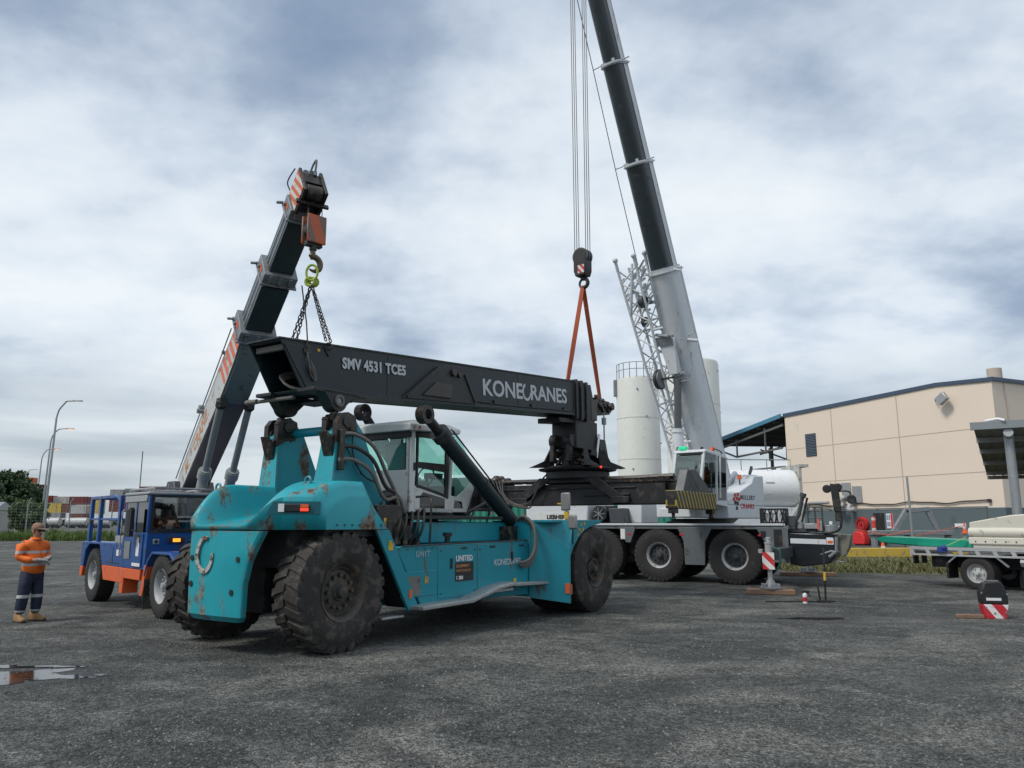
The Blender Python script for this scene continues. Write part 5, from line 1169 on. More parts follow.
# orange chevrons on the right side plate
for k in range(6):
    x0 = kx(0.455) + 0.235 * k
    mb = MB(bx); mb.prism([(x0 + 0.12, -0.27), (x0 + 0.24, -0.27), (x0 + 0.12, 0.24), (x0, 0.24)] if k < 5 else [(x0 - 0.02, -0.02), (x0 + 0.10, -0.25), (x0 + 0.10, 0.24), (x0 - 0.02, 0.24)], 'y', -W0 - 0.016, -W0 - 0.0125); mb.build('hazard_stripe', M['orange'], fs_)
tm = Matrix(((1, 0, 0), (0, 0, -1), (0, 1, 0)))
for s_, x0, m_ in (('CRANE', kx(0.19), M['letter_orange']), ('M', kx(0.10), M['letter_orange'])):
    o = text(s_, 0.36, (x0, -W0 - 0.014, -0.08), tm, m_, fs_, bold=0.008, xs=1.0); o.data.transform(bx)
# telescoping sections and collars
secs = [(0.60, 0.76, 0.25), (0.76, 0.94, 0.21)]
for (a, b, hw) in secs:
    mb = MB(bx); mb.box(kx(a), kx(b), -hw, hw, -hw * 0.85, hw * 0.95); s_o = mb.build('telescopic_section', M['tele'], fr_, bevel=0.015)
    mb = MB(bx)
    for zz in (-0.10, 0.06): mb.box(kx(a) + 0.05, kx(b) - 0.05, -hw - 0.006, -hw + 0.01, zz, zz + 0.05)
    mb.build('wear_strip', M['collar'], s_o)
for (k, hw, dx) in ((0.61, 0.335, 0.22), (0.775, 0.295, 0.20), (0.935, 0.25, 0.18)):
    mb = MB(bx); mb.box(kx(k), kx(k) + dx, -hw, hw, -hw * 0.9, hw * 0.95); mb.box(kx(k) - 0.04, kx(k), -hw - 0.03, hw + 0.03, -hw * 0.9 - 0.03, hw + 0.02)
    for q_ in (-0.6, 0, 0.6): mb.box(kx(k) + 0.02, kx(k) + dx - 0.02, hw * q_ - 0.03, hw * q_ + 0.03, -hw * 0.9 - 0.03, -hw * 0.9)
    mb.cyl((kx(k) + 0.06, -hw, 0.1), (kx(k) + 0.06, -hw - 0.05, 0.1), 0.03)
    mb.cyl((kx(k) + 0.02, -hw - 0.02, hw * 0.8), (kx(k) - 0.02, -hw - 0.12, hw * 0.9), 0.025)
    co_ = mb.build('collar', M['collar'], fr_, bevel=0.01)
    mb = MB(bx); mb.box(kx(k) + 0.05, kx(k) + dx - 0.05, -hw - 0.006, -hw - 0.001, -0.06, 0.08); mb.build('warning_label', M['orange'], co_)
# boom head
mb = MB(bx); mb.box(kx(0.955), kx(1.015), -0.20, -0.15, -0.30, 0.30); mb.box(kx(0.955), kx(1.015), 0.15, 0.20, -0.30, 0.30); mb.box(kx(0.955), kx(1.01), -0.15, 0.15, 0.0, 0.25)
mb.cyl((kx(1.0), -0.13, -0.18), (kx(1.0), 0.13, -0.18), 0.13, n=20); mb.cyl((kx(1.0), -0.2, 0.2), (kx(1.0), 0.2, 0.2), 0.06)
mb.box(kx(0.985), kx(0.99), -0.27, 0.27, -0.36, -0.28); mb.tube(curve([(kx(0.96), -0.2, 0.3), (kx(0.97), -0.25, 0.42), (kx(1.0), -0.2, 0.45)]), 0.012)
bh = mb.build('boom_head', M['grease'], fr_, bevel=0.01)
mb = MB(bx); mb.prism([(kx(0.958), -0.25), (kx(1.012), -0.25), (kx(1.012), 0.27), (kx(0.958), 0.27)], 'y', -0.212, -0.203); mb.build('head_plate', stripe_mat('orange_hazard', (0.62, 0.58, 0.52), (0.60, 0.12, 0.03), R(50), 7.0, 'xz', 0.5), bh)
mb = MB(bx); rr = random.Random(4)
for k in range(12): mb.cbox((kx(0.98 + 0.03 * rr.random()), -0.1 + 0.2 * rr.random(), 0.22 + 0.1 * rr.random()), (0.12, 0.06, 0.08), Matrix.Rotation(rr.random(), 4, 'Y'))
mb.tube(curve([(kx(0.99), 0.05, 0.28), (kx(1.01), 0.05, 0.42), (kx(1.035), 0.05, 0.36), (kx(1.02), 0.05, 0.22)]), 0.018); mb.build('sheave_guard', M['collar'], bh)
# hydraulic rams under the boom
for sy in (-0.27, 0.27):
    top_ = fmi @ (bf @ Vector((kx(0.435), sy, -0.50))); bt_ = fmi @ (bf @ Vector((kx(0.10), sy, -0.55))); bt_ = Vector((bt_.x + 0.30, bt_.y, 1.35))
    d = (top_ - bt_)
    mb = MB(); mb.cyl(bt_, bt_ + d * 0.50, 0.105, n=24); mb.cyl(bt_ + d * 0.47, bt_ + d * 0.52, 0.135, n=24); mb.cyl(bt_ + d * 0.52, bt_ + d * 0.53, 0.12, n=24); rm_ = mb.build('lift_ram', M['cylsteel'], fr_)
    mb = MB(); mb.cyl(bt_ + d * 0.52, top_, 0.068, n=20); mb.build('piston_rod', mat('dull_rod', (0.24, 0.26, 0.26), 0.4), rm_)
    mb = MB(); mb.cyl(top_ - d * 0.03, top_ + d * 0.02, 0.10, n=16); mb.cbox(top_, (0.2, 0.14, 0.2)); mb.build('ram_pin', M['black'], rm_, bevel=0.02)
mb = MB(bx); mb.tube([(kx(0.02), -W0 - 0.05, 0.33), (kx(0.35), -W0 - 0.05, 0.33), (kx(0.58), -W0 - 0.06, 0.30)], 0.012, 6); mb.cyl((kx(0.0), -W0 - 0.2, 0.15), (kx(0.0), -W0, 0.15), 0.13, n=18); mb.cyl((kx(0.3), -W0 - 0.1, 0.36), (kx(0.3), -W0, 0.36), 0.07); mb.cyl((kx(0.30), -W0 - 0.14, 0.28), (kx(0.30), -W0, 0.28), 0.05); mb.cyl((kx(0.5), -W0 - 0.06, 0.33), (kx(0.5), -W0, 0.33), 0.04)
mb.build('cable_reel', M['collar'], fr_)
mb = MB(); mb.tube([(-2.3, 0.2, 2.29), (-2.3, 0.2, 3.15)], 0.01, 6); mb.build('aerial', M['black'], fr_)

# hook block and chains over the reach stacker
HKx, HKy = -3.22, 11.88
hook = thing('hook_block', 'rusty orange hook block hanging above the left end of the boom', 'hook block', (HKx, HKy, 6.12), FA)
mb = MB(); mb.box(-0.11, -0.07, -0.17, 0.17, 0.0, 0.48); mb.box(0.07, 0.11, -0.17, 0.17, 0.0, 0.48); mb.build('cheek_plate', stripe_mat('orange_cheek', (0.5, 0.11, 0.04), (0.20, 0.12, 0.09), R(20), 3.5, 'yz', 0.6), hook, bevel=0.03)
mb = MB(); mb.cyl((-0.065, 0, 0.25), (0.065, 0, 0.25), 0.16, n=24); mb.box(-0.06, 0.06, -0.14, 0.14, -0.04, 0.05); mb.cyl((0, 0, -0.10), (0, 0, 0), 0.06); mb.build('sheave', M['grease'], hook, bevel=0.01)
mb = MB(); pts = [(0, 0, -0.06), (0, 0, -0.14), (0, -0.02, -0.20)] + [(0, 0.02 + 0.12 * math.cos(a), -0.32 + 0.12 * math.sin(a)) for a in [R(110) - R(235) * i / 14 for i in range(0, 15)]]
mb.tube(pts, [0.04, 0.045, 0.05] + [0.05] * 10 + [0.042, 0.035, 0.026, 0.02, 0.012], 12); mb.build('hook', mat('hook_bronze', (0.13, 0.09, 0.06), 0.45, metal=0.3, var=0.3), hook)
mb = MB()
for (sx, sy) in ((-0.03, -0.12), (0.03, 0.12), (0.0, -0.12)):
    mb.tube([(sx, sy, 0.4), (sx * 1.2, sy * 0.8, 1.05)], 0.008, 6)
mb.build('hoist_rope', M['hosegrey'], hook)
def link_chain(p0, p1, n, ln, wr):
    mb = MB(); p0, p1 = Vector(p0), Vector(p1); d = (p1 - p0); L_ = d.length; d.normalize(); n = max(2, int(L_ / (ln * 0.78)))
    a0 = d.orthogonal().normalized(); b0 = d.cross(a0)
    for k in range(n):
        c = p0 + d * (L_ * (k + 0.5) / n); s_ = a0 if k % 2 else b0
        pts = []
        for i in range(11):
            q = 2 * PI * i / 10; pts.append(c + d * (ln * 0.5 * math.cos(q)) + s_ * (ln * 0.28 * math.sin(q)))
        mb.tube(pts, wr, 5)
    return mb
rsm = world_m(RSX, RSY, RSA)
chs = thing('chain_sling', 'four steel chains with green master ring lifting the rear end of the boom', 'chain sling', (HKx, HKy, 5.56))
mb = MB(); mb.tube([(0.09 * math.sin(a), 0.0, 0.09 + 0.13 * math.cos(a)) for a in [2 * PI * i / 20 for i in range(21)]], 0.02, 8); 
for k in range(3): mb.tube([(0.07 * math.sin(a) + 0.03 * (k - 1), 0.02 * k, -0.06 + 0.07 * math.cos(a)) for a in [2 * PI * i / 14 for i in range(15)]], 0.020, 8)
mb.build('master_ring', M['limegreen'], chs)
for (x, y) in ((0.40, HB - 0.02), (0.50, HB - 0.02), (0.48, -HB - 0.03), (0.58, -HB - 0.03)):
    e = rsm @ Vector((x, y, 4.46 if y < 0 else 4.44)) - Vector((HKx, HKy, 5.56))
    link_chain((0, 0, -0.1), e, 0, 0.075, 0.009).build('chain', M['black'], chs)
e = rsm @ Vector((0.53, -HB - 0.03, 4.38)) - Vector((HKx, HKy, 5.56))
mb = MB(); mb.tube([e + Vector((0.05 * math.cos(a), 0, 0.05 * math.sin(a))) for a in [2 * PI * i / 14 for i in range(15)]], 0.018, 8); mb.cyl(e + Vector((-0.08, 0, -0.02)), e + Vector((0.08, 0, -0.02)), 0.015); mb.build('shackle', M['grease'], chs)
tg = thing('tag_line', 'thin tag rope running down to the rear end of the boom', 'rope', tuple(rsm @ Vector((0.12, -HB - 0.05, 4.22))))
mb = MB(); mb.tube([(0, 0, 0), (-0.05, 0.02, 0.45), (-0.16, 0.06, 1.05)], 0.012, 6); o = mb.build('rope', M['hose'], tg)

# ================================================================ ALL TERRAIN CRANE (right)
AX, AY, AA = 6.85, 23.0, -30
am = world_m(AX, AY, AA); ami = am.inverted()
at = thing('mobile_crane', 'white and grey all terrain crane with tall raised boom and outriggers out', 'mobile crane', (AX, AY, 0), AA)
for x in (0, -2.2, -4.05, -5.75):
    for (y, sd) in ((-1.16, -1), (1.16, 1)):
        wheel(at, x, y, 0.755, 0.76, 0.42, 0.36, sd, M['rimgrey'], M['hub'], lugs=34, lug_h=0.009, deep=0.10, bolts=10, tyrem=M['tyre'])
mb = MB(); mb.box(-6.6, 1.6, -0.85, 0.85, 0.75, 1.50)
for x in (0, -2.2, -4.05, -5.75): mb.cyl((x, -1.0, 0.755), (x, 1.0, 0.755), 0.13)
mb.build('chassis', M['black'], at)
# skirt panels with chamfered arches
for sg in (-1, 1):
    a, b = sorted((1.375 * sg, 1.30 * sg))
    for poly in ([(-1.62, 1.56), (-0.60, 1.56), (-0.82, 1.15), (-0.84, 0.50), (-1.42, 0.50), (-1.44, 1.15)], [(-3.42, 1.56), (-2.88, 1.56), (-3.05, 1.10), (-3.20, 1.10)], [(0.60, 1.56), (1.45, 1.56), (1.45, 0.62), (0.98, 0.62), (0.84, 1.15)], [(-5.2, 1.56), (-4.62, 1.56), (-4.8, 1.1), (-5.0, 1.1)], [(-7.4, 1.56), (-6.4, 1.56), (-6.55, 1.1), (-6.7, 0.6), (-7.4, 0.6)]):
        mb = MB(); mb.prism(poly, 'y', a, b); mb.build('side_skirt', M['carrier'], at, bevel=0.012)
mb = MB(); mb.box(-7.45, 1.47, -1.36, 1.36, 1.50, 1.60); dk = mb.build('deck', M['carrier'], at, bevel=0.01)
mb = MB(); mb.box(-7.46, 1.34, -1.395, -1.30, 1.603, 1.66); mb.box(-7.46, 1.34, 1.30, 1.395, 1.603, 1.66); mb.build('deck_edge', M['crane'], dk, bevel=0.006)
mb = MB(); mb.box(-3.36, -3.22, -1.38, -1.376, 1.20, 1.50); mb.build('notice', M['white'], at)
mb = MB()
for x in (-3.13, -1.55, 0.66): mb.box(x, x + 0.11, -1.382, -1.3755, 1.32, 1.37)
mb.build('side_marker', M['red'], at)
mb = MB(); mb.box(0.74, 0.86, -1.40, -1.376, 1.30, 1.46); mb.build('marker_box', M['black'], at); 
mb = MB(); mb.box(1.08, 1.30, -1.378, -1.34, 0.95, 1.50); mb.build('recess_door', M['black'], at)
# low dark front overhang
mb = MB(); mb.prism([(1.46, 1.42), (2.66, 1.385), (2.64, 1.15), (2.60, 0.80), (2.42, 0.62), (1.80, 0.54), (1.46, 0.58)], 'y', -1.36, -0.2)
nose = mb.build('front_overhang', mat('black_gloss', (0.012, 0.014, 0.018), 0.25), at, bevel=0.03)
def front_x(x): return x
mb = MB(); mb.prism([(1.50, 1.14), (2.40, 1.12), (2.40, 1.25), (1.50, 1.27)], 'y', -1.367, -1.361); mb.build('white_stripe', M['crane'], nose)
mb = MB(); mb.box(2.41, 2.58, -1.372, -1.362, 1.12, 1.30); o = mb.build('reflector', M['white'], nose)
mb = MB(); mb.box(2.43, 2.56, -1.378, -1.373, 1.15, 1.22); mb.build('reflector_band', M['orange'], o)
mb = MB(); mb.prism([(2.665, 1.40), (3.00, 1.37), (2.94, 1.05), (2.80, 0.80), (2.665, 0.85)], 'y', -1.30, -0.85); mb.build('bumper', mat('muddy_cream', (0.17, 0.165, 0.13), 0.6, var=0.3, dirt=(0.06, 0.05, 0.04), dirt_amt=0.5), nose, bevel=0.02)
mb = MB(); mb.tube([(2.4, -1.30, 0.70), (2.84, -1.28, 0.68), (2.86, -1.28, 0.95)], 0.02); mb.tube([(2.66, -1.38, 1.32), (2.64, -1.39, 0.95), (2.45, -1.36, 0.8)], 0.045); mb.tube([(2.2, -1.33, 0.85), (2.5, -1.35, 0.95), (2.7, -1.34, 0.93)], 0.03); mb.build('tow_hitch', M['collar'], nose)
# deck furniture between superstructure and front
mb = MB(); mb.box(1.3, 2.3, -1.1, 1.1, 1.44, 1.52); mb.box(1.35, 1.62, -1.2, -0.8, 1.6, 1.86); mb.tube([(1.55, -1.15, 1.6), (1.72, -1.15, 1.9), (1.86, -1.15, 2.42)], 0.055); mb.cyl((1.84, -1.15, 2.36), (1.88, -1.15, 2.47), 0.085)
mb.tube([(1.75, -1.05, 1.6), (1.95, -1.05, 2.35)], 0.03); mb.build('stowed_jack', M['darkgrey'], at)
mb = MB()
for x in (1.95, 2.13, 2.31): mb.tube([(x, -1.12, 1.4), (x, -1.12, 2.1)], 0.022)
for z in (1.6, 1.8, 2.0, 2.1): mb.tube([(1.95, -1.12, z), (2.31, -1.12, z)], 0.018)
mb.build('ladder_rack', M['darkgrey'], at)
mb = MB(); mb.cyl((1.7, -1.0, 1.52), (1.7, -1.0, 1.70), 0.12); mb.cyl((2.45, -1.0, 1.42), (2.45, -1.0, 1.62), 0.14); mb.box(1.85, 2.2, -1.2, -1.0, 1.52, 1.66); mb.box(2.2, 2.3, -1.2, -0.9, 1.46, 1.72); mb.build('deck_bucket', M['silver'], at, bevel=0.01)
mb = MB(); mb.box(2.18, 2.24, -1.22, -1.21, 1.5, 1.78); mb.build('red_tag', M['pinksafe'], at)
# cylinder rack
mb = MB(); mb.box(0.72, 1.42, -1.30, -1.27, 2.02, 2.07); mb.box(0.72, 0.76, -1.30, -0.95, 1.66, 2.07); mb.box(1.38, 1.42, -1.30, -0.95, 1.66, 2.07); mb.box(0.72, 1.42, -1.30, -1.27, 1.66, 1.70)
for k in range(4): mb.tube([(0.80 + 0.16 * k, -1.29, 1.68), (0.88 + 0.16 * k, -1.29, 2.04)], 0.022); mb.tube([(0.88 + 0.16 * k, -1.29, 1.68), (0.80 + 0.16 * k, -1.29, 2.04)], 0.022)
rk = mb.build('bottle_rack', M['black'], at)
for k in range(3):
    mb = MB(); mb.cyl((0.88 + 0.21 * k, -1.14, 1.67), (0.88 + 0.21 * k, -1.14, 1.92), 0.085); mb.sph((0.88 + 0.21 * k, -1.14, 1.92), 0.085, 12, 8, (1, 1, 0.7)); mb.build('bottle', M['white'], rk)
# mirror arm at the front corner
mb = MB(); mb.tube(curve([(2.35, -1.36, 1.42), (2.60, -1.44, 1.44), (2.80, -1.46, 1.60), (2.80, -1.46, 2.1), (2.74, -1.46, 2.55)]), 0.035, 8); mb.tube(curve([(2.74, -1.46, 2.48), (2.92, -1.46, 2.50), (3.05, -1.46, 2.48), (3.10, -1.46, 2.40)]), 0.022, 8)
ma = mb.build('mirror_arm', M['black'], at)
mb = MB(); mb.loft([[(2.66, -1.52, 1.98), (2.84, -1.52, 1.95), (2.84, -1.40, 1.95), (2.66, -1.40, 1.98)], [(2.60, -1.52, 2.70), (2.80, -1.52, 2.68), (2.80, -1.40, 2.68), (2.60, -1.40, 2.70)]]); mb.cyl((2.52, -1.50, 2.56), (2.52, -1.42, 2.56), 0.11, n=16); mb.cyl((2.80, -1.50, 2.60), (2.80, -1.42, 2.60), 0.10, n=16); mb.cyl((3.10, -1.50, 2.28), (3.10, -1.42, 2.28), 0.12, n=16); mb.box(2.68, 2.86, -1.5, -1.4, 1.72, 1.98)
mb.build('mirror', M['black'], ma, bevel=0.02)
# outriggers
def outrigger(x, yy, sg, mk):
    mb = MB(); mb.bar((x, 1.2 * sg, 0.92), (x, yy + 0.1 * sg * -1, 0.92), 0.26, 0.26); ob_ = mb.build('outrigger_beam', M['darkgrey'], at, bevel=0.01)
    mb = MB(); mb.cyl((x, yy, 0.34), (x, yy, 1.26), 0.055, n=16); mb.cyl((x, yy, 0.72), (x, yy, 1.18), 0.09, n=16); mb.cyl((x, yy, 1.18), (x, yy, 1.22), 0.10, n=16)
    j = mb.build('outrigger_jack', M['rimgrey'], ob_)
    mb = MB(); mb.cyl((x, yy, 0.12), (x, yy, 0.17), 0.26, n=24); mb.cyl((x, yy, 0.17), (x, yy, 0.34), 0.16, 0.07, n=16)
    for k in range(6):
        a = k * PI / 3; mb.cbox((x + 0.18 * math.cos(a), yy + 0.18 * math.sin(a), 0.2), (0.08, 0.06, 0.09), Matrix.Rotation(a, 4, 'Z'))
    mb.build('jack_foot', M['collar'], j, bevel=0.008)
    if sg < 0:
        mb = MB(); mb.box(x - 0.14, x + 0.14, yy - 0.11, yy - 0.095, 0.58, 0.98); mb.build('warning_board', stripe_mat('red_white_board', (0.72, 0.70, 0.68), (0.55, 0.03, 0.03), R(45), 4.2, 'xz', 0.5), ob_)
        mb = MB(); mb.tube(curve([(x + 0.1, yy, 1.1), (x + 0.25, yy, 1.0), (x + 0.24, yy, 0.7), (x + 0.12, yy, 0.55)]), 0.025); mb.build('jack_hose', mat('green_hose', (0.02, 0.09, 0.06), 0.5), ob_)
        mb = MB(); mb.box(x - 0.24, x - 0.14, yy - 0.06, yy + 0.06, 0.95, 1.05); mb.box(x - 0.05, x + 0.05, yy - 0.05, yy + 0.05, 1.22, 1.34); mb.build('jack_box', M['rimgrey'], ob_, bevel=0.01)
outrigger(1.42, -3.72, -1, 1); outrigger(1.1, 3.4, 1, 0); outrigger(-7.2, -3.4, -1, 0) if False else None
def plank(c, d, rz, label):
    t_ = MB(); t_.cbox((0, 0, d[2] / 2), d); t_.cbox((0.02, d[1] * 0.55, d[2] / 2), (d[0] * 0.96, d[1] * 0.98, d[2] * 0.9)); o = t_.build('timber_mat', M['timber'], None, bevel=0.008); o.location = c; o.rotation_euler = (0, 0, R(rz)); tag(o, label, 'timber mat', 'timber mats under the crane outriggers')
q = am @ Vector((1.42, -3.78, 0.004)); plank(q, (1.1, 0.34, 0.11), -16, 'brown timber mat under the near outrigger jack')
q = am @ Vector((1.1, 3.36, 0.004)); plank(q, (1.7, 0.34, 0.11), -12, 'dark timber mat under the far outrigger of the crane')
# engine housing and far deck
mb = MB(); mb.box(-6.75, -4.55, -1.1, 1.1, 1.66, 2.26); eh = mb.build('engine_housing', M['crane'], at, bevel=0.05)
mb = MB(); mb.box(-6.5, -4.95, -1.108, -1.10, 1.72, 1.98); mb.build('engine_panel', M['cabwhite'], eh, bevel=0.01)
text('LIEBHERR', 0.17, (-5.98, -1.112, 1.80), SIDE_R, M['black'], at, bold=0.008, xs=1.05)
mb = MB(); mb.cyl((-4.2, -1.0, 1.95), (-4.2, -0.7, 1.95), 0.24, n=24); mb.box(-4.45, -3.9, -0.7, 0.6, 1.66, 2.2); fan = mb.build('radiator_fan', M['black'], at)
mb = MB()
for k in range(7):
    a = 2 * PI * k / 7; mb.bar((-4.2, -1.01, 1.95), (-4.2 + 0.2 * math.cos(a), -1.01, 1.95 + 0.2 * math.sin(a)), 0.05, 0.02)
mb.build('fan_blade', M['galv'], fan)
mb = MB(); mb.prism([(-3.85, 1.66), (-3.35, 1.66), (-3.42, 2.12), (-3.9, 2.12)], 'y', -1.0, 0.8); mb.build('tool_box', M['darkgrey'], at, bevel=0.02)
mb = MB(); mb.box(-3.8, -3.0, -0.5, 1.0, 1.66, 2.3); mb.build('hydraulic_box', M['crane'], at, bevel=0.03)
# superstructure, slewed over the side.  local: x forward (towards the load), y left
SS = Matrix.Translation((-1.40, 0, 0)) @ Matrix.Rotation(R(-99), 4, 'Z')
mb = MB(SS); mb.cyl((0, 0, 1.602), (0, 0, 1.72), 0.95, n=48); mb.cyl((0, 0, 1.72), (0, 0, 1.80), 0.80, n=48); mb.build('slew_ring', M['black'], at)
mb = MB(SS); mb.box(-2.4, 1.2, -0.75, 0.75, 1.83, 2.25); mb.box(0.5, 1.5, -0.5, 0.5, 1.83, 2.1); mb.prism([(-2.2, 2.25), (-1.1, 2.25), (-1.0, 3.0), (-1.6, 3.3), (-2.2, 2.9)], 'y', -0.62, -0.5); mb.prism([(-2.2, 2.25), (-1.1, 2.25), (-1.0, 3.0), (-1.6, 3.3), (-2.2, 2.9)], 'y', 0.5, 0.62)
ss = mb.build('superstructure', M['crane'], at, bevel=0.03)
mb = MB(SS); mb.box(-2.05, 0.72, 0.80, 1.30, 1.80, 2.18); mb.prism([(-2.05, 2.18), (0.70, 2.18), (0.68, 2.34), (-1.10, 2.88), (-1.30, 3.10), (-2.05, 3.13)], 'y', 0.70, 1.30)
eh2 = mb.build('engine_cover', M['crane'], ss, bevel=0.03)
mb = MB(SS); mb.box(-1.3, 0.2, 0.2, 0.78, 2.26, 2.75); mb.box(-1.9, -1.4, 0.86, 1.2, 3.05, 3.15); mb.build('engine_top', M['crane'], eh2, bevel=0.02)
TL = Matrix(((-1, 0, 0), (0, 0, 1), (0, 1, 0)))
# operator faces away: lettering on the left side plane is read towards -x
for body_, s_, loc, m_ in (('MULLERY', 0.19, (-0.15, 1.304, 2.36), M['darkgrey']), ('CRANES', 0.20, (-0.15, 1.304, 2.10), M['red'])):
    o = text(body_, s_, loc, TL, m_, ss, bold=0.003, xs=1.30, spacing=1.12); o.data.transform(SS)
mb = MB(SS)
for (x, z, mm) in ((0.22, 2.48, 0), (0.02, 2.50, 0), (0.10, 2.38, 0), (-0.06, 2.36, 0), (0.30, 2.36, 0)): mb.box(x - 0.07, x + 0.07, 1.303, 1.309, z - 0.05, z + 0.05)
mb.build('logo_block', M['red'], ss)
mb = MB(SS); 
for (x, z) in ((0.22, 2.26), (0.05, 2.24), (0.12, 2.10)): mb.box(x - 0.07, x + 0.07, 1.303, 1.309, z - 0.05, z + 0.05)
mb.build('logo_block', M['black'], ss)
mb = MB(SS); mb.box(-2.07, -2.052, 0.85, 1.27, 2.25, 3.05); mb.build('rear_marker', stripe_mat('red_white_marker', (0.7, 0.68, 0.66), (0.5, 0.03, 0.03), R(90), 3.2, 'yz', 0.5), eh2)
for (x, y, z) in ((-0.9, 1.0, 2.83),):
    mb = MB(SS); mb.cyl((x, y, z), (x, y, z + 0.16), 0.02); mb.build('lamp_post', M['black'], eh2)
    mb = MB(SS); mb.cyl((x, y, z + 0.16), (x, y, z + 0.30), 0.07, 0.055); mb.build('beacon', M['amberdull'], eh2)
mb = MB(SS); mb.tube(curve([(-1.6, 1.05, 3.10), (-1.62, 1.05, 3.22), (-1.72, 1.05, 3.32), (-1.76, 1.05, 3.42)]), 0.05); mb.build('exhaust', M['darkgrey'], eh2)
mb = MB(SS); mb.box(-3.0, -2.1, -1.2, 0.6, 1.85, 2.9); mb.build('slab_weight', M['crane'], ss, bevel=0.04)
# operator's cab
ex = 0.0
cabm = SS @ Matrix.Translation((0.80, 0.86, 2.12)) @ Matrix.Rotation(R(-4), 4, 'Y') @ Matrix.Diagonal((1, 1, 0.92, 1))
def cb_(name, m_, f, par, **k):
    mb = MB(cabm); f(mb); return mb.build(name, m_, par, **k)
def f1(mb):
    mb.prism([(0, 0), (1.55, 0.02), (1.72, 0.42), (1.66, 0.48), (0, 0.46)], 'y', -0.46, 0.46)   # lower tub
    for y in (-0.46, 0.38):
        mb.loft([[(1.60, y, 0.45), (1.70, y, 0.45), (1.70, y + 0.08, 0.45), (1.60, y + 0.08, 0.45)], [(1.38, y, 1.52), (1.48, y, 1.52), (1.48, y + 0.08, 1.52), (1.38, y + 0.08, 1.52)]])
        mb.box(0.0, 0.10, y, y + 0.08, 0.45, 1.5)
    mb.prism([(-0.02, 1.48), (1.50, 1.50), (1.42, 1.60), (0.3, 1.60), (-0.02, 1.54)], 'y', -0.48, 0.48)
ocab = cb_('operator_cab', M['crane'], f1, ss, bevel=0.02)
cb_('windscreen', glass('pale_green_glass', (0.72, 0.86, 0.82), 0.05), lambda mb: mb.loft([[(1.66, -0.38, 0.47), (1.67, -0.38, 0.47), (1.67, 0.38, 0.47), (1.66, 0.38, 0.47)], [(1.44, -0.38, 1.5), (1.45, -0.38, 1.5), (1.45, 0.38, 1.5), (1.44, 0.38, 1.5)]]), ocab, smooth=False)
cb_('side_window', M['glass_dark'], lambda mb: (mb.prism([(0.10, 0.20), (0.72, 0.14), (0.75, 1.48), (0.10, 1.48)], 'y', 0.462, 0.47), mb.prism([(0.10, 0.45), (1.55, 0.45), (1.42, 1.48), (0.10, 1.48)], 'y', -0.45, -0.44)), ocab, smooth=False)
cb_('side_window', M['glass_mid'], lambda mb: mb.prism([(0.84, 0.20), (1.54, 0.40), (1.40, 1.48), (0.84, 1.48)], 'y', 0.462, 0.47), ocab, smooth=False)
cb_('door_frame', M['crane'], lambda mb: (mb.bar((0.76, 0.47, 0.12), (0.74, 0.47, 1.5), 0.05, 0.05, (0, 1, 0)), mb.bar((0.80, 0.60, 0.2), (0.78, 0.60, 1.45), 0.03, 0.03, (0, 1, 0)), mb.box(0.05, 1.4, -0.4, 0.40, 0.461, 0.50)), ocab)
cb_('wiper', M['black'], lambda mb: (mb.bar((1.69, 0.1, 0.5), (1.56, 0.25, 1.1), 0.02, 0.02), mb.box(1.36, 1.5, -0.3, 0.42, 1.44, 1.50), mb.box(0.78, 1.38, 0.40, 0.44, 0.46, 0.60), mb.box(1.2, 1.28, 0.5, 0.62, 0.9, 1.2)), ocab)
cb_('beacon', M['amberdull'], lambda mb: mb.cyl((0.75, 0.35, 1.63), (0.75, 0.35, 1.76), 0.07, 0.055), ocab)
cb_('status_lamp', M['greenlamp'], lambda mb: mb.box(1.36, 1.46, -0.34, -0.10, 1.603, 1.71), ocab, bevel=0.02)
cb_('roof_rail', M['black'], lambda mb: (mb.tube([(1.35, -0.45, 1.6), (1.3, -0.45, 1.72), (1.1, -0.45, 1.72)], 0.02), mb.tube([(0.9, 0.45, 1.6), (0.85, 0.45, 1.70), (0.4, 0.45, 1.68), (0.3, 0.45, 1.6)], 0.018), mb.cyl((1.3, 0.3, 1.6), (1.3, 0.3, 1.68), 0.04)), ocab)
cb_('operator_seat', M['seat'], lambda mb: (mb.box(0.25, 0.75, -0.25, 0.25, 0.45, 0.60), mb.box(0.18, 0.32, -0.25, 0.25, 0.60, 1.25)), ocab, bevel=0.04)
q = am @ (cabm @ Vector((0.62, 0.02, 0.52))); seated_person('operator in an orange shirt sitting in the cab of the white crane', q, AA - 99, M['hivis'], 0.9)
# main boom
P0, P1 = Vector((6.38, 24.3, 2.69)), Vector((6.38 - 4.63, 24.3 - 5.1, 2.69 + 16.6))
bf, BL = boom_frame(P0, P1); bx = ami @ bf
def sect(k0, k1, hw, zl, zh, name, m_, par, xtra=0, mb=None):
    """rounded U profile below, flat top plate above"""
    mb = MB(bx); rings = []
    for x in (kx(k0), kx(k1)):
        ring = [(x, -hw, zh), (x, -hw, zl * 0.35)] + [(x, -hw * math.cos(q), zl * 0.35 + (zl * 0.65) * math.sin(q)) for q in [PI * i / 10 for i in range(1, 10)]] + [(x, hw, zl * 0.35), (x, hw, zh)]
        rings.append(ring)
    mb.loft(rings); return mb.build(name, m_, par, ang=40)
fs2 = sect(-0.06, 0.395, 0.38, -0.46, 0.37, 'fixed_section', M['crane'], at)
mb = MB(bx); mb.box(kx(-0.05), kx(0.39), 0.24, 0.395, 0.372, 0.395); mb.box(kx(-0.05), kx(0.39), -0.395, -0.24, 0.372, 0.395); mb.build('top_rail', M['crane'], fs2)
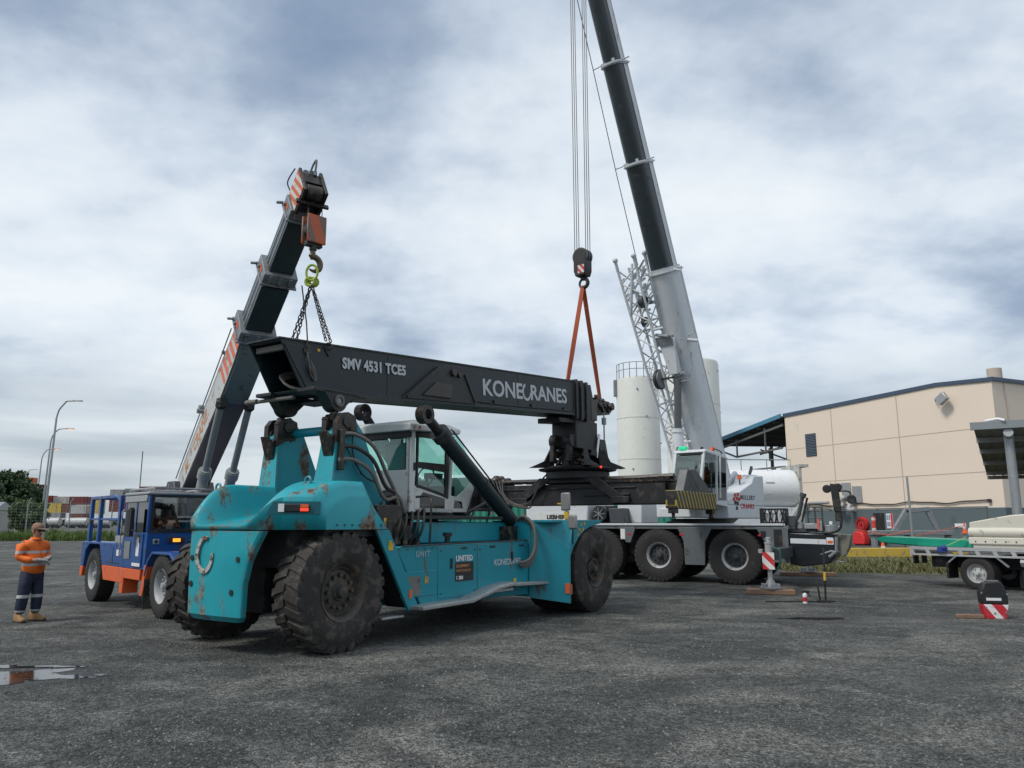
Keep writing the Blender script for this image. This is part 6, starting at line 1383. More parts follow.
s1 = sect(0.395, 0.572, 0.315, -0.38, 0.29, 'telescopic_section', M['tele'], at)
s2 = sect(0.572, 0.735, 0.28, -0.34, 0.26, 'telescopic_section', M['tele'], at)
s3 = sect(0.735, 1.0, 0.245, -0.30, 0.23, 'telescopic_section', M['tele'], at)
for s_, k0, k1, hw, zh in ((s1, 0.395, 0.572, 0.315, 0.29), (s2, 0.572, 0.735, 0.28, 0.26), (s3, 0.735, 1.0, 0.245, 0.23)):
    mb = MB(bx); mb.box(kx(k0), kx(k1), hw + 0.004, hw + 0.012, zh - 0.20, zh); mb.box(kx(k0), kx(k1), -hw - 0.02, hw + 0.02, zh + 0.001, zh + 0.03); mb.build('edge_plate', M['crane'], s_)
for (k, hw) in ((0.385, 0.41), (0.568, 0.35), (0.731, 0.315), (0.985, 0.29)):
    mb = MB(bx); 
    ring = lambda x, e: [(x, -hw - e, hw + e)] + [(x, -(hw + e) * math.cos(q), -hw * 0.35 - (hw * 0.8 + e) * math.sin(q)) for q in [PI * i / 10 for i in range(0, 11)]] + [(x, hw + e, hw + e)]
    mb.loft([ring(kx(k), 0.0), ring(kx(k) + 0.10, 0.0)]); mb.loft([ring(kx(k) + 0.03, 0.035), ring(kx(k) + 0.06, 0.035)])
    rr = random.Random(3)
    for j in range(8): mb.box(kx(k) + 0.10, kx(k) + 0.10 + 0.10 * rr.random(), -hw + 0.2 * j * hw, -hw + 0.2 * j * hw + 0.07, -hw * 0.9, -hw * 0.6)
    mb.cyl((kx(k) + 0.1, hw, 0), (kx(k) + 0.1, hw + 0.22, 0.02), 0.02); mb.cyl((kx(k) + 0.1, -hw, -0.3), (kx(k) + 0.1, -hw - 0.22, -0.3), 0.018)
    mb.build('collar', M['crane'], at, ang=40)
for k0, k1, hw in ((0.41, 0.565, 0.315), (0.585, 0.73, 0.28), (0.75, 0.98, 0.245)):
    mb = MB(bx)
    for j in range(6):
        x = kx(k0) + (kx(k1) - kx(k0)) * (j + 0.5) / 6; mb.box(x, x + 0.02, -hw - 0.004, hw + 0.003, -0.1, 0.12)
    mb.build('scuff_mark', M['darkgrey'], at)
# bracket and arm on the left of the fixed section
mb = MB(bx); mb.tube([(kx(0.39), 0.40, -0.1), (kx(0.385), 0.62, -0.1), (kx(0.28), 0.60, -0.1), (kx(0.275), 0.36, -0.1)], 0.03); mb.tube([(kx(0.27), 0.36, -0.2), (kx(0.265), 0.64, -0.12)], 0.05); mb.build('side_bracket', M['crane'], fs2)
mb = MB(bx); mb.box(kx(0.27), kx(0.285), -0.52, 0.1, -0.66, -0.50); mb.tube([(kx(0.29), -0.4, -0.62), (kx(0.285), 0.05, -0.70)], 0.05); mb.tube([(kx(0.345), -0.5, -0.45), (kx(0.345), -0.2, -0.60)], 0.05); mb.tube([(kx(0.215), -0.1, -0.62), (kx(0.22), 0.25, -0.66)], 0.06); mb.cyl((kx(0.205), -0.1, -0.62), (kx(0.205), 0.28, -0.62), 0.04); mb.build('cable_guide', M['galv'], fs2)
mb = MB(bx); mb.loft([[(kx(0.28), -0.40, -0.60), (kx(0.28), 0.15, -0.60), (kx(0.28), 0.15, -0.52), (kx(0.28), -0.40, -0.52)], [(kx(0.22), -0.20, -0.75), (kx(0.22), 0.10, -0.75), (kx(0.22), 0.10, -0.52), (kx(0.22), -0.20, -0.52)]]); mb.build('ram_bracket', M['crane'], fs2, bevel=0.02)
# winding drum
mb = MB(bx); mb.cyl((kx(0.215), -0.66, -0.72), (kx(0.215), -0.50, -0.72), 0.28, n=28); dmo = mb.build('cable_drum', M['galv'], at)
mb = MB(bx); mb.cyl((kx(0.215), -0.68, -0.72), (kx(0.215), -0.66, -0.72), 0.16, n=20); mb.cyl((kx(0.215), -0.5, -0.72), (kx(0.215), -0.1, -0.68), 0.03); mb.lathe([(0.25, -0.63), (0.31, -0.63), (0.31, -0.53), (0.25, -0.53)], o=(kx(0.215), 0, -0.72), ax='y'); mb.build('drum_cable', M['black'], dmo)
# luffing ram
A0 = bx @ Vector((kx(0.21), -0.05, -0.60)); A1 = SS @ Vector((1.15, -0.05, 2.05)); dd_ = A1 - A0
mb = MB(); mb.cyl(A0 + dd_ * 0.40, A1, 0.17, n=28); mb.cyl(A0 + dd_ * 0.39, A0 + dd_ * 0.42, 0.195, n=28); lr = mb.build('luffing_ram', M['crane'], at)
mb = MB(); mb.cyl(A0, A0 + dd_ * 0.40, 0.11, n=24); mb.build('piston_rod', mat('dark_rod', (0.10, 0.105, 0.11), 0.25, metal=0.5), lr)
# folded lattice jib along the right flank of the boom
mb = MB(bx)
def chord(k, a, b): return None
y0a, y1a = -0.62, -1.08
zc0, zc1 = -0.55, 0.12
K0, K1 = 0.03, 0.41
def corner(k, i, j):
    f_ = (k - K0) / (K1 - K0); ww = 0.38 + 0.28 * f_; hh_ = 0.45 + 0.20 * f_
    return Vector((kx(k), -0.45 + 0.01 * f_ - ww * i, -0.40 - hh_ * 0.5 + hh_ * j))
for i in (0, 1):
    for j in (0, 1): mb.tube([corner(K0, i, j), corner(K1, i, j)], 0.043, 8)
NS = 16
for n_ in range(NS):
    ka, kb = K0 + (K1 - K0) * n_ / NS, K0 + (K1 - K0) * (n_ + 1) / NS
    if n_ % 2: ka_, kb_ = kb, ka
    else: ka_, kb_ = ka, kb
    for i in (0, 1): mb.tube([corner(ka_, i, 0), corner(kb_, i, 1)], 0.023, 6)
    for j in (0, 1): mb.tube([corner(ka_, 0, j), corner(kb_, 1, j)], 0.023, 6)
    if n_ % 4 == 0:
        for i in (0, 1): mb.tube([corner(ka, i, 0), corner(ka, i, 1)], 0.02, 6)
        for j in (0, 1): mb.tube([corner(ka, 0, j), corner(ka, 1, j)], 0.02, 6)
lj = mb.build('lattice_jib', mat('jib_white', (0.68, 0.70, 0.71), 0.5, var=0.06), at)
mb = MB(bx)
for i, j in ((1, 0), (0, 0), (0, 1)): p = corner(K1, i, j); mb.tube([p, p + Vector((0.30, 0.0, 0.0))], 0.05); mb.sph(p + Vector((0.32, 0, 0)), 0.085, 10, 8)
for kq in (0.36, 0.385, 0.34, 0.40): p = corner(kq, 0, 0); mb.tube([p, p + Vector((0.3, 0.25, 0.1)), corner(kq - 0.03, 1, 0)], 0.03)
rr = random.Random(9)
for q_ in range(20): p = corner(0.33 + 0.07 * rr.random(), rr.random(), rr.random()); mb.cbox(p, (0.05 + 0.25 * rr.random(), 0.06, 0.08), Matrix.Rotation(rr.random() * 2, 4, 'Z'))
for kq in (0.10, 0.17, 0.30): mb.tube([corner(kq, 0, 0) + Vector((0, 0.0, 0)), corner(kq, 0, 0) + Vector((0, 0.35, 0.05))], 0.04); mb.tube([corner(kq, 0, 1), corner(kq, 1, 0)], 0.03)
mb.tube([corner(0.33, 1, 0), corner(0.40, 0.3, 0), corner(0.415, 0.3, 0.2)], 0.045)
mb.build('jib_fitting', M['crane'], lj)
mb = MB(bx); p = corner(0.35, 0.2, 0.1); mb.cyl(p + Vector((0, -0.05, 0)), p + Vector((0, 0.10, 0)), 0.20, n=20); p = corner(0.315, 0.5, 0.2); mb.cyl(p, p + Vector((0, 0.1, 0)), 0.16, n=20); mb.build('jib_sheave', M['darkgrey'], lj)
# pendant rope from the jib to the head
mb = MB(bx); mb.tube([(kx(0.41), -0.58, -0.38), (kx(0.57), -0.56, -0.36), (kx(0.73), -0.52, -0.32), (kx(1.0), -0.45, -0.28)], 0.012, 6); mb.build('guide_rope', M['hose'], at)
mb = MB(bx); mb.box(kx(0.99), kx(1.05), -0.28, 0.28, -0.75, 0.3); mb.cyl((kx(1.03), -0.25, -0.72), (kx(1.03), 0.25, -0.72), 0.3, n=24); mb.build('boom_head', M['crane'], at, bevel=0.02)

# hook block of the big crane, its ropes and the webbing slings
BX, BY = 1.84, 19.2
hk = thing('hook_block', 'black hook block on six ropes above the front of the boom', 'hook block', (BX, BY, 7.95), AA - 99)
mb = MB(); mb.prism([(-0.19, 0.16), (-0.14, 0.02), (0.14, 0.02), (0.19, 0.16), (0.19, 0.62), (0.13, 0.74), (-0.13, 0.74), (-0.19, 0.62)], 'x', -0.15, 0.15); hb_ = mb.build('block_body', M['black'], hk, bevel=0.02)
mb = MB(); mb.box(0.152, 0.158, -0.05, 0.14, 0.08, 0.30); mb.box(-0.158, -0.152, -0.14, 0.05, 0.08, 0.30); mb.build('hazard_panel', stripe_mat('block_stripes', (0.6, 0.6, 0.6), (0.5, 0.04, 0.03), R(40), 8, 'yz', 0.5), hb_)
mb = MB()
for x in (-0.1, 0, 0.1): mb.cyl((x - 0.03, 0, 0.55), (x + 0.03, 0, 0.55), 0.23, n=24)
mb.build('sheave', M['darkgrey'], hk)
mb = MB(); mb.cyl((0, 0, -0.06), (0, 0, 0.03), 0.06); mb.tube([(0, 0.02 + 0.13 * math.cos(a) * 1.0, -0.16 + 0.12 * math.sin(a)) for a in [R(100) - R(260) * i / 16 for i in range(17)]], [0.05] * 13 + [0.04, 0.035, 0.03, 0.02], 12); mb.tube([(0, 0.03 - 0.13 * math.cos(a), -0.16 + 0.12 * math.sin(a)) for a in [R(100) - R(200) * i / 12 for i in range(13)]], 0.03, 10); mb.build('hook', M['black'], hk)
mb = MB()
for x in (-0.10, 0.0, 0.10):
    for sg in (-1, 1): mb.tube([(x, 0.17 * sg, 0.55), (x * 0.9, 0.20 * sg, 12.2)], 0.011, 6)
mb.build('hoist_rope', M['hosegrey'], hk)
mb = MB(); mb.tube([(0.05, -0.21, 10.9), (0.05, -0.21, 11.6)], 0.03); mb.build('rope_weight', M['darkgrey'], hk)
slg = [((8.35, -0.50, 5.02), 'front'), ((8.35, 0.50, 5.02), 'front')]
def webbing(ends, label):
    s0 = Vector((BX, BY, 7.74))
    t_ = thing('webbing_sling', label, 'sling', tuple(s0), 0, 'orange webbing slings')
    for e in ends:
        e = Vector(e) - s0
        d = e.normalized(); mb = MB(); pts = [Vector((0, 0, 0.0)) + d * 0.02, e * 0.33, e * 0.66, e]
        sd = Vector((0, 0, 1)).cross(Vector((d.x, d.y, 0)) if Vector((d.x, d.y, 0)).length > 0.01 else Vector((1, 0, 0))).normalized()
        rings = []
        up_ = sd.cross(d).normalized()
        for i, p in enumerate(pts):
            tw = 0.5 * i; a_ = sd * math.cos(tw) + up_ * math.sin(tw); b_ = d.cross(a_)
            rings.append([p + a_ * 0.055 + b_ * 0.02, p - a_ * 0.055 + b_ * 0.02, p - a_ * 0.055 - b_ * 0.02, p + a_ * 0.055 - b_ * 0.02])
        mb.loft(rings); mb.build('strap', M['webbing'], t_)
    return t_
rsw = lambda p: rsm @ Vector(p)
w1_ = webbing([rsw((8.62, -0.02, 5.06))], 'left orange webbing sling running down to the boom collar')
w2_ = webbing([rsw((10.40, 0.0, 4.76))], 'right orange webbing sling running down to the head bracket')
# ================================================================ THE WORKER ON THE LEFT
pq = Vector((-8.42, 13.88, 0))
wk_ = thing('person', 'worker in orange hi-vis shirt, cap and sunglasses standing with hands clasped', 'person', tuple(pq), -22); wk_.scale = (1.0, 1.0, 0.965)
# local: x forward (facing right and a little to the camera), y left, z up; 1.70 tall
bodypts = [
    (0.00, 0.00, 0.90, None, (0.11, 0.09)),   # 0 pelvis
    (0.02, 0.00, 1.08, 0, (0.11, 0.10)),      # 1 belly
    (0.01, 0.00, 1.28, 1, (0.16, 0.13)),      # 2 chest
    (0.00, 0.00, 1.40, 2, (0.12, 0.09)),      # 3 shoulders
    (0.02, 0.00, 1.47, 3, 0.058),             # 4 neck
    (0.045, 0.00, 1.545, 4, (0.070, 0.078)),  # 5 jaw
    (0.035, 0.00, 1.62, 5, (0.078, 0.092)),   # 6 skull
    (0.02, 0.00, 1.67, 6, (0.06, 0.07)),      # 7 crown
    (-0.01, 0.19, 1.37, 3, 0.062), (-0.03, 0.25, 1.13, 8, 0.048), (0.19, 0.13, 1.09, 9, 0.038), (0.28, 0.05, 1.11, 10, 0.032),
    (-0.01, -0.19, 1.37, 3, 0.062), (-0.03, -0.25, 1.13, 12, 0.048), (0.18, -0.13, 1.08, 13, 0.038), (0.28, -0.04, 1.10, 14, 0.032),
    (0.00, 0.10, 0.80, 0, 0.095), (0.02, 0.12, 0.48, 16, 0.065), (-0.01, 0.13, 0.12, 17, 0.045), (0.10, 0.15, 0.05, 18, 0.042), (0.19, 0.17, 0.04, 19, 0.035),
    (0.00, -0.10, 0.80, 0, 0.095), (0.00, -0.12, 0.48, 21, 0.065), (-0.05, -0.13, 0.12, 22, 0.045), (0.06, -0.16, 0.05, 23, 0.042), (0.15, -0.19, 0.04, 24, 0.035)]
bd = body(bodypts, None, 'body', M['skin'], wk_)
shirtp = [(0.01, 0, 0.80, None, (0.215, 0.185)), (0.035, 0, 1.02, 0, (0.20, 0.185)), (0.015, 0, 1.24, 1, (0.188, 0.150)), (0.00, 0, 1.37, 2, (0.155, 0.115)), (0.01, 0, 1.435, 3, 0.075),
          (-0.01, 0.20, 1.36, 3, 0.088), (-0.035, 0.265, 1.14, 5, 0.074), (0.10, 0.19, 1.10, 6, 0.064), (0.18, 0.14, 1.095, 7, 0.055), (-0.01, -0.20, 1.36, 3, 0.088), (-0.035, -0.265, 1.14, 9, 0.074), (0.10, -0.19, 1.09, 10, 0.064), (0.18, -0.14, 1.085, 11, 0.055)]
def banded(name, base, bands, arm=False):
    """cloth with reflective tape sewn on at given heights"""
    m = bpy.data.materials.new(name); m.use_nodes = True; t = m.node_tree; l = t.links.new; b = t.nodes['Principled BSDF']
    co = N(t, 'ShaderNodeTexCoord'); sp = N(t, 'ShaderNodeSeparateXYZ'); l(co.outputs['Object'], sp.inputs[0])
    nz = N(t, 'ShaderNodeTexNoise'); l(co.outputs['Object'], nz.inputs['Vector']); nz.inputs['Scale'].default_value = 5; nz.inputs['Detail'].default_value = 5
    bp = N(t, 'ShaderNodeBump'); l(nz.outputs['Fac'], bp.inputs['Height']); bp.inputs['Strength'].default_value = 0.8; bp.inputs['Distance'].default_value = 0.05; l(bp.outputs[0], b.inputs['Normal'])
    cl = N(t, 'ShaderNodeMixRGB'); l(nz.outputs['Fac'], cl.inputs[0]); cl.inputs[1].default_value = (*[c * 0.75 for c in base], 1); cl.inputs[2].default_value = (*[min(1, c * 1.2) for c in base], 1)
    cur = cl.outputs[0]
    for (z0, z1, ymax) in bands:
        k = mth(t, 'MULTIPLY', mth(t, 'GREATER_THAN', sp.outputs['Z'], z0), mth(t, 'LESS_THAN', sp.outputs['Z'], z1))
        x = N(t, 'ShaderNodeMixRGB'); l(k, x.inputs[0]); l(cur, x.inputs[1]); x.inputs[2].default_value = (0.45, 0.46, 0.47, 1); cur = x.outputs[0]
    l(cur, b.inputs['Base Color']); b.inputs['Roughness'].default_value = 0.75
    MATS[name] = m; return m
sh = body(shirtp, None, 'shirt', banded('hivis_shirt', (0.80, 0.16, 0.018), [(0.985, 1.035, 1), (1.205, 1.25, 1)]), wk_)
mb = MB(); mb.lathe([(0.075, 1.43), (0.10, 1.45), (0.085, 1.49), (0.07, 1.47)], o=(0.015, 0, 0), ax='z', n=20); mb.build('collar', M['hivis'], sh)
mb = MB(); mb.tube([(0.195, 0, 0.86), (0.215, 0, 1.02), (0.168, 0, 1.24), (0.11, 0, 1.40)], 0.008, 6); mb.build('button_line', mat('shirt_seam', (0.55, 0.10, 0.015), 0.8), sh)
trp = [(0.00, 0, 0.90, None, (0.18, 0.155)), (0.0, 0.095, 0.74, 0, 0.118), (0.025, 0.12, 0.46, 1, 0.10), (0.0, 0.13, 0.12, 2, 0.088), (0.0, -0.095, 0.74, 0, 0.118), (0.0, -0.12, 0.46, 4, 0.10), (-0.045, -0.13, 0.12, 5, 0.088), (0.0, 0, 1.05, 0, (0.16, 0.14))]
tr = body(trp, None, 'trousers', banded('navy_work_trousers', (0.014, 0.022, 0.05), [(0.42, 0.475, 1), (0.17, 0.205, 1)]), wk_)
for (x, y, a_) in ((0.0, 0.13, 12), (-0.045, -0.13, -14)):
    mt = Matrix.Translation((x, y, 0)) @ Matrix.Rotation(R(a_), 4, 'Z')
    mb = MB(mt); rings = []
    for (xx, w_, h0, h1) in ((-0.10, 0.035, 0.03, 0.10), (-0.085, 0.048, 0.02, 0.17), (-0.02, 0.052, 0.02, 0.19), (0.05, 0.050, 0.02, 0.15), (0.12, 0.055, 0.02, 0.095), (0.19, 0.050, 0.022, 0.085), (0.225, 0.03, 0.03, 0.065)):
        rings.append([(xx, -w_, h0), (xx, w_, h0), (xx, w_ * 0.9, (h0 + h1) * 0.6), (xx, w_ * 0.45, h1), (xx, -w_ * 0.45, h1), (xx, -w_ * 0.9, (h0 + h1) * 0.6)])
    mb.loft(rings); b_ = mb.build('boot', M['boots'], wk_, bevel=0.01, ang=60)
    mb = MB(mt); mb.prism([(-0.11, -0.045), (-0.05, -0.055), (0.05, -0.05), (0.14, -0.06), (0.22, -0.04), (0.235, 0.0), (0.22, 0.04), (0.14, 0.06), (0.05, 0.05), (-0.05, 0.055), (-0.11, 0.045)], 'z', 0.0, 0.025); mb.build('boot_sole', M['rubber'], b_)
# gloved hands, one over the other in front of the belly
def hand(loc, rot, sg, name='glove'):
    m_ = Matrix.Translation(loc) @ rot
    mb = MB(m_); rings = []
    for (xx, w_, h_) in ((-0.05, 0.034, 0.026), (-0.02, 0.036, 0.022), (0.03, 0.044, 0.020), (0.075, 0.045, 0.017), (0.09, 0.042, 0.014)):
        rings.append([(xx, w_ * math.cos(q), h_ * math.sin(q)) for q in [2 * PI * i / 12 for i in range(12)]])
    mb.loft(rings)
    for j, (yy, ln) in enumerate(((-0.032, 0.062), (-0.011, 0.074), (0.011, 0.070), (0.031, 0.055))):
        c1, c2 = R(35), R(80)
        p = [(0.075, yy, 0), (0.09 + ln * 0.3, yy * 1.02, -0.006), (0.09 + ln * 0.62, yy * 1.0, -0.03), (0.09 + ln * 0.60, yy * 0.95, -0.055)]
        mb.tube(p, [0.0105, 0.010, 0.0095, 0.008], 8)
    mb.tube([(0.0, 0.030 * sg, -0.004), (0.035, 0.058 * sg, -0.016), (0.07, 0.058 * sg, -0.03), (0.09, 0.048 * sg, -0.04)], [0.014, 0.0125, 0.011, 0.009], 8)
    return mb.build(name, M['glove'], wk_, ang=70)
HS = Matrix.Diagonal((1.2, 1.3, 1.5, 1))
hand((0.245, 0.085, 1.115), Matrix.Rotation(R(-62), 4, 'Z') @ Matrix.Rotation(R(10), 4, 'Y') @ HS, -1)
hand((0.265, -0.085, 1.085), Matrix.Rotation(R(58), 4, 'Z') @ Matrix.Rotation(R(6), 4, 'Y') @ HS, 1)
# face, glasses, cap
mb = MB(); mb.loft([[(0.115, -0.012, 1.60), (0.115, 0.012, 1.60), (0.13, 0.010, 1.60), (0.13, -0.010, 1.60)], [(0.112, -0.018, 1.565), (0.112, 0.018, 1.565), (0.145, 0.014, 1.562), (0.145, -0.014, 1.562)]]); 
for sg in (-1, 1): mb.sph((0.03, 0.083 * sg, 1.585), 0.028, 8, 6, (0.7, 0.4, 1.1))
mb.build('nose_and_ears', M['skin'], bd, bevel=0.004)
mb = MB(); mb.box(0.112, 0.122, -0.025, 0.025, 1.532, 1.540); mb.build('mouth', mat('lips', (0.25, 0.09, 0.07), 0.6), bd)
mb = MB()
for sg in (-1, 1): mb.cbox((0.118, 0.036 * sg, 1.603), (0.018, 0.056, 0.032), Matrix.Rotation(R(14) * sg * -1, 4, 'Z')); mb.bar((0.11, 0.068 * sg, 1.61), (0.02, 0.086 * sg, 1.605), 0.006, 0.01)
mb.box(0.118, 0.126, -0.01, 0.01, 1.603, 1.612); mb.build('sunglasses', mat('sunglass_lens', (0.01, 0.01, 0.012), 0.1), wk_, bevel=0.004)
mb = MB(); rings = []
for (z, r, dx) in ((1.605, 0.098, -0.005), (1.64, 0.105, 0.0), (1.69, 0.10, 0.0), (1.73, 0.075, 0.0), (1.75, 0.03, 0.0)): rings.append([(0.028 + dx + r * 1.03 * math.cos(q), r * 0.88 * math.sin(q), z + (0.02 if math.cos(q) > 0.3 and z < 1.62 else 0)) for q in [2 * PI * i / 20 for i in range(20)]])
mb.loft(rings); cp = mb.build('cap', M['cap'], wk_, ang=60)
mb = MB(); mb.loft([[(0.115, -0.07, 1.635), (0.115, 0.07, 1.635), (0.115, 0.07, 1.647), (0.115, -0.07, 1.647)], [(0.165, -0.06, 1.632), (0.165, 0.06, 1.632), (0.165, 0.06, 1.642), (0.165, -0.06, 1.642)], [(0.20, -0.03, 1.622), (0.20, 0.03, 1.622), (0.20, 0.03, 1.630), (0.20, -0.03, 1.630)]]); mb.build('cap_peak', M['cap'], cp)
mb = MB(); mb.sph((0.005, 0, 1.60), 0.088, 14, 10, (0.95, 0.95, 0.75)); mb.build('hair', mat('grey_brown_hair', (0.10, 0.075, 0.055), 0.9), wk_)
# ================================================================ WHITE TRAY TRUCK (right)
TX, TY, TA = 11.84, 20.17, -55
tk = thing('tray_truck', 'white flatbed truck with alloy tray at the right edge of the yard', 'truck', (TX, TY, 0), TA)
for x in (0.0, 3.2):
    for (y, sd) in ((0.12, -1), (0.36, -1), (1.84, 1), (2.08, 1)) if x == 0 else ((0.14, -1), (2.06, 1)):
        wheel(tk, x, y, 0.41, 0.415, 0.22, 0.235, sd, M['rimgrey'], mat('truck_disc', (0.45, 0.46, 0.46), 0.5, var=0.2), lugs=0, lug_h=0.0, deep=0.05, bolts=6, tyrem=M['tyre'])
mb = MB(); mb.box(-1.3, 5.2, 0.7, 1.5, 0.50, 0.78); mb.cyl((0, 0.3, 0.41), (0, 1.9, 0.41), 0.09); mb.build('chassis', M['black'], tk)
mb = MB(); mb.box(-1.6, 3.0, 0.0, 2.2, 0.93, 1.03)
tray = mb.build('tray', M['traywhite'], tk, bevel=0.008)
mb = MB(); mb.box(-1.62, 3.0, -0.03, 0.0, 0.97, 1.05); mb.box(-1.62, 3.0, -0.03, 0.0, 0.82, 0.87); mb.box(-1.65, -1.60, -0.03, 2.2, 0.80, 1.05)
x = -1.62
while x < 3.0: mb.prism([(x, 0.871), (x + 0.10, 0.871), (x + 0.06, 0.969), (x - 0.04, 0.969)], 'y', -0.028, -0.002); x += 0.42
mb.build('tray_side_rail', M['traywhite'], tray)
mb = MB()
for yy in (0.18, 0.62): mb.box(-1.70, -1.655, yy, yy + 0.24, 0.58, 0.80)
tlm = mb.build('tail_lamp_housing', M['black'], tk, bevel=0.01)
mb = MB()
for yy in (0.18, 0.62): mb.box(-1.712, -1.70, yy + 0.04, yy + 0.20, 0.62, 0.76)
mb.build('tail_lamp', M['lens'], tlm)
mb = MB(); mb.tube([(-0.58, 0.08, 0.88), (-0.75, 0.08, 0.62), (-0.70, 0.08, 0.35)], 0.02); mb.box(-0.74, -0.68, 0.0, 0.5, 0.25, 0.62); mb.box(-1.2, -0.8, 0.2, 1.9, 0.52, 0.82); mb.bar((0.48, 0.05, 0.86), (0.78, 0.05, 0.60), 0.03, 0.04); mb.bar((-0.45, 0.02, 0.86), (-0.72, 0.02, 0.62), 0.03, 0.04); mb.build('mudguard', M['black'], tk)
mb = MB(); mb.bar((0.48, -0.01, 0.86), (0.78, -0.01, 0.60), 0.03, 0.04); mb.bar((-0.42, -0.01, 0.86), (-0.66, -0.01, 0.66), 0.03, 0.04); mb.tube([(1.05, 0.1, 0.72), (2.2, 0.1, 0.72)], 0.13); mb.build('guard_stay', M['galv'], tk)
mb = MB(); mb.cyl((1.1, 0.42, 0.62), (2.4, 0.42, 0.62), 0.2, n=20); mb.box(2.5, 2.9, 0.2, 0.7, 0.5, 0.9); mb.build('fuel_tank', M['darkgrey'], tk)
mb = MB(); mb.box(3.05, 5.0, 0.02, 2.18, 0.7, 1.5); mb.prism([(3.05, 1.5), (5.0, 1.5), (4.6, 2.3), (3.05, 2.35)], 'y', 0.05, 2.15); mb.build('truck_cab', M['cabwhite'], tk, bevel=0.05)
# load: green sheet stack, cream moulded barrier, strap
gs = thing('sheet_stack', 'stack of bright green plastic sheets overhanging the rear of the tray', 'sheet stack', tuple(world_m(TX, TY, TA) @ Vector((-0.75, 0.95, 1.03))), TA)
mb = MB(); mb.prism([(-2.1, 0.20), (-1.98, 0.10), (-0.7, 0.02), (2.0, 0.0), (2.0, 0.16), (-1.9, 0.26)], 'y', -0.55, 0.35); mb.build('sheet', M['greensheet'], gs, bevel=0.01)
mb = MB(); mb.prism([(-1.9, 0.08), (-0.7, 0.0), (-0.7, 0.02), (-1.9, 0.10)], 'y', -0.5, 0.3); mb.build('bearer', M['black'], gs)
cbn = thing('barrier_block', 'cream moulded plastic barrier block lying on the truck tray', 'barrier', tuple(world_m(TX, TY, TA) @ Vector((-0.22, 0.62, 1.032))), TA)
mb = MB(); mb.box(-0.02, 2.6, -0.36, 0.36, 0.10, 0.28); mb.prism([(0.0, 0.28), (2.6, 0.28), (2.6, 0.96), (1.0, 0.84), (0.0, 0.66)], 'y', -0.28, 0.28); mb.box(0.05, 2.55, -0.30, 0.30, 0.0, 0.10); mb.cyl((-0.02, -0.24, 0.40), (2.6, -0.24, 0.40), 0.13, n=18)
mb.build('block_shell', M['creambin'], cbn, bevel=0.03)
mb = MB()
for k in range(6): mb.cyl((0.16 + 0.24 * k, -0.366, 0.17), (0.16 + 0.24 * k, -0.358, 0.17), 0.02, n=10)
mb.build('drain_hole', M['black'], cbn)
sb = thing('load_strap', 'grey tie-down strap over the cream block on the truck', 'strap', tuple(world_m(TX, TY, TA) @ Vector((1.35, 0.0, 1.0))), TA)
mb = MB(); mb.bar((0, -0.04, -0.15), (0.0, -0.04, 0.62), 0.05, 0.03, (0, 1, 0)); mb.bar((0.09, -0.05, -0.15), (0.09, -0.05, 0.60), 0.03, 0.02, (0, 1, 0)); mb.bar((0, -0.04, 0.62), (0, 0.5, 0.72), 0.05, 0.02); mb.bar((0, 0.5, 0.72), (0, 1.1, 0.1), 0.05, 0.02); mb.build('strap_web', M['hosegrey'], sb)
rc = thing('ratchet_strap', 'blue ratchet strap with yellow end on the tray edge', 'strap', tuple(world_m(TX, TY, TA) @ Vector((-0.78, -0.06, 0.98))), TA)
mb = MB(); mb.cbox((0, 0, 0), (0.22, 0.08, 0.14)); mb.sph((0.06, 0, 0.05), 0.08, 10, 7); mb.build('strap_bundle', mat('blue_strap', (0.02, 0.05, 0.25), 0.7), rc, bevel=0.02)
mb = MB(); mb.bar((0.08, 0, 0.08), (0.45, 0.35, 0.32), 0.05, 0.01); mb.build('strap_tail', M['limegreen'], rc)

# striped pad cover on the ground
bc = thing('outrigger_pad_cover', 'black hexagonal case with red and white striped base beside the truck wheel', 'case', (8.66, 14.35, 0), -12); bc.scale = (0.84, 0.84, 0.95)
prof_ = [(-0.235, 0.02), (-0.26, 0.24), (-0.27, 0.46), (-0.17, 0.66), (0.17, 0.68), (0.28, 0.44), (0.27, 0.20), (0.21, 0.02)]
mb = MB(); mb.prism([p for p in [(-0.245, 0.26), (-0.26, 0.46), (-0.16, 0.66), (0.17, 0.68), (0.27, 0.44), (0.265, 0.26)]], 'y', -0.12, 0.12); bcb = mb.build('case_shell', M['black'], bc, bevel=0.02)
mb = MB(); mb.prism([(-0.20, 0.0), (-0.242, 0.258), (0.262, 0.258), (0.20, 0.0)], 'y', -0.125, 0.125); mb.build('striped_base', stripe_mat('pad_stripes', (0.72, 0.71, 0.70), (0.52, 0.015, 0.03), R(40), 3.6, 'xz', 0.42), bc, bevel=0.01)
mb = MB(); mb.box(-0.16, 0.13, -0.128, -0.121, 0.33, 0.38); mb.build('name_strip', M['white'], bcb)
mb = MB(); mb.box(-0.15, 0.15, -0.02, 0.02, 0.68, 0.70)
for (x, z) in ((-0.24, 0.47), (0.25, 0.45), (-0.18, 0.2), (-0.02, 0.1), (0.2, 0.12)): mb.cyl((x, -0.134, z), (x, -0.120, z), 0.02, n=8)
mb.build('handle', M['collar'], bcb)
o = MB().box(-0.28, 0.18, -0.05, 0.05, 0.0, 0.07).build('timber_block', M['timber'], None, bevel=0.01); o.location = (8.26, 14.32, 0.0); o.rotation_euler = (0, 0, R(-8)); tag(o, 'short timber block lying beside the striped case', 'timber block')

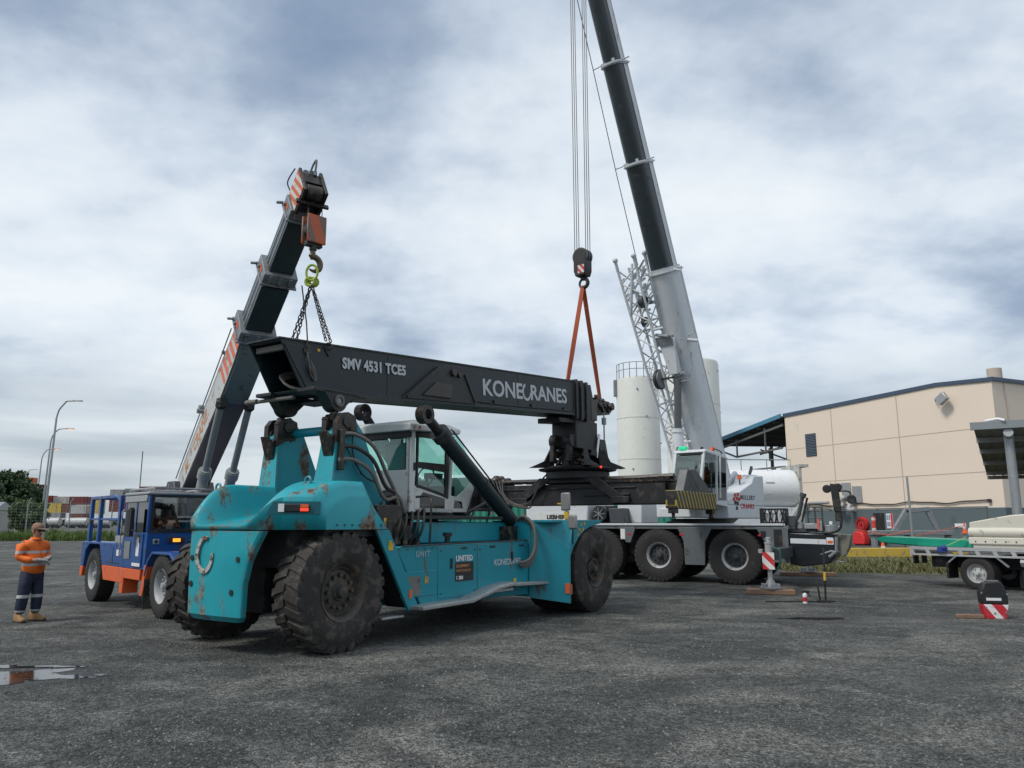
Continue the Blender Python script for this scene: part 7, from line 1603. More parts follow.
# small things by the near outrigger
q = Vector((6.20, 16.75, 0))
sc_ = thing('spray_bottle', 'small red and white spray bottle standing on the gravel', 'spray bottle', (6.22, 16.9, 0))
mb = MB(); mb.cyl((0, 0, 0), (0, 0, 0.18), 0.045, n=16); mb.cyl((0, 0, 0.18), (0, 0, 0.22), 0.045, 0.02, n=16); mb.build('bottle', M['white'], sc_)
mb = MB(); mb.cyl((0, 0, 0.04), (0, 0, 0.13), 0.0465, n=16); mb.build('bottle_label', M['red'], sc_)
mb = MB(); mb.box(-0.05, 0.10, -0.02, 0.02, 0.22, 0.26); mb.bar((0.05, 0, 0.24), (0.12, 0, 0.13), 0.02, 0.02); mb.build('trigger', M['black'], sc_)
sh_ = thing('pole_stand', 'black folding pole with yellow band standing on the gravel', 'pole', (6.72, 17.1, 0))
mb = MB(); mb.box(-0.16, 0.12, -0.05, 0.05, 0.0, 0.05); mb.tube([(0.02, 0, 0.05), (0.05, 0, 1.15)], 0.022); mb.tube([(-0.10, 0, 0.05), (-0.14, 0, 0.42)], 0.02); mb.build('pole', M['black'], sh_, bevel=0.006)
mb = MB(); mb.tube([(0.031, 0, 0.46), (0.0365, 0, 0.64)], 0.027); mb.build('pole_band', M['yellow'], sh_)
o = MB().tube([(-0.9, 0.02, 0.02), (0.6, 0, 0.02)], 0.014, 6).build('steel_bar', M['black'], None); o.location = (6.35, 17.1, 0.0); tag(o, 'thin black bar lying on the gravel behind the spray bottle', 'bar')

# ================================================================ WAREHOUSE (right background)
BXo, BYo, BAn = 30.9, 49.3, math.degrees(math.atan2(16, -7.4))
bm_ = world_m(BXo, BYo, BAn)
def wall_mat(name, c, vs=0.25):
    return mat(name, c, 0.85, var=0.06, vscale=vs, dirt=tuple(k * 0.8 for k in c), dirt_amt=0.12, dirt_scale=0.5, streak=True)
wh = thing('warehouse', 'cream concrete panel warehouse with blue roof edge and grey-green base', 'warehouse', (BXo, BYo, 0), BAn)
CREAM = (0.74, 0.635, 0.525)
# local: x along the long wall away from the camera, y>0 outside (towards the yard), y<0 inside
mb = MB(); mb.prism([(0, 2.62), (17.9, 2.62), (17.9, 10.55), (3.6, 10.95), (0, 10.72)], 'y', -0.3, 0)
mb.box(-0.3, 0.0, -40, 0, 2.62, 10.7)
wl = mb.build('wall', wall_mat('cream_wall', CREAM), wh)
mb = MB(); mb.box(0, 17.9, -0.3, 0.01, 0, 2.6); mb.box(-0.31, 0.0, -40, 0.01, 0, 2.6); mb.build('base_wall', wall_mat('greygreen_base', (0.10, 0.135, 0.145), 0.6), wh)
mb = MB()
for x in (6.85, 12.9): mb.box(x - 0.03, x + 0.03, 0.001, 0.012, 2.7, 10.7)
for z in (4.9, 7.75): mb.box(0, 17.9, 0.001, 0.011, z - 0.02, z + 0.02)
mb.box(-0.31, -0.301, -40, 0, 4.88, 4.92); mb.box(-0.31, -0.301, -40, 0, 7.73, 7.77)
mb.build('panel_joint', mat('joint', (0.42, 0.35, 0.29), 0.9), wl)
mb = MB(); mb.prism([(-0.1, 10.70), (3.6, 10.95), (18.0, 10.55), (18.0, 10.85), (3.6, 11.2), (-0.1, 10.95)], 'y', -0.2, 0.10); mb.box(-0.42, -0.1, -40, 0.1, 10.70, 10.95); mb.build('roof_edge', M['roofblue'], wh)
mb = MB(); mb._a([(0, -0.1, 10.8), (18, -0.1, 10.7), (18, -40, 12), (0, -40, 12)], [(0, 1, 2, 3)]); mb.build('roof', M['roofblue'], wh)
mb = MB(); mb.box(-0.34, -0.30, -1.25, -1.13, 2.6, 10.7); mb.cyl((0.6, -1.8, 10.8), (0.6, -1.8, 11.8), 0.45, n=20); mb.build('downpipe', wall_mat('pale_pipe', (0.5, 0.42, 0.35)), wh)
mb = MB(); mb.box(14.6, 15.7, 0.0, 0.05, 7.0, 8.85); lv = mb.build('louvre', M['darkgrey'], wh)
mb = MB()
for k in range(14): mb.cbox((15.15, 0.07, 7.08 + 0.128 * k), (1.04, 0.06, 0.05), Matrix.Rotation(R(30), 4, 'X'))
mb.build('louvre_blade', mat('louvre_blue', (0.10, 0.14, 0.19), 0.4), lv)
mb = MB(); mb.box(8.7, 9.6, 0.012, 0.06, 0, 2.35); mb.build('doorway', M['black'], wh)
mb = MB(); mb.box(7.95, 8.5, 0.012, 0.04, 1.25, 2.3); sgn = mb.build('notice_board', M['white'], wh)
mb = MB(); mb.box(7.96, 8.12, 0.041, 0.05, 1.26, 2.29); mb.build('notice_band', M['redsafe'], sgn)
mb = MB(); mb.box(8.16, 8.30, 0.041, 0.05, 1.85, 2.2); mb.box(8.34, 8.46, 0.041, 0.05, 1.85, 2.2); mb.box(8.16, 8.46, 0.041, 0.05, 1.4, 1.7); mb.build('notice_panel', mat('notice_blue', (0.25, 0.32, 0.42), 0.5), sgn)
for (x, z) in ((11.9, 3.4), (10.9, 3.1)):
    mb = MB(); mb.box(x - 0.42, x + 0.42, 0.0, 0.10, z, z + 1.3); vt = mb.build('vent_grille', M['silver'], wh, bevel=0.02)
    mb = MB(); mb.tube(curve([(x + 0.2, 0.1, z + 0.2), (x + 0.35, 0.5, z - 0.1), (x + 0.2, 0.8, z - 0.5), (x - 0.3, 0.7, z - 0.45)]), 0.19, 12); mb.build('elbow_duct', M['silver'], vt)
mb = MB(); mb.cyl((-0.9 + 4.6, 0.05, 9.85), (3.4, 0.5, 10.05), 0.04); mb.cbox((2.85, 0.55, 9.95), (0.75, 0.30, 0.62), Matrix.Rotation(R(35), 4, 'Y')); mb.build('floodlight', M['silver'], wh, bevel=0.04)
mb = MB(); pts = [(x, 0.10, 3.02 + 0.07 * math.sin(x * 1.3) + 0.03 * math.sin(x * 3.1)) for x in [0.6 + 0.5 * k for k in range(32)]]; mb.tube(pts, 0.045, 6); mb.cbox((0.6, 0.12, 3.05), (0.2, 0.15, 0.2)); mb.build('wavy_conduit', M['hose'], wh)
mb = MB(); mb.box(0.8, 17.5, 0.012, 0.06, 2.63, 2.70); mb.box(0.9, 1.0, 0.012, 0.06, 0.4, 2.63); mb.box(17, 17.05, 0.012, 0.06, 2.7, 3.4); mb.build('conduit', M['hosegrey'], wh)
mb = MB(); mb.box(13.5, 13.8, 0.012, 0.06, 1.5, 1.75); mb.box(12.7, 12.9, 0.012, 0.06, 1.1, 1.4); mb.box(2.4, 3.2, 0.012, 0.05, 1.35, 1.6); mb.build('wall_label', M['white'], wh)
mb = MB(); mb.box(15.7, 16.4, 0.0, 0.5, 3.0, 3.2); mb.tube([(15.5, 0.3, 3.2), (13.5, 0.3, 3.2)], 0.12); mb.build('duct', M['silver'], wh)
# hose reel, red cover, bollards, post, loader frame
def B_(x, y, z=0): return tuple(bm_ @ Vector((x, y, z)))
hr = thing('hose_reel', 'red hose reel mounted on the grey-green warehouse wall', 'hose reel', B_(10.5, 0.25, 1.55), BAn)
mb = MB(); mb.cyl((0, -0.15, 0), (0, 0.12, 0), 0.52, n=24); mb.box(-0.3, 0.3, -0.24, -0.15, -0.4, 0.4); mb.build('drum', M['redsafe'], hr)
mb = MB(); mb.lathe([(0.30, 0.10), (0.42, 0.14), (0.44, 0.20), (0.30, 0.20)], ax='y', n=24); mb.cyl((0, 0.1, 0), (0, 0.22, 0), 0.12); mb.build('hose_coil', mat('dark_red_hose', (0.25, 0.02, 0.02), 0.6), hr)
rcv = thing('hose_cover', 'red box cover standing under the hose reel', 'cover box', B_(10.4, 0.6, 0), BAn)
mb = MB(); mb.prism([(-0.55, 0.05), (0.55, 0.05), (0.5, 0.75), (0.25, 1.05), (-0.35, 0.95), (-0.55, 0.6)], 'y', -0.3, 0.3); mb.build('cover', M['redsafe'], rcv, bevel=0.08)
mb = MB(); mb.box(-0.4, 0.4, -0.2, 0.2, 0, 0.05); mb.build('feet', M['black'], rcv)
for (x, y, lab) in ((8.55, 1.3, 'red and white bollard beside the warehouse doorway'),):
    bl = thing('bollard', lab, 'bollard', B_(x, y, 0), BAn)
    mb = MB(); mb.cyl((0, 0, 0), (0, 0, 2.0), 0.15, n=16); mb.build('post', stripe_mat('bollard_bands', (0.6, 0.55, 0.5), (0.55, 0.06, 0.05), R(90), 1.1, 'xz', 0.4), bl)
    mb = MB(); mb.sph((0, 0, 2.0), 0.15, 12, 8, (1, 1, 0.5)); mb.build('post_cap', M['redsafe'], bl)
def cone(loc, h, lab):
    c = thing('safety_cone', lab, 'traffic cone', loc, 0, 'orange cones by the warehouse')
    mb = MB(); mb.cyl((0, 0, 0.03), (0, 0, h), h * 0.2, h * 0.05, n=16); mb.build('cone_body', M['conc_orange'], c)
    mb = MB(); mb.box(-h * .26, h * .26, -h * .26, h * .26, 0, 0.03); mb.build('cone_base', M['conc_orange'], c)
    mb = MB(); mb.cyl((0, 0, h * .45), (0, 0, h * .62), h * .138, h * .112, n=16); mb.build('cone_band', M['reflect'], c)
cone((18.4, 39.0, 0), 0.85, 'tall orange cone in front of the yellow kerb')
cone((26.0, 45.0, 1.05), 0.62, 'small orange cone on a pale post behind the green sheets')
mb = MB(); mb.cyl((0, 0, 0), (0, 0, 1.05), 0.09, n=12); mb.box(-0.25, 0.25, -0.25, 0.25, 0, 0.08); o = mb.build('short_post', M['galv'], None); o.location = (26.0, 45.0, 0); tag(o, 'short pale post carrying a small orange cone', 'post')
fp = thing('fence_post', 'thin grey steel post standing in front of the warehouse', 'post', (19.6, 38.4, 0))
mb = MB(); mb.tube([(0, 0, 0), (-0.02, 0, 3.9)], 0.055, 8); mb.build('post', M['galv'], fp)
mb = MB(); mb.tube([(0, 0, 1.3), (-1.1, 0.3, 1.05), (-2.6, 0.5, 1.35)], 0.02, 5); mb.tube([(0, 0, 1.0), (4.5, 3.5, 1.5)], 0.02, 5); mb.build('barrier_tape', M['orange'], fp)
lf = thing('loader_arm', 'grey bent loader frame standing before the warehouse wall', 'loader frame', (23.6, 42.5, 0), 0)
mb = MB(); mb.bar((-2.9, 0, 1.15), (-2.1, 0, 2.35), 0.25, 0.28); mb.bar((-2.2, 0, 2.30), (-0.9, 0, 2.40), 0.25, 0.25); mb.bar((-1.0, 0, 2.4), (-0.5, 0, 1.2), 0.2, 0.25); mb.box(-4.2, 0.2, -0.3, 0.3, 1.0, 1.25)
for x in (-4.0, -2.2, 0.0): mb.box(x - 0.1, x + 0.1, -0.2, 0.2, 0, 1.0)
mb.build('frame', M['collar'], lf, bevel=0.03)
# yellow kerb
yk = MB(); yk.prism([(0, 0), (0.5, 0), (0.5, 0.44), (0.05, 0.44)], 'y', -2.4, 7.0); o = yk.build('yellow_kerb', mat('yellow_kerb_paint', (0.58, 0.40, 0.06), 0.75, var=0.12, dirt=(0.3, 0.25, 0.14), dirt_amt=0.35, dirt_scale=2), None, bevel=0.02)
o.location = (15.6, 38.8, 0); o.rotation_euler = (0, 0, R(-84)); tag(o, 'long yellow painted concrete kerb below the warehouse', 'kerb')

# covered bay beyond the warehouse
sd_ = thing('loading_canopy', 'dark open loading canopy with blue roof edge attached to the warehouse end', 'canopy', B_(18.1, 0, 0), BAn)
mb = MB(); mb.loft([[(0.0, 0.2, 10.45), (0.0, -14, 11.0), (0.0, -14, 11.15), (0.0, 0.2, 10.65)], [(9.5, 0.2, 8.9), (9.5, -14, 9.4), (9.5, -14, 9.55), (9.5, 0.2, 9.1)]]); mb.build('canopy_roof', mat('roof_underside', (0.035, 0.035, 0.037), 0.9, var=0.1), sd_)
mb = MB(); mb.loft([[(0.0, 0.2, 10.5), (0.0, 0.32, 10.5), (0.0, 0.32, 10.85), (0.0, 0.2, 10.85)], [(9.6, 0.2, 8.95), (9.6, 0.32, 8.95), (9.6, 0.32, 9.3), (9.6, 0.2, 9.3)]]); mb.build('fascia', mat('fascia_blue', (0.07, 0.22, 0.34), 0.5), sd_)
mb = MB()
for y in (0.05, -6, -12):
    mb.bar((0.0, y, 9.9), (9.5, y, 8.35), 0.12, 0.18); mb.bar((0.2, y, 7.95), (6.0, y, 7.6), 0.12, 0.16); mb.bar((6.0, y, 7.6), (9.4, y, 8.8), 0.10, 0.14)
    for x in (2.2, 5.9, 8.2): mb.bar((x, y, 7.6), (x, y, 10.2 - x * 0.165), 0.1, 0.12, (1, 0, 0))
    for x in (7.9,): mb.bar((x, y, 0), (x, y, 9.0), 0.22, 0.22, (1, 0, 0))
    mb.bar((0, y, 6.35), (9.5, y, 6.25), 0.1, 0.14)
    for x in (1.2, 4.2, 6.6): mb.bar((x, y, 0), (x, y, 6.3), 0.10, 0.10, (1, 0, 0))
for x in (1, 3, 5, 7, 9): mb.bar((x, 0.1, 10.42 - x * 0.163), (x, -14, 10.9 - x * 0.163), 0.08, 0.16)
mb.build('steel_truss', mat('truss_steel', (0.12, 0.12, 0.125), 0.6), sd_)

# corrugated awning close on the right with its round post
aw = thing('awning', 'corrugated grey awning on a round steel post at the right edge', 'awning', (12.58, 20.9, 0), -32.5)
# local: x along the near edge, y running away
def awz(y): return 4.30 - 0.75 * y / 12.5
mb = MB(); vs = []; fs = []; n_ = 96
for i in range(n_ + 1):
    dz = 0.035 if (i % 4) in (1, 2) else 0.0
    for y in (0.0, 12.5): vs.append((-0.0 + 7.0 * i / n_, y, awz(y) + dz))
for i in range(n_): fs.append((2 * i, 2 * i + 1, 2 * i + 3, 2 * i + 2))
mb._a(vs, fs); aw_s = mb.build('roof_sheet', mat('awning_underside', (0.17, 0.155, 0.14), 0.7, var=0.25, vscale=1.5), aw, smooth=False)
mb = MB(); mb.box(-0.06, 7.0, -0.16, -0.01, 4.16, 4.36); mb.build('gutter', mat('gutter_grey', (0.22, 0.25, 0.26), 0.5), aw)
for y in (2.2, 4.6, 7.6, 10.9, 12.4):
    mb = MB(); mb.box(0.0, 7.0, y, y + 0.09, awz(y) - 0.16, awz(y) - 0.02); mb.build('purlin', mat('purlin_grey', (0.26, 0.26, 0.25), 0.6), aw)
mb = MB(); mb.cyl((0.80, 0.28, 0), (0.80, 0.28, 4.0), 0.115, n=24); mb.cyl((0.80, -0.10, 4.05), (0.80, 0.32, 3.98), 0.115, n=24); mb.build('post', M['galv'], aw)
mb = MB(); mb.tube([(0.3, -0.1, 4.38), (0.6, -0.12, 4.42), (0.75, -0.2, 4.36)], 0.04); mb.build('gutter_clip', M['white'], aw)

# ================================================================ SILOS, TANKER, GREEN CONTAINERS
def silo(loc, r, h, label, rail=True):
    s = thing('storage_silo', label, 'silo', loc, 0)
    mb = MB(); mb.lathe([(r, 0), (r, h - 0.25), (r * 0.96, h), (0.01, h + 0.25)], ax='z', n=48)
    b_ = mb.build('silo_shell', M['beige'], s)
    mb = MB()
    for z in (h * 0.25, h * 0.5, h * 0.75): mb.lathe([(r + 0.004, z - 0.03), (r + 0.02, z - 0.03), (r + 0.02, z + 0.03), (r + 0.004, z + 0.03)], ax='z', n=48)
    mb.build('weld_band', M['beige'], b_)
    mb = MB(); rr = random.Random(int(r * 100))
    for k in range(5): a = PI + PI * rr.random(); z = h * (0.3 + 0.65 * rr.random()); mb.cbox(((r + 0.03) * math.cos(a), (r + 0.03) * math.sin(a), z), (0.10, 0.10, 0.10))
    mb.build('bolt_lug', M['collar'], b_)
    if rail:
        mb = MB()
        for k in range(13):
            a = PI * 0.9 + 1.3 * PI * k / 12; 
            x, y = r * 0.97 * math.cos(a), r * 0.97 * math.sin(a); mb.tube([(x, y, h - 0.1), (x, y, h + 1.15)], 0.03, 6)
            if k < 12 and k >= 0:
                a2 = PI * 0.9 + 1.3 * PI * (k + 1) / 12; x2, y2 = r * 0.97 * math.cos(a2), r * 0.97 * math.sin(a2)
                for z in (0.6, 1.15): mb.tube([(x, y, h + z), (x2, y2, h + z)], 0.025, 6)
        mb.build('top_rail', M['collar'], s)
        mb = MB(); mb.box(-r * 1.12, -r * 0.98, -0.3, 0.3, h - 1.4, h - 0.1); mb.build('ladder_box', M['collar'], s)
    return s
silo((10.25, 62, 0), 1.72, 13.2, 'cream cylindrical silo with a handrail on top beside the raised boom')
silo((16.6, 70, 0), 2.45, 16.2, 'paler tall silo standing behind the raised white boom', False)
tkr = thing('tanker_trailer', 'white cylindrical tanker trailer parked in front of the warehouse canopy', 'tanker', (13.7, 44.5, 0), 4)
mb = MB(); mb.cyl((-4.0, 0, 3.55), (2.35, 0, 3.55), 1.12, n=40); mb.sph((-4.0, 0, 3.55), 1.12, 20, 12, (0.35, 1, 1)); tb = mb.build('tank', M['white'], tkr, ang=50)
mb = MB(); mb.prism([(2.35, 0.9), (2.5, 0.9), (2.5, 4.9), (2.35, 4.9)], 'y', -1.2, 1.2); mb.prism([(1.5, 1.6), (2.35, 2.7), (2.35, 1.4)], 'y', -1.1, 1.1); mb.box(2.36, 2.9, -1.25, 1.25, 4.75, 4.9); mb.build('end_frame', mat('offwhite_frame', (0.42, 0.42, 0.39), 0.6, dirt=(0.2, 0.17, 0.13), dirt_amt=0.3), tkr)
mb = MB(); mb.box(-4.3, 2.6, -1.0, 1.0, 1.0, 2.5); mb.build('skirt', M['crane'], tkr, bevel=0.03)
mb = MB(); mb.tube([(-3.6, -0.5, 4.62), (-3.6, -0.5, 5.2), (2.2, -0.5, 5.2), (2.2, -0.5, 4.62)], 0.03, 6)
for x in (-2.2, -0.7, 0.8): mb.tube([(x, -0.5, 4.6), (x, -0.5, 5.2)], 0.025, 6)
mb.build('walkway_rail', M['collar'], tkr)
for x in (-3.2, -2.0, 1.6): 
    for y in (-0.95, 0.95): wheel(tkr, x, y, 0.5, 0.5, 0.3, 0.28, -1 if y < 0 else 1, M['rimgrey'], M['hub'], bolts=8)
for k, ww in enumerate((0.5, 0.35, 0.42, 0.3)):
    mb = MB(); mb.box(0.45, 0.45 + ww, -1.10, -1.0, 3.85 - 0.2 * k, 3.92 - 0.2 * k); mb.build('stencil_line', M['letter'], tb)
# green container row behind the spreader
def container(loc, rz, L_, m_, label, group=None, h=2.6, detail=True, name='shipping_container', corr=0.28):
    c = thing(name, label, 'container', loc, rz, group)
    mb = MB(); w2 = 1.22
    n_ = int(L_ / corr); d_ = 0.045
    def wall(yy, sg):
        pts = []
        for i in range(n_ * 4 + 1):
            u = i / 4; ph = i % 4; x = -L_ / 2 + L_ * i / (n_ * 4); pts.append((x, yy - sg * (d_ if ph in (1, 2) else 0)))
        vs = []; fs = []
        for (x, y) in pts: vs += [(x, y, 0.15), (x, y, h - 0.12)]
        for i in range(len(pts) - 1): fs.append((2 * i, 2 * i + 2, 2 * i + 3, 2 * i + 1))
        mb._a(vs, fs)
    if detail: wall(-w2, -1); wall(w2, 1)
    else: mb.box(-L_ / 2, L_ / 2, -w2 + 0.03, w2 - 0.03, 0.15, h - 0.1)
    mb.box(-L_ / 2 + 0.02, L_ / 2 - 0.02, -w2 + 0.07, w2 - 0.07, 0.14, h - 0.03)
    mb.build('container_wall', m_, c, smooth=False)
    mb = MB()
    for sx in (-1, 1):
        for sy in (-1, 1): mb.box(min(sx * L_ / 2, sx * (L_ / 2 - 0.16)), max(sx * L_ / 2, sx * (L_ / 2 - 0.16)), min(sy * w2, sy * (w2 - 0.1)), max(sy * w2, sy * (w2 - 0.1)), 0, h)
    for sy in (-1, 1): mb.box(-L_ / 2, L_ / 2, min(sy * w2, sy * (w2 - 0.08)), max(sy * w2, sy * (w2 - 0.08)), 0.0, 0.16); mb.box(-L_ / 2, L_ / 2, min(sy * w2, sy * (w2 - 0.08)), max(sy * w2, sy * (w2 - 0.08)), h - 0.12, h)
    mb.build('container_frame', m_, c, bevel=0.01 if detail else 0)
    return c
GC = [((-3.8, 36.5, 0), 0), ((2.4, 36.2, 0), -2)]
g1 = container((-1.9, 36.5, 0), 0, 6.06, M['greenbox'], 'green corrugated container seen behind the reach stacker cab', 'green containers behind the cranes', h=2.9)
text('2', 0.9, (2.35, -1.24, 1.9), SIDE_R, M['black'], g1, 'lettering') if False else None
g2 = container((4.35, 36.3, 0), -1, 6.06, M['greenbox'], 'green corrugated container with white numbered sign between the cranes', 'green containers behind the cranes', h=2.9)
mb = MB(); mb.box(-3.9 + 0.2 + 0.9, -3.9 + 0.2 + 1.7, -1.25, -1.23, 1.9, 2.8); sg_ = mb.build('number_sign', M['white'], g2)
text('2', 0.8, (-2.58, -1.256, 2.05), SIDE_R, M['black'], g2, 'number', bold=0.01)
# ================================================================ FAR LEFT: rail yard
def px2(px_, Y): return (px_ - 512) / 770 * Y * 0.985
CM = {}
def cmat(name, c):
    return mat(name, c, 0.6, var=0.12, vscale=0.6, dirt=tuple(k * 0.5 for k in c), dirt_amt=0.25, dirt_scale=0.8, streak=True)
RED, DRED, BRN, YEL, GRY, WHT, ORG = [cmat(n, c) for n, c in (('red_box', (0.33, 0.06, 0.04)), ('dark_red_box', (0.16, 0.04, 0.04)), ('brown_box', (0.14, 0.055, 0.04)), ('yellow_box', (0.5, 0.36, 0.08)), ('grey_box', (0.28, 0.29, 0.30)), ('white_box', (0.42, 0.42, 0.41)), ('orange_box', (0.5, 0.1, 0.03)))]
def far_box(x0, x1, y_top, y_bot, Y, m_, label, stripes=None):
    """a container whose corners land at given heights above the yard"""
    s = Y * 0.985 / 770
    X0, X1 = (x0 - 512) * s, (x1 - 512) * s; zt = 1.7 + (522 - y_top) * s; zb = max(0.0, 1.7 + (522 - y_bot) * s)
    L_ = X1 - X0
    c = container(((X0 + X1) / 2, Y, zb), 0, L_, m_, label, 'containers stacked in the far rail yard', h=zt - zb, detail=True, corr=0.55)
    return c
FAR = [(25.5, 31, 478, 487, 225, ORG, 'orange-red container on top of the far stack beside the tree'), (25.5, 31, 487, 497, 225, RED, 'red container second from top beside the tree'), (25.5, 31, 497, 507, 225, DRED, 'dark container low in the stack beside the tree'), (25.5, 31, 507, 517, 225, BRN, 'brown container near the base of the stack beside the tree'), (25.5, 31, 517, 526.5, 225, RED, 'red container at the base of the stack beside the tree'),
       (32, 43, 485, 493, 228, DRED, 'dark red container topmost in the second far stack'), (32, 43, 493, 501, 228, BRN, 'brown container second in the second far stack'), (32, 43, 501, 509, 228, RED, 'red container third in the second far stack'), (32, 43, 509, 517, 228, GRY, 'grey container fourth in the second far stack'), (32, 43, 517, 526.5, 228, BRN, 'brown container at the base of the second far stack'),
       (45, 53, 496, 503, 232, RED, 'short red container behind the lamp poles'), (53.5, 70, 497, 505, 232, WHT, 'white container on the upper row left of the dark red one'), (70.5, 88, 497, 505, 232, DRED, 'dark red container on the upper row beside the white one'),
       (41, 63, 503.5, 513, 226, YEL, 'yellow container in the middle row above the tank wagons'), (63.5, 71, 504, 513, 226, BRN, 'short brown container next to the yellow one'), (71.5, 88, 505.5, 513.5, 226, WHT, 'white container in the middle row with a faded red band'), (71.5, 88, 513.7, 518, 226, BRN, 'low brown container under the white one'), (41, 63, 513.2, 518, 226, GRY, 'low grey container under the yellow one'),
       (94, 102, 500, 514, 226, YEL, 'tall yellow container behind the blue rails'), (110, 124, 490, 499.5, 215, GRY, 'grey container behind the blue crane cab'), (124.5, 136, 489, 497.5, 218, cmat('pale_green_box', (0.25, 0.29, 0.27)), 'pale greenish container behind the blue crane cab'), (139, 173, 487, 492.5, 220, BRN, 'long brown container behind the blue crane roof'), (139, 173, 492.7, 500, 220, GRY, 'long grey container below the brown one'), (110, 173, 500, 512, 222, DRED, 'long dark red container low behind the blue crane')]
for a in FAR: far_box(*a)
s_ = 226 * 1.016 / 770
for (x0, x1, lab) in ((40, 61.5, 'white tank wagon standing left in the rail siding'), (66.5, 89, 'white tank wagon in the middle of the rail siding'), (92, 112, 'white tank wagon partly behind the blue crane')):
    X0, X1 = (x0 - 512) * 220 * 0.985 / 770, (x1 - 512) * 220 * 0.985 / 770
    t_ = thing('tank_wagon', lab, 'tank wagon', ((X0 + X1) / 2, 220, 0), 0, 'tank wagons in the siding'); L_ = X1 - X0
    mb = MB(); mb.cyl((-L_ / 2 + 0.3, 0, 1.75), (L_ / 2 - 0.3, 0, 1.75), 1.15, n=24); mb.build('tank', mat('wagon_white', (0.45, 0.46, 0.46), 0.5, var=0.1, dirt=(0.2, 0.2, 0.19), dirt_amt=0.35, dirt_scale=0.6), t_)
    mb = MB(); mb.box(-L_ / 2, L_ / 2, -0.9, 0.9, 0.35, 0.65)
    for x in (-L_ / 2 + 1, -L_ / 2 + 2, L_ / 2 - 2, L_ / 2 - 1): mb.cyl((x, -0.9, 0.35), (x, 0.9, 0.35), 0.35, n=14)
    mb.build('bogie', M['black'], t_)
# lamp posts
def lamp_post(px_, Y, H_, reach, label, lit=False, sg=1):
    X = px2(px_, Y); t_ = thing('street_lamp', label, 'street lamp', (X, Y, 0), 0, 'tall curved street lamps')
    mb = MB(); top_ = H_ - 1.6
    mb.tube([(0, 0, 0), (0.02, 0, H_ * 0.4), (0.12, 0, top_)] + curve([(0.12, 0, top_), (0.30, 0, H_ - 0.8), (0.75, 0, H_ - 0.2), (reach * 0.6, 0, H_), (reach, 0, H_ + 0.02)])[1:], [0.13, 0.11, 0.085] + [0.07] * 24, 10)
    mb.build('pole', M['galv'], t_)
    mb = MB(); mb.loft([[(reach - 0.1, -0.12, H_ - 0.02), (reach - 0.1, 0.12, H_ - 0.02), (reach - 0.1, 0.12, H_ + 0.10), (reach - 0.1, -0.12, H_ + 0.10)], [(reach + 0.7, -0.16, H_ - 0.04), (reach + 0.7, 0.16, H_ - 0.04), (reach + 0.7, 0.12, H_ + 0.06), (reach + 0.7, -0.12, H_ + 0.06)]])
    hd_ = mb.build('lamp_head', M['galv'], t_, bevel=0.02)
    if lit:
        mb = MB(); mb.box(reach + 0.1, reach + 0.6, -0.12, 0.12, H_ - 0.09, H_ - 0.045); mb.build('lens', mat('sodium_lamp', (0.9, 0.4, 0.2), 0.3, emit=(1, 0.35, 0.15), est=1.6), hd_)
lamp_post(44.5, 69, 12.5, 1.6, 'nearest tall curved street lamp at the edge of the grass')
lamp_post(41.5, 91, 12.6, 2.0, 'second tall street lamp with a glowing orange lamp', True)
lamp_post(34.5, 117, 12.6, 2.0, 'third street lamp partly behind the second', True)
lamp_post(20.5, 165, 12.7, 1.8, 'farthest small street lamp above the tree')
# chain-link fence on the left
fn = thing('wire_fence', 'tall wire fence with grey posts along the far grass verge', 'fence', (-60, 78, 0))
mb = MB()
for z in [0.3 + 0.3 * k for k in range(12)]: mb.tube([(-20, 0, z), (38, 3, z)], 0.010, 4)
k = -20
while k < 38: mb.tube([(k, (k + 20) * 0.052, 0), (k, (k + 20) * 0.052, 3.6)], 0.006, 4); k += 0.5
mb.build('wire', M['galv'], fn, smooth=False)
for i in range(9):
    x = 10.6 + (i - 4) * 4.2
    mb = MB(); mb.tube([(x, (x + 20) * 0.052, 0), (x, (x + 20) * 0.052, 3.7), (x + 0.25, (x + 20) * 0.052, 4.1)], 0.06, 8); mb.build('post', M['galv'], fn)
# pale shed behind the fence at the very left
ps = thing('shed', 'pale low shed behind the fence at the left edge', 'shed', (-62.5, 86, 0), 8)
mb = MB(); mb.box(-6, 6, -2, 2, 0, 3.0); mb.build('wall', wall_mat('shed_wall', (0.34, 0.34, 0.33)), ps)
mb = MB(); mb.prism([(-2.2, 3.0), (2.2, 3.0), (0, 3.9)], 'x', -6.1, 6.1); mb.build('roof', M['galv'], ps)

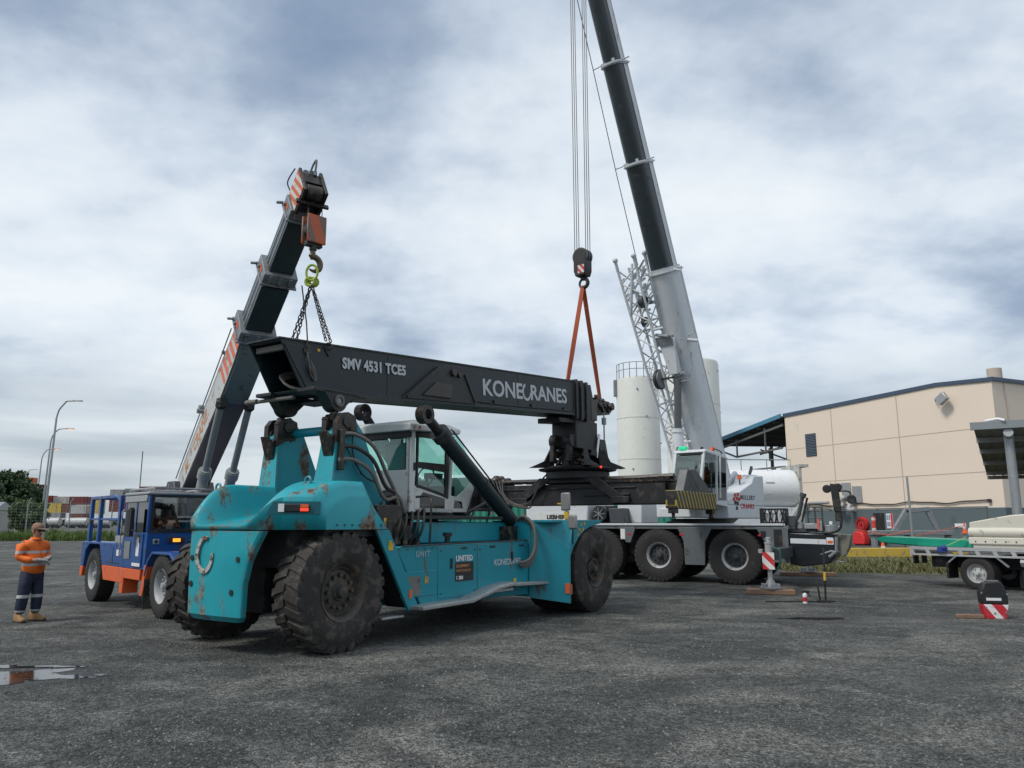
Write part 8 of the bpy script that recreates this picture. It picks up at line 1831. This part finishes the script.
# trees: tapered trunk, limbs, leaf clumps
def tree(loc, h, rw, label, seed, cols, trunk_h=0.35, n_leaf=9000, group='trees beyond the yard', leaf=0.16, ry=None):
    t_ = thing('tree', label, 'tree', loc, 0, group); rd = random.Random(seed); ry = ry or rw
    tips = []; tb_ = MB()
    tb_.tube([(0, 0, 0), (0.1, 0, h * trunk_h), (0.05, 0.1, h * 0.65)], [h * 0.035, h * 0.026, h * 0.012], 8)
    for k in range(16):
        a = 2 * PI * k / 16 + rd.random(); z0 = h * (trunk_h * 0.7 + 0.35 * rd.random()); r = (0.45 + 0.5 * rd.random()); z1 = h * (0.35 + 0.55 * rd.random())
        e = Vector((rw * r * math.cos(a), ry * r * math.sin(a), z1)); tb_.tube([(0.05, 0, z0), e * 0.5 + Vector((0, 0, z0 * 0.55)), e], [h * 0.012, h * 0.008, h * 0.003], 5); tips.append(e)
    tb_.build('trunk', M['bark'], t_)
    cl = []
    for k in range(46):
        a = 2 * PI * rd.random(); cz = rd.random(); rr_ = math.sqrt(max(0.05, 1 - (cz * 1.7 - 0.75) ** 2)) * (0.55 + 0.45 * rd.random())
        cl.append((Vector((rw * rr_ * math.cos(a), ry * rr_ * math.sin(a), h * (0.24 + 0.72 * cz))), 0.16 * (rw + h * 0.3) * (0.5 + 0.8 * rd.random())))
    for e in tips: cl.append((e, 0.16 * (rw + h * 0.3)))
    lf_ = MB(); per = n_leaf // len(cl)
    for c_, r_ in cl:
        for q in range(per):
            d = Vector((rd.gauss(0, 1), rd.gauss(0, 1), rd.gauss(0, 0.8))); d = d.normalized() * r_ * (rd.random() ** 0.4); p = c_ + d
            if p.z < 0.1: continue
            u = Vector((rd.gauss(0, 1), rd.gauss(0, 1), rd.gauss(0, 1))).normalized(); v = u.orthogonal().normalized(); s = leaf * (0.6 + 0.8 * rd.random())
            lf_._a([p - u * s, p + v * s * 0.6, p + u * s, p - v * s * 0.6], [(0, 1, 2, 3)])
    lf_.build('crown', cols, t_, smooth=False)
DKG = leafmat('dark_leaf', (0.018, 0.045, 0.016), (0.05, 0.09, 0.03)); MDG = leafmat('mid_leaf', (0.04, 0.075, 0.02), (0.09, 0.13, 0.045))
tree((px2(8, 95), 95, 0), 7.6, 3.0, 'dark green broad tree at the left edge behind the fence', 11, DKG, leaf=0.20, n_leaf=13000)
tree((px2(-14, 98), 98, 0), 7.8, 3.8, 'dark tree just outside the left edge beside the broad tree', 12, DKG, leaf=0.20, n_leaf=8000)
tree((px2(27, 82), 82, 0), 4.0, 1.8, 'lighter green bushy tree in front of the dark tree', 13, MDG, trunk_h=0.15, leaf=0.13, n_leaf=11000)
# low dark hills of vegetation on the horizon
tl_ = MB(); rd = random.Random(77)
for k in range(26000):
    x = -330 + 700 * rd.random(); y = 380 + 30 * rd.random(); h_ = 2.2 + 3.2 * abs(noise.noise(Vector((x * 0.02, 0, 5)))) + 1.2 * noise.noise(Vector((x * 0.2, 1, 5)))
    z = h_ * rd.random(); u = Vector((rd.gauss(0, 1), rd.gauss(0, 1), rd.gauss(0, 1))).normalized(); v = u.orthogonal().normalized(); s = 0.9
    tl_._a([Vector((x, y, z)) - u * s, Vector((x, y, z)) + v * s, Vector((x, y, z)) + u * s, Vector((x, y, z)) - v * s], [(0, 1, 2, 3)])
tag(tl_.build('distant_scrub', DKG, smooth=False), 'line of distant dark scrub on the horizon', 'scrub', kind='stuff')

for o in [q_ for q_ in list(bpy.data.objects) if q_.type == 'MESH' and q_.name.split('.')[0] in ('jib_fitting', 'lower_skirt', 'cable_guide', 'step', 'side_marker', 'jack_box', 'mudguard', 'end_frame', 'side_skirt', 'plug', 'door_handle', 'wall_label', 'warning_label')]:
    split_loose(o)
for o in [q_ for q_ in list(bpy.data.objects) if q_.name.startswith('top_rail')]:
    if o.parent and o.parent.name.startswith('fixed_section'): split_loose(o)
